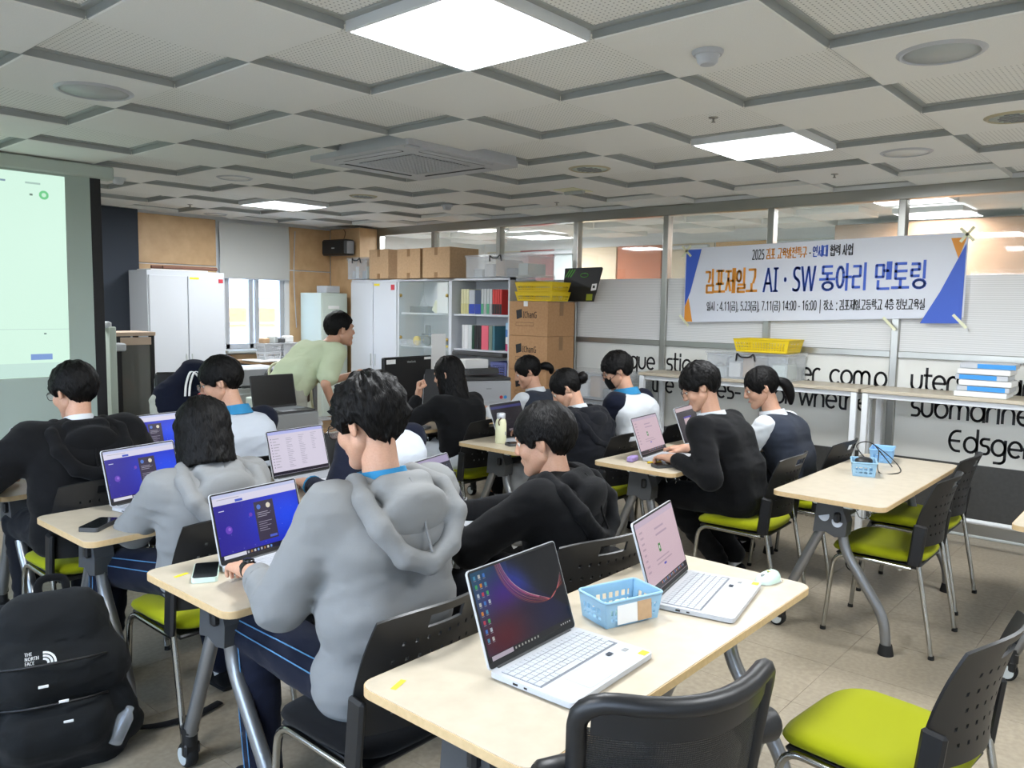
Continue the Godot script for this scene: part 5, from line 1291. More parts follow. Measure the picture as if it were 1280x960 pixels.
func table_things():

	stickers(laptop("white laptop with colourful swirl desktop on the foreground table", Vector3(1.53, TOP, -1.115), 0.03, "screen_desktop", 0.34))
	stickers(laptop("white laptop with pink page beside the blue basket", Vector3(2.2, TOP, -1.1), 0.2, "screen_pink", 0.3))
	laptop("laptop with blue space page before the boy in grey hoodie", Vector3(1.49, TOP, -2.275), 0.1, "screen_space", 0.26, "silver_lid")
	laptop("laptop with blue space page before the pupil with bobbed hair", Vector3(1.58, TOP, -3.33), 0.2, "screen_space", 0.26, "silver_lid")
	laptop("laptop with blue space page before the boy in white jacket", Vector3(2.03, TOP, -4.25), 0.1, "screen_space", 0.26, "silver_lid")
	laptop("laptop mostly hidden behind the pupil by the projection screen", Vector3(1.52, TOP, -4.25), 0.15, "screen_list", 0.26, "silver_lid")
	laptop("laptop showing a pale list, its user hidden behind the grey hoodie", Vector3(2.33, TOP, -3.29), 0.08, "screen_list", 0.26, "silver_lid")
	laptop("laptop with dark list page before the boy in black hoodie", Vector3(2.33, TOP, -2.25), 0.25, "screen_dark_list", 0.42, "silver_lid")
	laptop("laptop with pale page before the boy in black sweater", Vector3(4.14, TOP, -2.33), 0.12, "screen_pink", 0.36)
	laptop("laptop with dark windows before the girl nearest the banner", Vector3(4.76, TOP, -2.4), 0.15, "screen_windows", 0.36)
	laptop("laptop with dim screen behind the cream bottle", Vector3(4.0, TOP, -3.32), 0.1, "screen_dim", 0.36)
	laptop("laptop with maroon screen before the girl with long hair", Vector3(3.74, TOP, -4.28), -0.05, "screen_maroon", 0.3)
	phone("thick phone beside the wrist with a black watch", Vector3(1.255, TOP, -2.385), -0.55, "mint")
	phone("phone on the table of the pupil with bobbed hair", Vector3(1.25, TOP, -3.2), -0.9)
	phone("black phone lying beside the boy in black hoodie", Vector3(2.475, TOP, -2.46), -0.9)
	phone("flat black phone before the boy in black sweater", Vector3(3.9, TOP, -2.24), 1.1)
	phone("phone beside the cream bottle", Vector3(3.83, TOP, -3.27), 1.2)
	var bk := crate("blue_basket", "light blue basket with a paper label between the two laptops", Vector3(1.885, TOP, -1.215), Vector3(0.2, 0.075, 0.125), "blue_plastic", -0.32)
	part("paper_label", bx(Vector3(0.0, 0.036, 0.064), Vector3(0.12, 0.055, 0.002), 0.0, Basis(Vector3.RIGHT, -0.08)), "paper", bk)
	part("label_photo", bx(Vector3(0.035, 0.036, 0.0654), Vector3(0.05, 0.055, 0.001), 0.0, Basis(Vector3.RIGHT, -0.08)), "carton", bk)
	mouse("pale mouse lying in the blue basket", Vector3(1.88, TOP + 0.012, -1.215), 1.2)
	mouse("mint mouse at the right end of the foreground table", Vector3(2.465, TOP, -1.025), 1.35)
	for k in [[1.18, -1.36, 0.35, "yellow sticker at the left corner of the foreground table"], [1.2, -2.44, 0.2, "yellow sticker on the table of the boy in grey hoodie"]]:
		single("table_sticker", bx(Vector3(k[0], 0.7217, k[1]), Vector3(0.05, 0.0006, 0.014), 0.0, Basis(Vector3.UP, k[2])), "yellow_label", k[3], "sticker")
	# empty table
	var b1 := crate("blue_basket", "light blue basket with a black charger on the empty table", Vector3(4.5, TOP, -1.37), Vector3(0.17, 0.075, 0.12), "blue_plastic", 0.35)
	var b2 := crate("blue_basket", "light blue basket at the far end of the empty table", Vector3(5.0, TOP, -1.42), Vector3(0.19, 0.075, 0.12), mat("sky_plastic", Color(0.5, 0.68, 0.84), 0.45), 0.2)
	single("charger", bl(Vector3(4.5, TOP + 0.072, -1.37), Vector3(0.06, 0.022, 0.045)), "black", "black charger lying in the small blue basket", "charger")
	single("charger_cable", tb(smooth_path([Vector3(4.55, TOP + 0.08, -1.38), Vector3(4.62, TOP + 0.13, -1.45), Vector3(4.74, TOP + 0.14, -1.42), Vector3(4.82, TOP + 0.06, -1.33), Vector3(4.76, TOP + 0.004, -1.25), Vector3(4.62, TOP + 0.004, -1.24), Vector3(4.6, TOP + 0.004, -1.32), Vector3(4.72, TOP + 0.1, -1.36), Vector3(4.8, TOP + 0.11, -1.4), Vector3(4.78, TOP + 0.01, -1.3)]), 0.003, 6), "black", "looped black cable on the empty table", "cable")
	# pencils, eraser, bottle
	single("eraser_case", bx(Vector3(3.9, TOP + 0.015, -2.46), Vector3(0.09, 0.03, 0.04), 0.006, Basis(Vector3.UP, 0.2)), "lilac", "lilac eraser box on the table of the boy in black sweater", "eraser box")
	single("highlighter_pen", tb([Vector3(3.9, TOP + 0.006, -2.36), Vector3(3.98, TOP + 0.006, -2.3)], 0.006, 8), "yellow_plastic", "yellow highlighter beside the lilac box", "pen")
	var bo := thing("water_bottle", "cream flask with a steel lid on the table corner", "bottle", Vector3(3.81, TOP, -3.4))
	part("flask", lt([[0, 0], [0.033, 0], [0.036, 0.004], [0.036, 0.125], [0.032, 0.145], [0.026, 0.158]], 24), "cream_bottle", bo)
	part("lid", lt([[0.026, 0.158], [0.028, 0.16], [0.028, 0.19], [0.024, 0.194], [0, 0.194]], 24), "silver_lid", bo)
	part("loop", tb(bend([Vector3(-0.02, 0.165, 0.02), Vector3(-0.045, 0.15, 0.02), Vector3(-0.045, 0.13, 0.02), Vector3(-0.037, 0.12, 0.02)], 0.012, 3), 0.004, 6), "brown_seat", bo)
	part("print_mark", bx(Vector3(0.004, 0.065, 0.0362), Vector3(0.01, 0.022, 0.001), 0.0, Basis()), "grey_plastic", bo)
	single("pencil_tray", bx(Vector3(3.83, TOP + 0.03, -3.22), Vector3(0.06, 0.02, 0.02), 0.004, Basis(Vector3.UP, 0.8)), "yellow_plastic", "short yellow pencil case by the phone and bottle", "pencil case")
	backpacks()
func backpacks():
	# black rucksack on the floor in the left foreground
	var t := thing("backpack", "black rucksack with white emblem on the floor in the left foreground", "backpack", Vector3(0.98, 0, -2.92), -0.33)
	t.scale = Vector3.ONE * 1.12
	var pr := [[Vector3(-0.1, 0.1, 0), Vector3(0.1, 0.1, 0.0), 0.11, 0.11, 0.05], [Vector3(-0.1, 0.28, -0.02), Vector3(0.1, 0.28, -0.02), 0.11, 0.11, 0.05], [Vector3(-0.06, 0.43, -0.05), Vector3(0.06, 0.43, -0.05), 0.09, 0.09, 0.06], [Vector3(-0.07, 0.14, 0.09), Vector3(0.07, 0.14, 0.09), 0.08, 0.08, 0.03], [Vector3(-0.06, 0.3, 0.06), Vector3(0.06, 0.3, 0.06), 0.075, 0.06, 0.03], [Vector3(-0.18, 0.1, 0.03), Vector3(-0.17, 0.18, 0.02), 0.06, 0.04, 0.02], [Vector3(0.18, 0.1, 0.03), Vector3(0.17, 0.18, 0.02), 0.06, 0.04, 0.02], [Vector3(-0.08, 0.05, 0.03), Vector3(0.12, 0.05, 0.03), 0.06, 0.06, 0.05]]
	part("bag_body", field(pr, 0.012, 0.014, 7.0), "pack_cloth", t)
	part("carry_loop", tb(smooth_path([Vector3(-0.04, 0.5, -0.06), Vector3(-0.03, 0.555, -0.07), Vector3(0.03, 0.555, -0.07), Vector3(0.04, 0.5, -0.06)]), 0.012, 8, false, 0.4, Vector3(0, 0, 1)), "black_cloth", t)
	for y in [0.365, 0.24, 0.17]: part("zip_line", tb(smooth_path([Vector3(-0.14, y - 0.02, 0.07), Vector3(-0.07, y, 0.13), Vector3(0.07, y, 0.13), Vector3(0.14, y - 0.02, 0.07)]), 0.004, 6), "black", t)
	for k in [[0.02, 0.255], [0.03, 0.19], [-0.03, 0.31]]: part("zip_pull", bx(Vector3(k[0], k[1], 0.155), Vector3(0.026, 0.008, 0.004), 0.001), "paper", t)
	var xe := Transform3D(Basis(), Vector3(-0.045, 0.385, 0.128)).rotated_local(Vector3.RIGHT, -0.35)
	var em := S()
	for k in 3: latin(em, ["THE", "NORTH", "FACE"][k], Vector2(-0.03, 0.012 - 0.013 * k), 0.01, 0.8, xe)
	part("emblem_text", em, "paper", t, "white embroidered letters")
	var er := S()
	for k in 3: stroke(er, arc(0.018, -0.014, 0.012 + 0.009 * k, 0.012 + 0.009 * k, 0, 90, 8), 0.006, xe)
	part("emblem_arcs", er, "paper", t, "white embroidered arcs")
	part("side_bottle", lt([[0, 0], [0.024, 0], [0.024, 0.08], [0.012, 0.098], [0.012, 0.11], [0, 0.11]], 14, Transform3D(Basis(Vector3(0, 0, 1), -0.45), Vector3(0.15, 0.07, 0.105))), "clear_bin", t)
	part("floor_strap", tb(smooth_path([Vector3(0.16, 0.06, 0.0), Vector3(0.28, 0.012, -0.05), Vector3(0.4, 0.012, -0.06), Vector3(0.5, 0.01, -0.12)]), 0.018, 8, false, 0.3, Vector3.UP), "black_cloth", t)
	var u := thing("backpack", "black backpack leaning behind the foreground table", "backpack", Vector3(2.98, 0, -1.98), 0.5)
	part("bag_body", field([[Vector3(-0.1, 0.12, 0), Vector3(0.1, 0.12, 0), 0.12, 0.12, 0.05], [Vector3(-0.09, 0.3, 0.0), Vector3(0.09, 0.3, 0.0), 0.1, 0.1, 0.05], [Vector3(-0.05, 0.43, 0), Vector3(0.05, 0.43, 0), 0.07, 0.07, 0.05], [Vector3(-0.06, 0.18, 0.1), Vector3(0.06, 0.18, 0.1), 0.06, 0.06, 0.03]], 0.014, 0.014, 7.0), "black_cloth", u)
	part("strap", tb(smooth_path([Vector3(-0.1, 0.45, 0.06), Vector3(-0.16, 0.3, 0.12), Vector3(-0.12, 0.12, 0.12)]), 0.02, 8, false, 0.35, Vector3(0, 0, 1)), "pack_cloth", u)
	part("reflective_tab", bx(Vector3(0.02, 0.33, 0.1), Vector3(0.06, 0.008, 0.004), 0.001, Basis(Vector3(0, 0, 1), 0.5)), "paper", u)
	var v := thing("backpack", "black bag on the floor at the left edge", "backpack", Vector3(0.93, 0, -3.5), 0.2)
	part("bag_body", field([[Vector3(-0.1, 0.12, 0), Vector3(0.1, 0.12, 0), 0.12, 0.12, 0.05], [Vector3(-0.06, 0.3, 0.0), Vector3(0.06, 0.3, 0.0), 0.09, 0.09, 0.05]], 0.016, 0.014, 7.0), "black_cloth", v)
	part("strap", tb(smooth_path([Vector3(-0.06, 0.36, 0.06), Vector3(-0.12, 0.24, 0.13), Vector3(-0.1, 0.1, 0.12)]), 0.018, 8, false, 0.35, Vector3(0, 0, 1)), "pack_cloth", v)

func back_area():
	# projection screen hung across the left
	var t := thing("projection_screen", "large projection screen hanging at the left with a pale green page", "projection screen", Vector3(0.96, 0, -5.85))
	part("screen_casing", bx(Vector3(0, 2.47, -0.03), Vector3(3.0, 0.09, 0.1), 0.01), "casing", t)
	part("screen_cloth", bx(Vector3(0, 1.51, 0), Vector3(2.68, 1.86, 0.006)), mat("screen_grey", Color(0.66, 0.71, 0.67), 0.85), t)
	for s in [-1.0, 1.0]: part("black_border", bx(Vector3(s * 1.375, 1.51, 0.001), Vector3(0.07, 1.86, 0.009), 0.001), "ink", t)
	part("bottom_bar", tb([Vector3(-1.42, 0.57, 0), Vector3(1.42, 0.57, 0)], 0.02, 10), "casing", t)
	var s := S()
	quv(s, Vector3(-1.2, 2.41, 0.006), Vector3(1.18, 2.41, 0.006), Vector3(1.17, 1.08, 0.006), Vector3(-1.2, 1.08, 0.006))
	part("screen_picture", s, "screen_projected", t)
	# glazed rack and a tall board behind the screen
	var r := thing("glazed_rack", "dark rack with a glazed door and tan top beside the screen", "rack", Vector3(2.8, 0, -6.5))
	for x in [-0.13, 0.13]:
		for z in [-0.14, 0.14]: part("post", bx(Vector3(x, 0.66, z), Vector3(0.035, 1.32, 0.035), 0.003), "ink", r)
	part("rack_top", bx(Vector3(0, 1.335, 0), Vector3(0.31, 0.03, 0.33), 0.003), mat("tan_board", Color(0.75, 0.66, 0.58), 0.6), r)
	part("header_board", bx(Vector3(0, 1.28, 0.155), Vector3(0.24, 0.06, 0.012), 0.002), "tan_board", r)
	part("door_pane", bx(Vector3(0, 0.7, 0.15), Vector3(0.22, 1.1, 0.006)), mat("smoked_pane", Color(0.42, 0.42, 0.4, 0.75), 0.08), r)
	M.smoked_pane.transparency = BaseMaterial3D.TRANSPARENCY_ALPHA
	part("bottom_board", bx(Vector3(0, 0.08, 0), Vector3(0.26, 0.03, 0.28), 0.002), "charcoal", r)
	part("door_handle", bx(Vector3(0.155, 0.9, 0.17), Vector3(0.05, 0.17, 0.04), 0.012), "white_plastic", r)
	single("pink_cloth_roll", bl(Vector3(2.76, 0.9, -6.45), Vector3(0.06, 0.07, 0.06), 10, 6), mat("pink", Color(0.85, 0.45, 0.5), 0.8), "pink and white bundle inside the glazed rack", "bundle")
	var pb := thing("whiteboard_stand", "tall pale board on edge right of the projection screen", "board", Vector3(2.54, 0, -6.38))
	part("board_panel", bx(Vector3(0, 0.74, 0), Vector3(0.05, 1.32, 0.5), 0.006), "casing", pb)
	part("board_cap", lt([[0, 0], [0.03, 0], [0.03, 0.04], [0.01, 0.05], [0, 0.05]], 12, Transform3D(Basis(), Vector3(-0.02, 1.39, 0.2))), "white_plastic", pb)
	part("foot", bx(Vector3(0, 0.04, 0), Vector3(0.12, 0.08, 0.55), 0.01), "charcoal", pb)
	part("pen_tray", bx(Vector3(0.08, 1.24, 0), Vector3(0.12, 0.06, 0.3), 0.01), "white_plastic", pb)
	# a varsity jacket over a chair back
	var jc := thing("swivel_chair", "dark chair under the navy jacket", "chair", Vector3(2.8, 0, -5.55), -0.4)
	part("chair_back", bx(Vector3(0, 0.85, 0.1), Vector3(0.42, 0.5, 0.04), 0.015), "dark_plastic", jc)
	part("seat", cushion(0.46, 0.45, 0.06), "black_cloth", jc).position = Vector3(0, 0.46, -0.12)
	part("column", tb([Vector3(0, 0.1, -0.1), Vector3(0, 0.44, -0.1)], 0.03, 10), "black", jc)
	for k in 5:
		var a := TAU * k / 5
		part("base_spoke", tb([Vector3(0, 0.1, -0.1), Vector3(cos(a) * 0.27, 0.03, -0.1 + sin(a) * 0.27)], [0.028, 0.018], 8), "dark_plastic", jc)
	var jk := thing("varsity_jacket", "navy jacket with white stripes hung over a chair", "jacket", Vector3(2.77, 0, -5.4), -0.4)
	jk.scale = Vector3(1.2, 1.02, 1.1)
	part("jacket_body", field([[Vector3(0.0, 1.1, 0.02), Vector3(0.05, 1.09, 0.02), 0.06, 0.055, 0.05], [Vector3(0, 1.08, 0.02), Vector3(-0.13, 0.94, 0.02), 0.06, 0.08, 0.05], [Vector3(0.03, 1.08, 0.02), Vector3(0.15, 0.95, 0.02), 0.06, 0.07, 0.05], [Vector3(-0.12, 0.85, 0.03), Vector3(0.12, 0.85, 0.03), 0.1, 0.1, 0.06], [Vector3(-0.1, 0.62, 0.03), Vector3(0.1, 0.62, 0.03), 0.09, 0.09, 0.06]], 0.012, 0.012, 6.0), "navy_cloth", jk)
	part("sleeve", field([[Vector3(-0.19, 0.9, 0.04), Vector3(-0.17, 0.72, 0.06), 0.045, 0.055, 0.03], [Vector3(-0.17, 0.72, 0.06), Vector3(-0.19, 0.55, 0.05), 0.055, 0.05, 0.03]], 0.012, 0.012, 8.0), "beige_cloth", jk)
	for k in [0.0, 0.022]: part("rib_stripe", tb(smooth_path([Vector3(-0.05 + k, 0.93, 0.148), Vector3(-0.04 + k, 1.02, 0.125), Vector3(-0.01 + k, 1.09, 0.092), Vector3(0.035 + k, 1.04, 0.11), Vector3(0.05 + k, 0.95, 0.145)]), 0.007, 6), "paper", jk)
	for k in 3: part("snap_button", bl(Vector3(0.04, 0.84 - 0.09 * k, 0.145), Vector3(0.009, 0.009, 0.006), 8, 6), "paper", jk)
	single("red_cap", bl(Vector3(2.62, 0.95, -4.95), Vector3(0.06, 0.06, 0.06), 12, 8), "red", "small red ball-shaped top seen before the boy's chin", "ball")
	single("grey_pedestal", bx(Vector3(2.62, 0.445, -4.95), Vector3(0.16, 0.89, 0.16), 0.006), "charcoal", "dark pedestal under the red ball", "pedestal")
	# projector on a low grey cabinet
	var lc := thing("low_cabinet", "low grey cabinet under the white projector", "cabinet", Vector3(4.02, 0, -6.75))
	part("body", bx(Vector3(0, 0.41, 0), Vector3(0.56, 0.82, 0.4), 0.004), "light_grey", lc)
	for sg in [-1.0, 1.0]:
		var d := part("door", bx(Vector3(sg * 0.137, 0.4, 0.207), Vector3(0.262, 0.74, 0.014), 0.003), "light_grey", lc)
		part("lock", lt([[0, 0], [0.014, 0], [0.014, 0.006], [0, 0.006]], 12, Transform3D(Basis(Vector3.RIGHT, PI / 2), Vector3(sg * 0.04, 0.68, 0.215))), "charcoal", d)
	var pj := thing("projector", "white projector with a round lens on the low cabinet", "projector", Vector3(4.0, 0.822, -6.7))
	part("projector_body", bx(Vector3(0, 0.1, 0), Vector3(0.42, 0.17, 0.3), 0.02), "white_plastic", pj)
	part("lens_ring", lt([[0.03, 0], [0.058, 0], [0.058, 0.02], [0.05, 0.03], [0.03, 0.03]], 24, Transform3D(Basis(Vector3.RIGHT, PI / 2), Vector3(0.11, 0.1, 0.15))), "charcoal", pj)
	part("lens_glass", lt([[0, 0.02], [0.03, 0.012], [0.045, 0.0]], 20, Transform3D(Basis(Vector3.RIGHT, PI / 2), Vector3(0.11, 0.1, 0.152))), mat("lens_dark", Color(0.1, 0.11, 0.14), 0.1), pj)
	for sx in [-0.17, 0.17]: part("foot", lt([[0, 0], [0.014, 0], [0.014, 0.02], [0, 0.02]], 10, Transform3D(Basis(), Vector3(sx, 0, 0.1))), "rubber", pj)
	single("paper_cylinder", lt([[0, 0], [0.1, 0], [0.1, 0.26], [0.098, 0.27], [0, 0.27]], 20, Transform3D(Basis(), Vector3(3.8, 0.5, -6.25))), "casing", "pale grey bin before the low cabinet", "bin")
	single("bin_stand", bx(Vector3(3.8, 0.25, -6.25), Vector3(0.2, 0.5, 0.2), 0.005), "light_grey", "grey box under the pale bin", "box")
	# wooden side table with wire baskets under the window
	var wt := thing("window_table", "small wooden table under the window carrying baskets", "table", Vector3(4.62, 0, -7.2))
	part("tabletop", bx(Vector3(0, 1.0, 0), Vector3(0.7, 0.03, 0.5), 0.004), "desk_wood", wt)
	part("apron", bx(Vector3(0, 0.95, 0), Vector3(0.62, 0.06, 0.42), 0.003), "charcoal", wt)
	for sx in [-0.3, 0.3]:
		for sz in [-0.2, 0.2]: part("leg", bx(Vector3(sx, 0.47, sz), Vector3(0.04, 0.93, 0.04), 0.003), "leg_metal", wt)
	single("white_shelf_paper", bx(Vector3(4.5, 1.022, -7.1), Vector3(0.5, 0.012, 0.34), 0.003), "paper", "white sheet of paper under the baskets", "paper")
	for k in 4: crate("white_basket", ["lower left white basket under the window", "upper left white basket under the window", "lower right white basket under the window", "upper right white basket under the window"][k], Vector3(4.48 + 0.22 * (k / 2), 1.03 + 0.082 * (k % 2), -7.15), Vector3(0.19, 0.075, 0.16), "white_plastic")
	for k in 4: single("model_part", bx(Vector3(4.43 + 0.09 * k, 1.215 + 0.01 * (k % 2), -7.15), Vector3(0.07, 0.05 + 0.02 * (k % 2), 0.1), 0.008, Basis(Vector3.UP, k * 0.5)), ["carton", "light_grey", "charcoal", "paper"][k], "small %s part piled in the white baskets" % ["tan", "grey", "black", "white"][k], "part")
	teacher_desk()
	# loudspeaker, locker
	var sp := thing("wall_speaker", "black loudspeaker mounted high in the back corner", "loudspeaker", Vector3(6.02, 2.27, -8.06), -PI / 2 + 0.12)
	part("speaker_body", bx(Vector3(0, 0, 0), Vector3(0.42, 0.19, 0.16), 0.02), "dark_plastic", sp)
	part("speaker_cloth", bx(Vector3(0, 0, 0.08), Vector3(0.38, 0.15, 0.012), 0.005), "black", sp)
	part("badge", bx(Vector3(0, -0.01, 0.087), Vector3(0.05, 0.012, 0.002)), "light_grey", sp)
	part("wall_bracket", bx(Vector3(0, 0, -0.09), Vector3(0.06, 0.1, 0.05), 0.004), "black", sp)
	part("speaker_cable", tb(smooth_path([Vector3(0.0, 0.08, -0.08), Vector3(0.02, 0.18, -0.1), Vector3(-0.01, 0.23, -0.1)]), 0.004, 5), "brown_seat", sp)
	var lk := thing("narrow_locker", "narrow beige steel locker behind the white cabinet", "locker", Vector3(5.85, 0, -8.12))
	part("body", bx(Vector3(0, 0.86, 0), Vector3(0.38, 1.72, 0.42), 0.004), "casing", lk)
	part("door", bx(Vector3(0, 0.88, 0.215), Vector3(0.35, 1.6, 0.012), 0.003), "casing", lk)
	part("name_plate", bx(Vector3(-0.02, 1.55, 0.223), Vector3(0.16, 0.035, 0.003), 0.001), "paper", lk)
	part("handle", bx(Vector3(-0.13, 1.3, 0.228), Vector3(0.014, 0.14, 0.016), 0.004), "chrome", lk)
	single("white_router_box", bx(Vector3(5.9, 1.765, -8.1), Vector3(0.2, 0.085, 0.2), 0.006), "white_plastic", "small white box on the beige locker", "box")
func teacher_desk():
	var d := thing("teacher_desk", "long brown-topped desk in front of the standing man", "desk", Vector3(3.95, 0, -4.91))
	part("desktop", pz(PackedVector2Array([Vector2(-0.96, -0.25), Vector2(0.95, -0.25), Vector2(0.95, 0.25), Vector2(-0.86, 0.25), Vector2(-0.96, 0.13)]), 0.03, Transform3D(Basis(Vector3.RIGHT, PI / 2), Vector3(0, 0.705, 0))), "desk_wood", d)
	for x in [-0.85, 0.85]: part("side_panel", bx(Vector3(x, 0.345, 0), Vector3(0.03, 0.69, 0.4), 0.003), "charcoal", d)
	part("modesty_panel", bx(Vector3(0, 0.42, 0.2), Vector3(1.66, 0.5, 0.018), 0.002), "charcoal", d)
	var y := 0.7205
	single("laptop_riser", bx(Vector3(3.2, y + 0.055, -4.91), Vector3(0.4, 0.11, 0.25), 0.01), "grey_plastic", "grey riser box under the black laptop", "riser")
	var lp := laptop("black laptop with a dark screen on the grey riser", Vector3(3.2, y + 0.111, -4.91), 0.0, "screen_off", 0.2, "charcoal")
	single("desk_cable", tb(smooth_path([Vector3(3.1, y + 0.004, -4.72), Vector3(3.2, y + 0.004, -4.74), Vector3(3.28, y + 0.004, -4.71), Vector3(3.22, y + 0.004, -4.73), Vector3(3.14, y + 0.004, -4.74)]), 0.004, 5), "black", "short coil of black cable on the brown desk", "cable")
	mouse("white mouse on the brown desk", Vector3(3.42, y, -4.85), 0.4, "white_plastic")
	single("desk_keyboard", bx(Vector3(3.5, y + 0.01, -5.02), Vector3(0.3, 0.018, 0.12), 0.004), "white_plastic", "white keyboard half hidden on the brown desk", "keyboard")
	var m := thing("desktop_monitor", "black desktop monitor seen before the cabinets", "monitor", Vector3(4.38, y, -4.95), 0.06)
	part("monitor_shell", bx(Vector3(0, 0.29, 0), Vector3(0.55, 0.33, 0.035), 0.008), "dark_plastic", m)
	part("monitor_face", bx(Vector3(0, 0.295, 0.0185), Vector3(0.53, 0.3, 0.002)), "black", m)
	part("neck", bx(Vector3(0.02, 0.08, -0.03), Vector3(0.06, 0.2, 0.03), 0.004), "dark_plastic", m)
	part("foot", pz(rrect(0.22, 0.18, 0.03), 0.012, Transform3D(Basis(Vector3.RIGHT, PI / 2), Vector3(0.02, 0.007, -0.02))), "dark_plastic", m)
	part("label_slip", bx(Vector3(-0.2, 0.42, 0.021), Vector3(0.1, 0.035, 0.001)), "paper", m)
	part("label_slip", bx(Vector3(0.22, 0.435, 0.021), Vector3(0.08, 0.02, 0.001)), "paper", m)
	var s := S()
	latin(s, "ViewSonic", Vector2(-0.02, 0.405), 0.016, 1.0, Transform3D(Basis(), Vector3(0, 0, 0.021)))
	part("maker_name", s, "light_grey", m)
	var tb2 := thing("tilted_tablet", "thin dark tablet standing tilted beside the monitor", "tablet", Vector3(4.62, y, -4.82), -0.9)
	part("tablet_slab", bx(Vector3(0, 0.18, 0), Vector3(0.26, 0.34, 0.01), 0.003, Basis(Vector3.RIGHT, -0.3)), "black", tb2)
	part("tablet_edge", bx(Vector3(-0.131, 0.18, 0), Vector3(0.003, 0.34, 0.012), 0.001, Basis(Vector3.RIGHT, -0.3)), "silver_lid", tb2)
	part("tablet_foot", bx(Vector3(0, 0.012, 0.02), Vector3(0.16, 0.024, 0.1), 0.004), "light_grey", tb2)
	var wp := thing("white_paper_stand", "tall white sheet with a black drawing beside the monitor", "sheet", Vector3(4.83, y, -5.05))
	part("sheet_panel", bx(Vector3(0, 0.36, 0), Vector3(0.17, 0.54, 0.008), 0.002), "paper", wp)
	part("sheet_foot", bx(Vector3(0, 0.045, 0), Vector3(0.14, 0.09, 0.06), 0.004), "light_grey", wp)
	part("ink_drawing", tb(smooth_path([Vector3(-0.06, 0.3, 0.007), Vector3(-0.02, 0.36, 0.007), Vector3(0.06, 0.33, 0.007), Vector3(0.02, 0.26, 0.007), Vector3(-0.03, 0.25, 0.007), Vector3(-0.01, 0.31, 0.007), Vector3(0.05, 0.27, 0.007)]), 0.007, 5), "ink", wp)
	for k in 3: single("document_tray", bx(Vector3(4.6, y + 0.2 + 0.035 * k, -5.1), Vector3(0.34, 0.03, 0.1), 0.004), ["charcoal", "light_grey", "charcoal"][k], "%s tray of the stack behind the monitor" % ["lowest", "middle", "uppermost"][k], "tray", "document trays")
	single("tray_base", bx(Vector3(4.6, y + 0.0925, -5.1), Vector3(0.3, 0.185, 0.09), 0.004), "charcoal", "black base under the document trays", "base")
	# chair with a cream tube frame
	var c := thing("tube_chair", "brown chair with a cream tube frame beside the standing man", "chair", Vector3(3.95, 0, -5.75), PI)
	part("seat", cushion(0.42, 0.4, 0.05), "brown_seat", c).position = Vector3(0, 0.45, 0)
	part("backrest", bx(Vector3(0, 0.88, 0.2), Vector3(0.36, 0.3, 0.03), 0.012), "brown_seat", c)
	for sx in [-1.0, 1.0]:
		part("frame_tube", tb(bend([Vector3(sx * 0.2, 0.012, -0.18), Vector3(sx * 0.2, 0.42, -0.17), Vector3(sx * 0.2, 0.43, 0.16), Vector3(sx * 0.2, 1.06, 0.24), Vector3(sx * 0.1, 1.09, 0.245)], 0.06), 0.012, 8), "cream_bottle", c)
		part("rear_leg", tb([Vector3(sx * 0.2, 0.012, 0.22), Vector3(sx * 0.2, 0.42, 0.14)], 0.012, 8), "cream_bottle", c)
	# printer on a stand
	var p := thing("laser_printer", "white laser printer before the bookshelf", "printer", Vector3(5.42, 0.66, -5.08), -0.5)
	part("printer_body", bx(Vector3(0, 0.13, 0), Vector3(0.44, 0.26, 0.4), 0.015), "white_plastic", p)
	part("printer_lid", bx(Vector3(0, 0.275, 0), Vector3(0.43, 0.03, 0.39), 0.008), "charcoal", p)
	part("paper_drawer", bx(Vector3(0, 0.045, 0.203), Vector3(0.4, 0.07, 0.012), 0.004), "white_plastic", p)
	part("name_mark", bx(Vector3(0, 0.19, 0.201), Vector3(0.05, 0.008, 0.002)), "grey_plastic", p)
	part("round_sticker", lt([[0, 0], [0.016, 0], [0.016, 0.001], [0, 0.001]], 14, Transform3D(Basis(Vector3.RIGHT, PI / 2), Vector3(0.16, 0.11, 0.2005))), "sky_blue", p)
	part("round_sticker", lt([[0, 0], [0.016, 0], [0.016, 0.001], [0, 0.001]], 14, Transform3D(Basis(Vector3.RIGHT, PI / 2), Vector3(0.12, 0.11, 0.2005))), "red_label", p)
	single("paper_ream", bx(Vector3(5.4, 1.0, -5.1), Vector3(0.3, 0.05, 0.22), 0.004, Basis(Vector3.UP, -0.4)), "charcoal", "black folder lying on the printer", "folder")
	single("book_pile", bx(Vector3(5.36, 1.065, -5.15), Vector3(0.24, 0.08, 0.18), 0.004, Basis(Vector3.UP, -0.3)), "paper", "pile of paper on top of the black folder", "paper")
	var st := thing("printer_stand", "white stand under the laser printer", "stand", Vector3(5.42, 0, -5.08), -0.5)
	part("stand_top", bx(Vector3(0, 0.645, 0), Vector3(0.5, 0.028, 0.44), 0.004), "white_metal", st)
	for sx in [-0.22, 0.22]:
		for sz in [-0.19, 0.19]: part("leg", bx(Vector3(sx, 0.315, sz), Vector3(0.035, 0.63, 0.035), 0.003), "white_metal", st)
	part("stand_shelf", bx(Vector3(0, 0.3, 0), Vector3(0.46, 0.02, 0.4), 0.003), "white_metal", st)

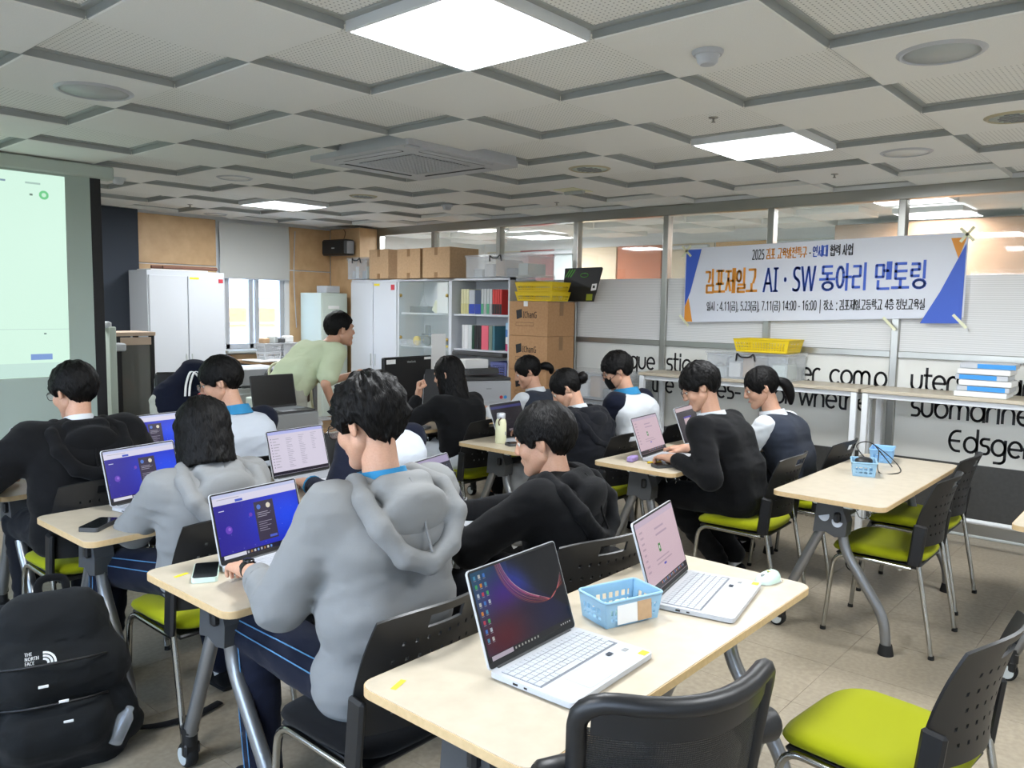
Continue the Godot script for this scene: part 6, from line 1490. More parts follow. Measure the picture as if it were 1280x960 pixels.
# ---------------------------------------------------------------- fields: limbs joined smoothly and meshed as surface nets
# a limb: [from, to, radius, radius, blend]; a lump: [centre, radii (Vector3), blend, Basis]; a hollow: the same with a fifth entry
func field_arrays(prims: Array, cell: float, fold := 0.0, freq := 6.0, seed_ := 3) -> Array:
	var lo := Vector3.ONE * 1e9
	var hi := -lo
	for p in prims:
		if p[3] is float:
			var r: float = max(p[2], p[3])
			lo = lo.min(p[0].min(p[1]) - Vector3.ONE * r); hi = hi.max(p[0].max(p[1]) + Vector3.ONE * r)
		else:
			var r: float = max(p[1].x, max(p[1].y, p[1].z))
			lo = lo.min(p[0] - Vector3.ONE * r); hi = hi.max(p[0] + Vector3.ONE * r)
	lo -= Vector3.ONE * (cell * 3 + fold * 2); hi += Vector3.ONE * (cell * 3 + fold * 2)
	var nx := int((hi.x - lo.x) / cell) + 1
	var ny := int((hi.y - lo.y) / cell) + 1
	var nz := int((hi.z - lo.z) / cell) + 1
	var F := PackedFloat32Array(); F.resize(nx * ny * nz); F.fill(0.5)
	for p in prims:
		var limb: bool = p[3] is float
		var a: Vector3 = p[0]
		var b: Vector3 = p[1] if limb else a
		var ra: float = p[2] if limb else 0.0
		var rb: float = p[3] if limb else 0.0
		var k: float = p[4] if limb else p[2]
		var rad: Vector3 = Vector3.ONE if limb else p[1]
		var reach: float = (max(ra, rb) if limb else max(rad.x, max(rad.y, rad.z))) + k + cell * 4.0
		var q: Basis = Basis() if limb else p[3]
		var qt := q.transposed()
		var hollow_: bool = not limb and p.size() > 4
		var small: float = min(rad.x, min(rad.y, rad.z))
		var mn := ((a.min(b) - Vector3.ONE * reach - lo) / cell).max(Vector3.ZERO)
		var mx := (a.max(b) + Vector3.ONE * reach - lo) / cell
		var i1: int = min(nx - 1, int(mx.x))
		var j1: int = min(ny - 1, int(mx.y))
		var l1: int = min(nz - 1, int(mx.z))
		var ab := b - a
		var inv: float = 1.0 / max(ab.length_squared(), 1e-9)
		for i in range(int(mn.x), i1 + 1):
			for j in range(int(mn.y), j1 + 1):
				var pt := lo + Vector3(i, j, 0) * cell
				var at := (i * ny + j) * nz
				for l in range(int(mn.z), l1 + 1):
					pt.z = lo.z + l * cell
					var d: float
					if limb:
						var t: float = clampf((pt - a).dot(ab) * inv, 0.0, 1.0)
						d = pt.distance_to(a + ab * t) - lerpf(ra, rb, t)
					else:
						var e := qt * (pt - a)
						var n := (e / rad).length()
						d = (n - 1.0) * small if n < 0.3 else e.length() * (1.0 - 1.0 / n)
					var f := F[at + l]
					if hollow_:
						d = -d
						var h: float = maxf(k - absf(f - d), 0.0) / k
						F[at + l] = maxf(f, d) + h * h * k * 0.25
					elif d < f + k:
						var h: float = maxf(k - absf(f - d), 0.0) / k
						F[at + l] = minf(f, d) - h * h * k * 0.25
	if fold > 0.0:
		var nf := FastNoiseLite.new(); nf.seed = seed_; nf.frequency = freq; nf.fractal_octaves = 2
		nf.fractal_type = FastNoiseLite.FRACTAL_RIDGED; nf.noise_type = FastNoiseLite.TYPE_SIMPLEX_SMOOTH
		var band := cell * 4.0 + fold
		for i in nx:
			for j in ny:
				var at := (i * ny + j) * nz
				for l in nz:
					if absf(F[at + l]) < band:
						F[at + l] -= fold * 0.55 * nf.get_noise_3d((lo.x + i * cell) * 0.75, (lo.y + j * cell) * 2.0, (lo.z + l * cell) * 0.75)
	var id := PackedInt32Array(); id.resize(nx * ny * nz); id.fill(-1)
	var V := PackedVector3Array()
	var sx := ny * nz
	var sy := nz
	var off := [0, 1, sy, sy + 1, sx, sx + 1, sx + sy, sx + sy + 1]
	var cor := [Vector3(0, 0, 0), Vector3(0, 0, 1), Vector3(0, 1, 0), Vector3(0, 1, 1), Vector3(1, 0, 0), Vector3(1, 0, 1), Vector3(1, 1, 0), Vector3(1, 1, 1)]
	var edges := [[0, 1], [0, 2], [0, 4], [1, 3], [1, 5], [2, 3], [2, 6], [3, 7], [4, 5], [4, 6], [5, 7], [6, 7]]
	var far := cell * 3.0 + fold
	var cells := PackedInt32Array()
	for i in nx - 1:
		for j in ny - 1:
			var at := i * sx + j * sy
			for l in nz - 1:
				var v0 := F[at + l]
				if v0 > far or v0 < -far: continue
				var neg := 0
				for o in off:
					if F[at + l + o] < 0.0: neg += 1
				if neg == 0 or neg == 8: continue
				var sum := Vector3.ZERO
				var n := 0
				for e in edges:
					var a := F[at + l + off[e[0]]]
					var b := F[at + l + off[e[1]]]
					if (a < 0.0) != (b < 0.0):
						sum += cor[e[0]].lerp(cor[e[1]], a / (a - b)); n += 1
				id[at + l] = V.size()
				cells.append(at + l)
				V.append(lo + (Vector3(i, j, l) + sum / n) * cell)
	var I := PackedInt32Array()
	for c in cells:
		var f0 := F[c]
		for ax in 3:
			var st: int = [sx, sy, 1][ax]
			if (f0 < 0.0) == (F[c + st] < 0.0): continue
			var s1: int = [sy, 1, sx][ax]
			var s2: int = [1, sx, sy][ax]
			if c - s1 - s2 < 0: continue
			var q0 := id[c]
			var q1 := id[c - s1]
			var q2 := id[c - s1 - s2]
			var q3 := id[c - s2]
			if q0 < 0 or q1 < 0 or q2 < 0 or q3 < 0: continue
			if f0 < 0.0: I.append_array(PackedInt32Array([q0, q2, q1, q0, q3, q2]))
			else: I.append_array(PackedInt32Array([q0, q1, q2, q0, q2, q3]))
	var N := PackedVector3Array(); N.resize(V.size()); N.fill(Vector3.ZERO)
	for t in range(0, I.size(), 3):
		var a := V[I[t]]
		var nn := (V[I[t + 2]] - a).cross(V[I[t + 1]] - a)
		N[I[t]] += nn; N[I[t + 1]] += nn; N[I[t + 2]] += nn
	for k in N.size(): N[k] = N[k].normalized()
	return [V, N, I]
func mesh_of(list: Array) -> ArrayMesh:
	# joins [V, N, I] sets, each with an optional Transform3D, into one mesh
	var V := PackedVector3Array()
	var N := PackedVector3Array()
	var I := PackedInt32Array()
	for e in list:
		var xf: Transform3D = e[3] if e.size() > 3 else Transform3D()
		var flip: bool = xf.basis.determinant() < 0
		var o := V.size()
		var nb := xf.basis.inverse().transposed()
		for v in e[0]: V.append(xf * v)
		for n in e[1]: N.append((nb * n).normalized())
		var src: PackedInt32Array = e[2]
		for t in range(0, src.size(), 3):
			I.append(src[t] + o)
			I.append(src[t + (2 if flip else 1)] + o)
			I.append(src[t + (1 if flip else 2)] + o)
	var arr := []; arr.resize(Mesh.ARRAY_MAX)
	arr[Mesh.ARRAY_VERTEX] = V; arr[Mesh.ARRAY_NORMAL] = N; arr[Mesh.ARRAY_INDEX] = I
	var m := ArrayMesh.new(); m.add_surface_from_arrays(Mesh.PRIMITIVE_TRIANGLES, arr)
	return m
func field(prims: Array, cell: float, fold := 0.0, freq := 6.0, seed_ := 3) -> ArrayMesh:
	return mesh_of([field_arrays(prims, cell, fold, freq, seed_)])

# ---------------------------------------------------------------- people
# all heads look towards -z, hands reach towards -z with the palm down
var HEAD := []
var HANDS := {}
func build_head():
	var B := Basis()
	var p := [[Vector3(0, 0.032, 0.014), Vector3(0.074, 0.083, 0.094), 0.02, B], [Vector3(0, -0.03, -0.03), Vector3(0.06, 0.084, 0.06), 0.03, B]]
	for s in [-1.0, 1.0]:
		p.append([Vector3(s * 0.047, -0.055, -0.005), Vector3(s * 0.012, -0.1, -0.068), 0.02, 0.017, 0.025])
		p.append([Vector3(s * 0.04, -0.032, -0.062), Vector3(0.022, 0.024, 0.02), 0.02, B])
		p.append([Vector3(s * 0.01, -0.036, -0.098), Vector3(0.008, 0.007, 0.009), 0.006, B])
	p.append([Vector3(0, -0.1, -0.074), Vector3(0.02, 0.016, 0.017), 0.02, B])
	p.append([Vector3(-0.036, 0.02, -0.08), Vector3(0.036, 0.02, -0.08), 0.012, 0.012, 0.02])
	p.append([Vector3(0, 0.012, -0.09), Vector3(0, -0.03, -0.108), 0.008, 0.011, 0.012])
	p.append([Vector3(-0.016, -0.062, -0.087), Vector3(0.016, -0.062, -0.087), 0.008, 0.008, 0.01])
	p.append([Vector3(-0.012, -0.072, -0.085), Vector3(0.012, -0.072, -0.085), 0.008, 0.008, 0.008])
	for s in [-1.0, 1.0]:
		p.append([Vector3(s * 0.031, 0.0, -0.1), Vector3(0.017, 0.011, 0.016), 0.01, B, true])
	for s in [-1.0, 1.0]:
		var q := Basis(Vector3.UP, s * 0.45) * Basis(Vector3.RIGHT, -0.2)
		p.append([Vector3(s * 0.079, -0.006, 0.012), Vector3(0.009, 0.032, 0.02), 0.006, q])
		p.append([Vector3(s * 0.086, -0.004, 0.008), Vector3(0.005, 0.019, 0.01), 0.004, q, true])
	HEAD = field_arrays(p, 0.0042)
func build_hand(kind: String):
	var p := []
	var base := [[-0.03, 0.066, 0.0088], [-0.01, 0.074, 0.0092], [0.011, 0.068, 0.0088], [0.03, 0.053, 0.0078]]
	var curl: Array = {"type": [0.25, 0.75, 0.75], "grip": [1.0, 1.5, 1.0], "flat": [0.05, 0.15, 0.15]}[kind]
	p.append([Vector3(0, 0, 0.03), Vector3(0, 0.0, -0.01), 0.024, 0.025, 0.02])
	for f in base:
		var k := Vector3(f[0], 0.004, -0.086 + absf(f[0] + 0.01) * 0.35)
		p.append([Vector3(f[0] * 0.45, 0.0, -0.01), k, 0.015, 0.0115, 0.014])
		var a: float = 0.0
		var at: Vector3 = k
		var L: Array = [f[1] * 0.45, f[1] * 0.3, f[1] * 0.25]
		for j in 3:
			a += curl[j]
			var to: Vector3 = at + Vector3(f[0] * 0.12 * (1.0 if j == 0 else 0.3), -sin(a), -cos(a)) * L[j]
			p.append([at, to, f[2] * (1.0 - 0.08 * j), f[2] * (0.92 - 0.08 * j), 0.004])
			at = to
	var th := [Vector3(-0.018, -0.006, -0.015), Vector3(-0.046, -0.014, -0.048), Vector3(-0.05, -0.02, -0.078), Vector3(-0.045, -0.026, -0.1)]
	if kind == "grip": th = [Vector3(-0.018, -0.006, -0.015), Vector3(-0.043, -0.022, -0.045), Vector3(-0.034, -0.045, -0.066), Vector3(-0.014, -0.052, -0.075)]
	for j in 3: p.append([th[j], th[j + 1], [0.015, 0.0115, 0.01][j], [0.012, 0.0105, 0.0085][j], 0.008])
	HANDS[kind] = field_arrays(p, 0.0042)
func hair_cap(ends: Array, hang := 0.0, thick := 0.014, rough := 0.012, seed_ := 1, flare := 0.0) -> ArrayMesh:
	# ends: [angle from the front in degrees, height at which the hair ends], both sides alike
	var nf := FastNoiseLite.new(); nf.seed = seed_; nf.frequency = 1.0; nf.fractal_octaves = 2
	var C := Vector3(0, 0.03, 0.012)
	var R := Vector3(0.076 + thick, 0.086 + thick * 1.15, 0.096 + thick)
	var nu := 72
	var nv := 26
	var V := PackedVector3Array()
	var U := PackedVector2Array()
	for i in nu + 1:
		var th := TAU * i / nu
		var deg := rad_to_deg(th)
		if deg > 180.0: deg = 360.0 - deg
		var ye: float = ends[-1][1]
		for k in ends.size() - 1:
			if deg <= ends[k + 1][0]:
				ye = lerpf(ends[k][1], ends[k + 1][1], smoothstep(ends[k][0], ends[k + 1][0], deg)); break
		ye += 0.006 * nf.get_noise_2d(cos(th) * 9.0, sin(th) * 9.0)
		for j in nv + 1:
			var v: float = minf(1.0, float(j) / (nv - 2))
			# arc length from the crown: over the skull, then straight down
			var y_turn: float = maxf(ye - C.y, -R.y * 0.94) if hang < 0.5 else maxf(ye - C.y, -0.01)
			var phi_end := acos(clampf(y_turn / R.y, -1.0, 1.0))
			var arcl: float = phi_end * 0.1
			var fall: float = maxf(0.0, C.y + R.y * cos(phi_end) - ye)
			var s: float = v * (arcl + fall)
			var pt: Vector3
			if s <= arcl or fall < 0.002:
				var ph: float = minf(s / 0.1, phi_end)
				pt = Vector3(R.x * sin(ph) * sin(th), R.y * cos(ph), -R.z * sin(ph) * cos(th))
			else:
				var dn := s - arcl
				var w := sin(phi_end) * (1.0 + flare * dn)
				pt = Vector3(R.x * w * sin(th), R.y * cos(phi_end) - dn, -R.z * w * cos(th))
			var n := pt.normalized()
			var st := nf.get_noise_3d(cos(th) * 16.0, sin(th) * 16.0, v * 2.0)
			var lump := nf.get_noise_3d(pt.x * 30.0, pt.y * 30.0 + 7.0, pt.z * 30.0)
			pt += n * (rough * (0.7 * st + 0.8 * lump))
			# the edge turns in towards the scalp
			if j == nv - 1: pt -= Vector3(n.x, 0, n.z) * thick * 0.7
			if j == nv: pt -= Vector3(n.x, 0, n.z) * (thick * 1.4 + 0.012)
			V.append(C + pt); U.append(Vector2(float(i) / nu, v))
	var I := PackedInt32Array()
	for i in nu:
		for j in nv:
			var a := i * (nv + 1) + j
			var b := a + nv + 1
			I.append_array(PackedInt32Array([a, a + 1, b + 1, a, b + 1, b]))
	var N := PackedVector3Array(); N.resize(V.size()); N.fill(Vector3.ZERO)
	for t in range(0, I.size(), 3):
		var nn := (V[I[t + 2]] - V[I[t]]).cross(V[I[t + 1]] - V[I[t]])
		for k in 3: N[I[t + k]] += nn
	for j in nv + 1:
		var e := N[j] + N[nu * (nv + 1) + j]
		N[j] = e; N[nu * (nv + 1) + j] = e
	var top := Vector3.ZERO
	for i in nu + 1: top += N[i * (nv + 1)]
	for i in nu + 1: N[i * (nv + 1)] = top
	var out := 0.0
	for k in N.size():
		N[k] = N[k].normalized(); out += N[k].dot(V[k] - C)
	if out < 0.0:
		for k in N.size(): N[k] = -N[k]
		for t in range(0, I.size(), 3):
			var x := I[t + 1]; I[t + 1] = I[t + 2]; I[t + 2] = x
	var arr := []; arr.resize(Mesh.ARRAY_MAX)
	arr[Mesh.ARRAY_VERTEX] = V; arr[Mesh.ARRAY_NORMAL] = N; arr[Mesh.ARRAY_INDEX] = I; arr[Mesh.ARRAY_TEX_UV] = U
	var m := ArrayMesh.new(); m.add_surface_from_arrays(Mesh.PRIMITIVE_TRIANGLES, arr)
	return m
const BOY := [[0, 0.028], [30, 0.022], [52, 0.004], [70, -0.018], [84, 0.008], [100, 0.0], [118, -0.05], [145, -0.08], [180, -0.088]]
const CROP := [[0, 0.062], [35, 0.056], [55, 0.03], [72, -0.008], [84, 0.014], [102, 0.004], [120, -0.04], [145, -0.058], [180, -0.062]]
const BOB := [[0, 0.012], [38, 0.0], [54, -0.1], [90, -0.118], [180, -0.118]]
const LONG := [[0, 0.02], [36, 0.005], [50, -0.16], [85, -0.27], [120, -0.36], [180, -0.38]]
const TIED := [[0, 0.034], [34, 0.02], [50, -0.045], [62, -0.06], [78, -0.012], [100, -0.012], [125, -0.06], [180, -0.08]]
func elbow(s: Vector3, w: Vector3, hint: Vector3, l1: float, l2: float) -> Vector3:
	var d := w - s
	var L: float = min(d.length(), (l1 + l2) * 0.995)
	var a := (l1 * l1 - l2 * l2 + L * L) / (2.0 * L)
	var h := sqrt(max(0.0, l1 * l1 - a * a))
	var n := d.normalized()
	var u := (hint - n * hint.dot(n)).normalized()
	return s + n * a + u * h
func person(label: String, at: Vector3, turn: float, c: Dictionary) -> Node3D:
	# own axes: origin on the floor under the hips, looking towards -z
	var t := thing("person", label, "person", at, turn, "pupils and the teacher")
	var g: float = c.get("build", 1.0)
	var hip: Vector3 = c.get("hip", Vector3(0, 0.555, 0))
	var neck: Vector3 = c.neck
	var sh: float = c.get("shoulder", 0.175) * g
	var roll: float = c.get("roll", 0.0)
	var side := Vector3(cos(roll), sin(roll), 0)
	var twist: float = c.get("twist", 0.0)
	side = Basis(Vector3.UP, twist) * side
	var up := (neck - hip).normalized()
	var waist := hip.lerp(neck, 0.36) + Vector3(0, 0, 0.03)
	var chest := hip.lerp(neck, 0.72) + Vector3(0, 0, 0.035)
	var SH := [neck - side * sh - up * 0.05, neck + side * sh - up * 0.05]
	var HD: Transform3D = Transform3D(Basis(Vector3.UP, c.get("look", 0.0)) * Basis(Vector3.RIGHT, -c.get("nod", 0.2)) * Basis(Vector3(0, 0, 1), c.get("tip", 0.0)), Vector3.ZERO)
	HD.basis = HD.basis.scaled_local(Vector3.ONE * c.get("head", 1.0))
	HD.origin = c.head_at if c.has("head_at") else neck + Vector3(0, 0.155, -0.035) + HD.basis * Vector3(0, 0.0, -0.01)
	var wr: Array = c.hands
	var EL := []
	var l1 := 0.285 * g
	var l2 := 0.25 * g
	for k in 2:
		var s: float = [-1.0, 1.0][k]
		EL.append(elbow(SH[k], wr[k], c.get("elbows", [Vector3(-0.7, -0.8, 0.5), Vector3(0.7, -0.8, 0.5)])[k], l1, l2))
	var HP := [hip + Vector3(-0.09, -0.01, 0), hip + Vector3(0.09, -0.01, 0)]
	var KN: Array = c.get("knees", [Vector3(-0.13, 0.53, -0.42), Vector3(0.13, 0.53, -0.42)])
	var AN: Array = c.get("ankles", [Vector3(-0.13, 0.1, -0.36), Vector3(0.13, 0.1, -0.36)])
	# the body itself: one skin surface from head to feet
	var sk := [[hip - side * 0.06, hip + side * 0.06, 0.1, 0.1, 0.03], [hip, chest, 0.09, 0.09, 0.03], [chest, neck, 0.08, 0.055, 0.03], [neck - Vector3(0, 0.02, 0), HD * Vector3(0, -0.045, 0.018), 0.056, 0.051, 0.02]]
	for k in 2:
		sk.append([neck - up * 0.04, SH[k], 0.04, 0.045, 0.02]); sk.append([SH[k], EL[k], 0.042, 0.036, 0.01]); sk.append([EL[k], wr[k], 0.036, 0.025, 0.01])
		sk.append([HP[k], KN[k], 0.06, 0.045, 0.02]); sk.append([KN[k], AN[k], 0.042, 0.032, 0.01])
		sk.append([AN[k], AN[k] + Vector3(0, -0.05, -0.09), 0.032, 0.028, 0.01])
	var parts := [field_arrays(sk, 0.0135), HEAD + [HD]]
	for k in 2:
		var fwd: Vector3 = c.hand_dir[k].normalized() if c.has("hand_dir") else (Vector3(0, -0.12, -1) + (wr[k] - EL[k]).normalized() * 0.6).normalized()
		var palm: Vector3 = c.get("palm", [Vector3.UP, Vector3.UP])[k]
		var xx := palm.cross(-fwd).normalized()
		var yy := (-fwd).cross(xx).normalized()
		var b := Basis(xx, yy, -fwd)
		if k == 0: b = b * Basis.from_scale(Vector3(-1, 1, 1))
		b = b.scaled_local(Vector3.ONE * (0.98 * g))
		parts.append(HANDS[c.get("grip", ["type", "type"])[k]] + [Transform3D(b, wr[k] + fwd * 0.02)])
	part("body", mesh_of(parts), "skin", t)
	# face
	for s in [-1.0, 1.0]:
		var ey := part("eye", bl(HD * Vector3(s * 0.031, 0.0, -0.0765), Vector3.ONE * 0.0125, 10, 8), "eye_white", t)
		part("iris", bl(HD * Vector3(s * 0.031, -0.001, -0.0845), Vector3.ONE * 0.0062, 8, 6), "ink", ey)
		part("eyebrow", tb([HD * Vector3(s * 0.014, 0.021, -0.0935), HD * Vector3(s * 0.03, 0.025, -0.092), HD * Vector3(s * 0.048, 0.02, -0.083)], [0.0025, 0.0035, 0.002], 6), "ink", t)
	part("lips", tb([HD * Vector3(-0.02, -0.066, -0.0895), HD * Vector3(0, -0.066, -0.0965), HD * Vector3(0.02, -0.066, -0.0895)], [0.003, 0.006, 0.003], 8), "lip", t)
	var hk: String = c.get("hair", "boy")
	var hm: ArrayMesh = HAIR[hk]
	var hr := part("hair", hm, "hair", t); hr.transform = HD
	if c.has("tail"):
		var pts := []
		for v in c.tail: pts.append(HD * v)
		part("ponytail", tb(smooth_path(pts), range(pts.size() * 6 - 5).map(func(i): return 0.034 * sin(PI * (0.2 + 0.72 * i / (pts.size() * 6 - 6.0)))), 12), "hair", t)
		part("hair_tie", tb([HD * (c.tail[0] + Vector3(0, 0, -0.006)), HD * (c.tail[0] + Vector3(0, 0, 0.006))], 0.022, 10), "black", t)
	if c.has("bun"): part("hair_bun", field([[HD * c.bun, Vector3(0.036, 0.04, 0.034), 0.02, Basis()], [HD * (c.bun + Vector3(0.012, 0.012, 0.008)), Vector3(0.028, 0.024, 0.026), 0.01, Basis()]], 0.006, 0.008, 22.0), "hair", t)
	if c.get("glasses", false): glasses(t, HD)
	if c.get("mask", false):
		part("face_mask", sheet(func(u, v):
			var a: float = (u - 0.5) * 2.0
			return HD * Vector3(a * 0.066, -0.022 - 0.085 * v, -0.112 + 0.048 * a * a + 0.02 * absf(v - 0.35)), 14, 10, 0.002, func(_i, _j): return true), "black_cloth", t)
		for s in [-1.0, 1.0]: part("ear_loop", tb([HD * Vector3(s * 0.064, -0.04, -0.062), HD * Vector3(s * 0.084, -0.012, 0.0), HD * Vector3(s * 0.08, -0.03, 0.02)], 0.0018, 5), "black", t)
	dress(t, c, hip, waist, chest, neck, side, up, SH, EL, wr, HP, KN, AN, HD, g)
	return t
func glasses(t: Node3D, HD: Transform3D):
	var s := S()
	var ls := []
	for k in [-1.0, 1.0]:
		var l := S()
		ls.append(l)
		var ring := []
		for e in rrect(0.05, 0.038, 0.017, 4): ring.append(HD * Vector3(k * 0.033 + e.x, -0.004 + e.y, -0.112 + 0.004 * absf(k * 0.033 + e.x) / 0.03))
		tube(s, ring, 0.0016, 6, true)
		tube(s, [HD * Vector3(k * 0.059, 0.004, -0.105), HD * Vector3(k * 0.078, 0.004, -0.05), HD * Vector3(k * 0.084, 0.004, 0.01), HD * Vector3(k * 0.08, -0.02, 0.03)], 0.0017, 6)
		prism(l, rrect(0.048, 0.036, 0.016, 4), 0.001, HD * Transform3D(Basis(), Vector3(k * 0.033, -0.004, -0.1085)))
	tube(s, [HD * Vector3(-0.009, 0.0, -0.113), HD * Vector3(0.009, 0.0, -0.113)], 0.0016, 6)
	var f := part("glasses", s, "black", t, "thin dark-rimmed glasses")
	for l in ls: part("lens", l, "lens", f)
func collar(t: Node3D, called: String, m: String, neck: Vector3, HD: Transform3D, r := 0.072, h := 0.035, open := 0.0):
	# a band round the neck, higher behind
	var ax := (HD * Vector3(0, -0.05, 0.02) - neck).normalized()
	var f := func(u: float, v: float):
		var a: float = TAU * (u - 0.5) * (1.0 - open) 
		var d := Vector3(sin(a), 0, cos(a))
		return neck + Vector3(0, 0.008, 0.004) + d * (r - 0.012 * v + 0.012 * maxf(0.0, -cos(a))) + ax * (h * v) + Vector3(0, -0.03 * (1.0 - cos(a)) * 0.5, 0)
	part(called, sheet(f, 28, 3, 0.006, func(_i, _j): return true), m, t)
func dress(t: Node3D, c: Dictionary, hip: Vector3, waist: Vector3, chest: Vector3, neck: Vector3, side: Vector3, up: Vector3, SH: Array, EL: Array, wr: Array, HP: Array, KN: Array, AN: Array, HD: Transform3D, g: float):
	var kind: String = c.wear
	var e: float = {"hoodie": 0.022, "jacket": 0.018, "sweater": 0.014, "vest": 0.012, "tee": 0.008}[kind] + (g - 1.0) * 0.12
	var torso := [[hip - side * 0.085, hip + side * 0.085, 0.098 + e, 0.098 + e, 0.05], [waist - side * 0.085, waist + side * 0.085, 0.102 + e * 1.1, 0.102 + e * 1.1, 0.06], [chest - side * 0.09, chest + side * 0.09, 0.1 + e, 0.1 + e, 0.07], [neck - up * 0.1 - side * 0.1, neck - up * 0.1 + side * 0.1, 0.075 + e * 0.7, 0.075 + e * 0.7, 0.06], [neck - up * 0.045, neck - up * 0.02, 0.06 + e * 0.4, 0.05 + e * 0.4, 0.05]]
	var sl := []
	for k in 2:
		if kind != "vest": sl.append([neck - up * 0.05, SH[k], 0.05 + e * 0.6, 0.054 + e * 0.9, 0.05])
		if kind == "tee":
			sl.append([SH[k], SH[k].lerp(EL[k], 0.75), 0.06 + e, 0.058 + e, 0.03])
		else:
			sl.append([SH[k], EL[k], 0.054 + e * 0.9, 0.047 + e * 0.9, 0.03])
			sl.append([EL[k], EL[k].lerp(wr[k], c.get("sleeve", 0.88)), 0.047 + e * 0.9, 0.031 + e * 0.5, 0.02])
	var fold: float = {"hoodie": 0.01, "jacket": 0.009, "sweater": 0.008, "vest": 0.006, "tee": 0.008}[kind]
	var sd: int = int(abs(hip.x + neck.z) * 1000) + label_seed(t)
	var top: String = c.top
	if kind == "vest":
		for k in 2: part("shirt_sleeve", field(sl.slice(k * sl.size() / 2, (k + 1) * sl.size() / 2), 0.011, 0.01, 7.0, sd), "white_cloth", t)
		part("vest", field(torso + [[neck - up * 0.05, SH[0].lerp(neck - up * 0.05, 0.15), 0.06, 0.058, 0.04], [neck - up * 0.05, SH[1].lerp(neck - up * 0.05, 0.15), 0.06, 0.058, 0.04]], 0.0105, fold, 6.0, sd), top, t)
		collar(t, "shirt_collar", "white_cloth", neck, HD, 0.078, 0.045)
	elif c.has("sleeves"):
		part("jacket_body", field(torso, 0.0105, fold, 6.0, sd), top, t)
		for k in 2: part("jacket_sleeve", field(sl.slice(k * sl.size() / 2, (k + 1) * sl.size() / 2), 0.0115, fold, 7.0, sd), c.sleeves, t)
		collar(t, "jacket_collar", "collar_blue", neck, HD, 0.086, 0.05)
	else:
		var all := torso + sl
		part({"hoodie": "hoodie", "jacket": "jacket", "sweater": "sweater", "tee": "t_shirt"}[kind], field(all, 0.0098, fold, 5.5, sd), top, t)
		if kind == "sweater": collar(t, "shirt_collar", "white_cloth", neck, HD, 0.08, 0.045)
		if kind == "tee": collar(t, "neck_band", top, neck, HD, 0.07, 0.012)
	if kind == "hoodie":
		if c.get("hood", true):
			# the hood lies folded on the shoulders and back
			var b := neck + Vector3(0, 0.005, 0.025)
			var rim := [Vector3(-0.06, -0.015, -0.085), Vector3(-0.105, 0.012, -0.02), Vector3(-0.145, -0.015, 0.06), Vector3(-0.14, -0.08, 0.13), Vector3(-0.085, -0.16, 0.162), Vector3(0.0, -0.195, 0.17), Vector3(0.085, -0.16, 0.162), Vector3(0.14, -0.08, 0.13), Vector3(0.145, -0.015, 0.06), Vector3(0.105, 0.012, -0.02), Vector3(0.06, -0.015, -0.085)]
			var hp := [[b + Vector3(0, -0.08, 0.1), Vector3(0.125, 0.1, 0.05), 0.03, Basis(Vector3.RIGHT, 0.35)], [b + Vector3(-0.06, 0.0, 0.055), b + Vector3(0.06, 0.0, 0.055), 0.042, 0.042, 0.04]]
			for k in rim.size() - 1: hp.append([b + rim[k], b + rim[k + 1], 0.029, 0.029, 0.014])
			part("hood", field(hp, 0.009, 0.004, 6.0, sd), top, t)
			part("hood_seam", tb(smooth_path([b + Vector3(0, 0.03, 0.085), b + Vector3(0, -0.03, 0.14), b + Vector3(0, -0.1, 0.155), b + Vector3(0, -0.16, 0.18)]), 0.004, 6), top, t)
		if c.has("collar"): collar(t, "inner_collar", c.collar, neck, HD, 0.075, 0.05)
		if c.has("collar_white"): collar(t, "inner_shirt", "white_cloth", neck + Vector3(0, 0.005, 0), HD, 0.066, 0.055)
	for k in 2:
		if kind == "tee": continue
		var dv: Vector3 = (wr[k] - EL[k]).normalized()
		if kind != "vest":
			var ce: Vector3 = EL[k].lerp(wr[k], c.get("sleeve", 0.88))
			part("cuff", tb([ce - dv * 0.03, ce - dv * 0.01, ce + dv * 0.02], [0.037 + e * 0.5, 0.038 + e * 0.4, 0.033 + e * 0.3], 14), c.get("sleeves", top), t)
			if c.get("cuff_stripe", false): part("cuff_stripe", tb([ce - dv * 0.001, ce + dv * 0.007], 0.0395 + e * 0.4, 14), "collar_blue", t)
		else: part("cuff", tb([wr[k] - dv * 0.05, wr[k] - dv * 0.012], [0.04, 0.036], 14), "white_cloth", t)
	if c.has("watch"):
		var k: int = c.watch
		var dv: Vector3 = (wr[k] - EL[k]).normalized()
		var w: MeshInstance3D = part("watch_strap", tb([wr[k] + dv * 0.004, wr[k] + dv * 0.026], 0.0285, 16), "black", t, "black wrist watch")
		part("watch_case", bl(wr[k] + dv * 0.015 + Vector3(0, 0.028, 0), Vector3(0.017, 0.007, 0.02), 12, 8), mat("watch_glass", Color(0.06, 0.065, 0.07), 0.15), w)
	# trousers and shoes
	var tr := [[hip - side * 0.08 - up * 0.01, hip + side * 0.08 - up * 0.01, 0.112, 0.112, 0.05]]
	for k in 2:
		tr.append([HP[k], KN[k], 0.096 * g, 0.072, 0.03])
		tr.append([KN[k], AN[k] + Vector3(0, 0.02, 0), 0.071, 0.056, 0.02])
	part("trousers", field(tr, 0.0125, 0.014, 6.0, sd), c.get("legs", "ink_cloth"), t)
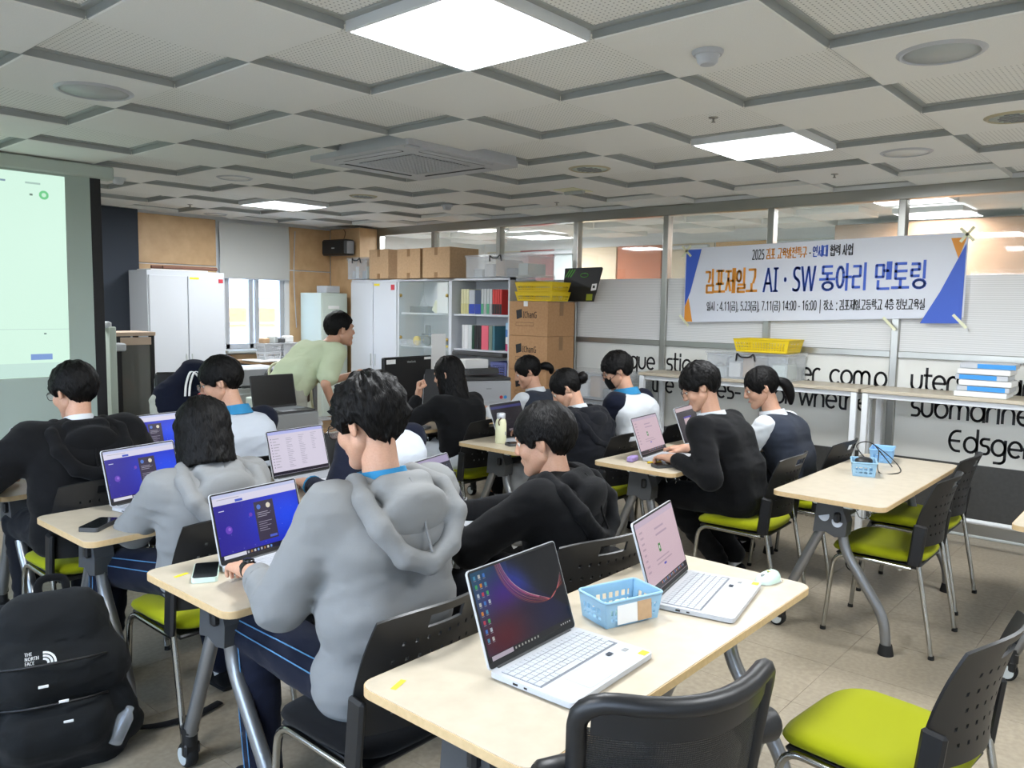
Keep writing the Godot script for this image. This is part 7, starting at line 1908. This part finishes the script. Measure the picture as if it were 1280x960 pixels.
	if c.get("stripes", false):
		for k in 2:
			var o: float = [-1.0, 1.0][k]
			for h in [-0.012, 0.02]:
				var pts := []
				for q in 9:
					var u := q / 8.0
					var ra: float = lerpf(0.098 * g, 0.075, u) + 0.004
					pts.append(HP[k].lerp(KN[k], u) + Vector3(o * ra * cos(0.45 + h * 12.0), ra * sin(0.45 + h * 12.0), 0))
				part("leg_piping", tb(pts, 0.0021, 6), "piping_blue", t)
				pts = []
				for q in 6:
					var u := q / 5.0
					pts.append(KN[k].lerp(AN[k], u) + Vector3(o * (lerpf(0.074, 0.06, u)), 0, h))
				part("shin_piping", tb(pts, 0.0019, 6), "piping_blue", t)
	for k in 2:
		var a: Vector3 = AN[k]
		var dirz: Vector3 = c.get("toes", [Vector3(0, 0, -1), Vector3(0, 0, -1)])[k]
		var f := Vector3(a.x, 0.0, a.z)
		var so := field([[f + Vector3(0, 0.048, 0) - dirz * 0.03, f + Vector3(0, 0.045, 0) + dirz * 0.05, 0.042, 0.04, 0.03], [f + Vector3(0, 0.042, 0) + dirz * 0.05, f + Vector3(0, 0.034, 0) + dirz * 0.14, 0.04, 0.031, 0.03]], 0.009)
		part("sock", tb([f + Vector3(0, 0.06, 0), f + Vector3(0, 0.14, 0)], 0.04, 12), "sock", t)
		var shp: MeshInstance3D = part("shoe", so, c.get("shoes", "black_cloth"), t)
		part("sole", tb([f + Vector3(0, 0.01, 0) - dirz * 0.055, f + Vector3(0, 0.01, 0) + dirz * 0.06, f + Vector3(0, 0.01, 0) + dirz * 0.155], [0.036, 0.042, 0.03], 12, false, 0.23, Vector3.UP), "sock" if c.get("white_soles", false) else "rubber", shp)
func label_seed(t: Node) -> int: return str(t.name).hash() % 977
var HAIR := {}
func people():
	build_head(); build_hand("type"); build_hand("grip"); build_hand("flat")
	HAIR = {"boy": hair_cap(BOY, 0.0, 0.017, 0.006, 3), "boy2": hair_cap(BOY, 0.0, 0.019, 0.007, 8), "curly": hair_cap(BOY, 0.0, 0.02, 0.018, 5), "crop": hair_cap(CROP, 0.0, 0.013, 0.005, 6), "bob": hair_cap(BOB, 1.0, 0.022, 0.01, 7, 0.35), "long": hair_cap(LONG, 1.0, 0.014, 0.008, 9, 0.25), "tied": hair_cap(TIED, 0.0, 0.012, 0.005, 10)}
	# every pupil sits facing -z; places are those of the hips
	person("boy in grey hoodie and glasses typing in the middle foreground", Vector3(1.44, 0, -1.74), 0.0, {"neck": Vector3(0.03, 1.085, -0.02), "nod": 0.3, "look": 0.15, "head": 1.03, "build": 1.05, "head_at": Vector3(0.02, 1.26, -0.075), "hands": [Vector3(-0.175, 0.79, -0.395), Vector3(0.2, 0.775, -0.42)], "elbows": [Vector3(-0.45, -1.0, 0.25), Vector3(0.6, -0.9, 0.4)], "wear": "hoodie", "top": "grey_fleece", "collar": "collar_blue", "hair": "curly", "glasses": true, "watch": 0, "legs": "navy_cloth", "stripes": true, "hand_dir": [Vector3(0.2, -0.12, -1), Vector3(-0.4, -0.1, -1)], "sleeve": 0.72, "knees": [Vector3(-0.1, 0.555, -0.5), Vector3(0.18, 0.55, -0.46)], "ankles": [Vector3(-0.11, 0.1, -0.44), Vector3(0.2, 0.1, -0.36)]})
	person("boy in black hoodie with his hood down, seen from behind", Vector3(2.3, 0, -1.74), 0.25, {"neck": Vector3(0, 0.97, -0.03), "nod": 0.22, "look": 0.1, "head": 1.05, "head_at": Vector3(-0.005, 1.115, -0.08), "hands": [Vector3(-0.14, 0.765, -0.45), Vector3(0.1, 0.765, -0.5)], "elbows": [Vector3(-1, -0.6, 0.4), Vector3(1, -0.6, 0.4)], "wear": "hoodie", "top": "black_cloth", "hair": "boy", "legs": "ink_cloth"})
	person("pupil in grey hoodie with black bobbed hair", Vector3(1.545, 0, -2.9), 0.0, {"neck": Vector3(0, 0.945, -0.0), "nod": 0.25, "look": -0.1, "head": 1.04, "head_at": Vector3(0, 1.085, -0.04), "build": 1.0, "hands": [Vector3(-0.02, 0.765, -0.38), Vector3(0.2, 0.765, -0.4)], "elbows": [Vector3(-1.0, -0.8, 0.3), Vector3(1, -0.8, 0.3)], "wear": "hoodie", "top": "grey_fleece", "hair": "bob", "legs": "navy_cloth", "stripes": true, "knees": [Vector3(-0.22, 0.53, -0.4), Vector3(0.14, 0.53, -0.4)], "ankles": [Vector3(-0.24, 0.1, -0.42), Vector3(0.1, 0.1, -0.1)]})
	person("pupil in white jacket mostly hidden behind the grey hoodie", Vector3(2.43, 0, -2.9), 0.0, {"neck": Vector3(0, 1.0, -0.02), "nod": 0.3, "head_at": Vector3(0.0, 1.15, -0.06), "hands": [Vector3(-0.31, 0.775, -0.16), Vector3(0.12, 0.775, -0.34)], "elbows": [Vector3(-0.6, -0.7, 0.8), Vector3(0.7, -0.8, 0.5)], "hand_dir": [Vector3(0.2, -0.05, -1), Vector3(0, -0.1, -1)], "wear": "jacket", "top": "pale_blue_cloth", "sleeves": "navy_cloth", "cuff_stripe": true, "hair": "boy2", "legs": "navy_cloth"})
	person("pupil in black hoodie and white shirt by the projection screen", Vector3(1.43, 0, -3.82), 0.0, {"neck": Vector3(0, 1.02, -0.03), "nod": 0.25, "look": 0.3, "head_at": Vector3(0, 1.185, -0.07), "build": 1.14, "hands": [Vector3(-0.22, 0.77, -0.34), Vector3(0.22, 0.765, -0.4)], "elbows": [Vector3(-1, -0.45, 0.3), Vector3(1, -0.6, 0.4)], "wear": "hoodie", "top": "black_cloth", "hood": true, "collar_white": true, "hair": "boy2", "glasses": true, "legs": "ink_cloth"})
	person("boy in white and blue jacket with glasses by the screen", Vector3(2.19, 0, -3.82), 0.1, {"neck": Vector3(0.04, 1.01, -0.05), "nod": 0.3, "look": 0.75, "head": 1.02, "head_at": Vector3(0.0, 1.18, -0.12), "hands": [Vector3(-0.1, 0.765, -0.4), Vector3(0.18, 0.765, -0.4)], "wear": "jacket", "top": "pale_blue_cloth", "sleeves": "navy_cloth", "hair": "boy", "glasses": true, "legs": "navy_cloth"})
	person("boy in black sweater with white collar and glasses typing", Vector3(4.2, 0, -1.92), 0.0, {"neck": Vector3(-0.04, 0.985, -0.18), "nod": 0.5, "look": 0.45, "head": 1.03, "head_at": Vector3(-0.07, 1.165, -0.25), "build": 1.06, "hands": [Vector3(-0.3, 0.775, -0.27), Vector3(0.1, 0.765, -0.4)], "elbows": [Vector3(-0.5, -0.8, 0.5), Vector3(1, -0.6, 0.4)], "hand_dir": [Vector3(0.25, -0.1, -1), Vector3(-0.3, -0.1, -1)], "wear": "sweater", "top": "black_cloth", "hair": "boy2", "glasses": true, "legs": "black_cloth", "white_soles": true, "knees": [Vector3(-0.13, 0.53, -0.42), Vector3(0.14, 0.53, -0.4)], "ankles": [Vector3(0.1, 0.12, -0.18), Vector3(0.24, 0.12, -0.14)]})
	person("girl in navy vest with ponytail nearest the banner", Vector3(4.84, 0, -1.88), 0.0, {"neck": Vector3(-0.06, 0.95, -0.12), "nod": 0.35, "look": 0.55, "head": 1.0, "head_at": Vector3(-0.09, 1.125, -0.2), "hands": [Vector3(-0.15, 0.765, -0.42), Vector3(0.05, 0.765, -0.42)], "wear": "vest", "top": "vest_navy", "hair": "tied", "tail": [Vector3(0, 0.01, 0.105), Vector3(0, -0.03, 0.145), Vector3(0, -0.1, 0.15), Vector3(0, -0.16, 0.135)], "legs": "ink_cloth"})
	person("girl in dark hooded top with a hair bun looking down", Vector3(4.2, 0, -2.95), 0.0, {"neck": Vector3(-0.02, 0.92, -0.1), "nod": 0.6, "look": 0.5, "head": 1.0, "head_at": Vector3(-0.06, 1.075, -0.18), "hands": [Vector3(-0.24, 0.765, -0.36), Vector3(0.1, 0.8, -0.36)], "wear": "hoodie", "top": "ink_cloth", "collar_white": true, "hair": "tied", "bun": Vector3(0, 0.0, 0.125), "legs": "grey_fleece", "knees": [Vector3(-0.32, 0.52, -0.35), Vector3(0.1, 0.53, -0.4)], "ankles": [Vector3(-0.38, 0.1, -0.3), Vector3(0.1, 0.1, -0.36)]})
	person("boy with black mask in white jacket with navy sleeves", Vector3(4.77, 0, -2.95), 0.0, {"neck": Vector3(-0.02, 1.0, -0.1), "nod": 0.4, "look": 0.6, "head": 1.0, "head_at": Vector3(-0.06, 1.165, -0.17), "hands": [Vector3(-0.1, 0.765, -0.4), Vector3(0.15, 0.765, -0.4)], "wear": "jacket", "top": "white_cloth", "sleeves": "navy_cloth", "hair": "boy2", "glasses": true, "mask": true, "legs": "navy_cloth"})
	person("girl in black sweater with long loose hair, hand raised to her face", Vector3(4.02, 0, -3.94), 0.0, {"neck": Vector3(-0.01, 0.95, -0.08), "nod": 0.2, "look": 0.35, "head": 1.0, "head_at": Vector3(-0.03, 1.11, -0.13), "hands": [Vector3(-0.2, 0.95, -0.26), Vector3(0.15, 0.765, -0.4)], "hand_dir": [Vector3(0.15, 1, 0.1), Vector3(0, -0.1, -1)], "palm": [Vector3(-0.4, 0, -1), Vector3.UP], "elbows": [Vector3(-0.8, -1, 0.2), Vector3(0.7, -0.8, 0.5)], "grip": ["grip", "type"], "wear": "sweater", "top": "black_cloth", "hair": "long", "legs": "white_cloth"})
	person("girl in navy vest with ponytail before the cardboard boxes", Vector3(4.93, 0, -3.94), 0.0, {"neck": Vector3(-0.02, 0.92, -0.07), "nod": 0.35, "look": 0.7, "head": 1.0, "head_at": Vector3(-0.06, 1.085, -0.13), "hands": [Vector3(-0.2, 0.765, -0.42), Vector3(0.1, 0.765, -0.4)], "wear": "vest", "top": "vest_navy", "hair": "tied", "tail": [Vector3(0, 0.0, 0.105), Vector3(0.0, -0.005, 0.15), Vector3(0, -0.04, 0.18), Vector3(0, -0.08, 0.17)], "legs": "ink_cloth"})
	person("man in pale green T-shirt leaning over the desk at the back", Vector3(3.46, 0, -5.3), -PI / 2, {"hip": Vector3(0, 0.94, 0), "neck": Vector3(0, 1.25, -0.36), "nod": 0.0, "look": -0.2, "head": 1.12, "build": 1.12, "head_at": Vector3(0, 1.395, -0.51), "hands": [Vector3(-0.02, 1.03, -0.74), Vector3(0.26, 0.765, -0.27)], "elbows": [Vector3(-0.2, -0.8, 0.2), Vector3(0.5, -0.2, 0.8)], "hand_dir": [Vector3(0.2, -0.2, -1), Vector3(0.2, -0.05, -1)], "grip": ["grip", "flat"], "wear": "tee", "top": "mint_cloth", "hair": "crop", "legs": "beige_cloth", "knees": [Vector3(-0.12, 0.5, -0.06), Vector3(0.12, 0.5, -0.02)], "ankles": [Vector3(-0.12, 0.09, 0.05), Vector3(0.12, 0.09, 0.08)]})
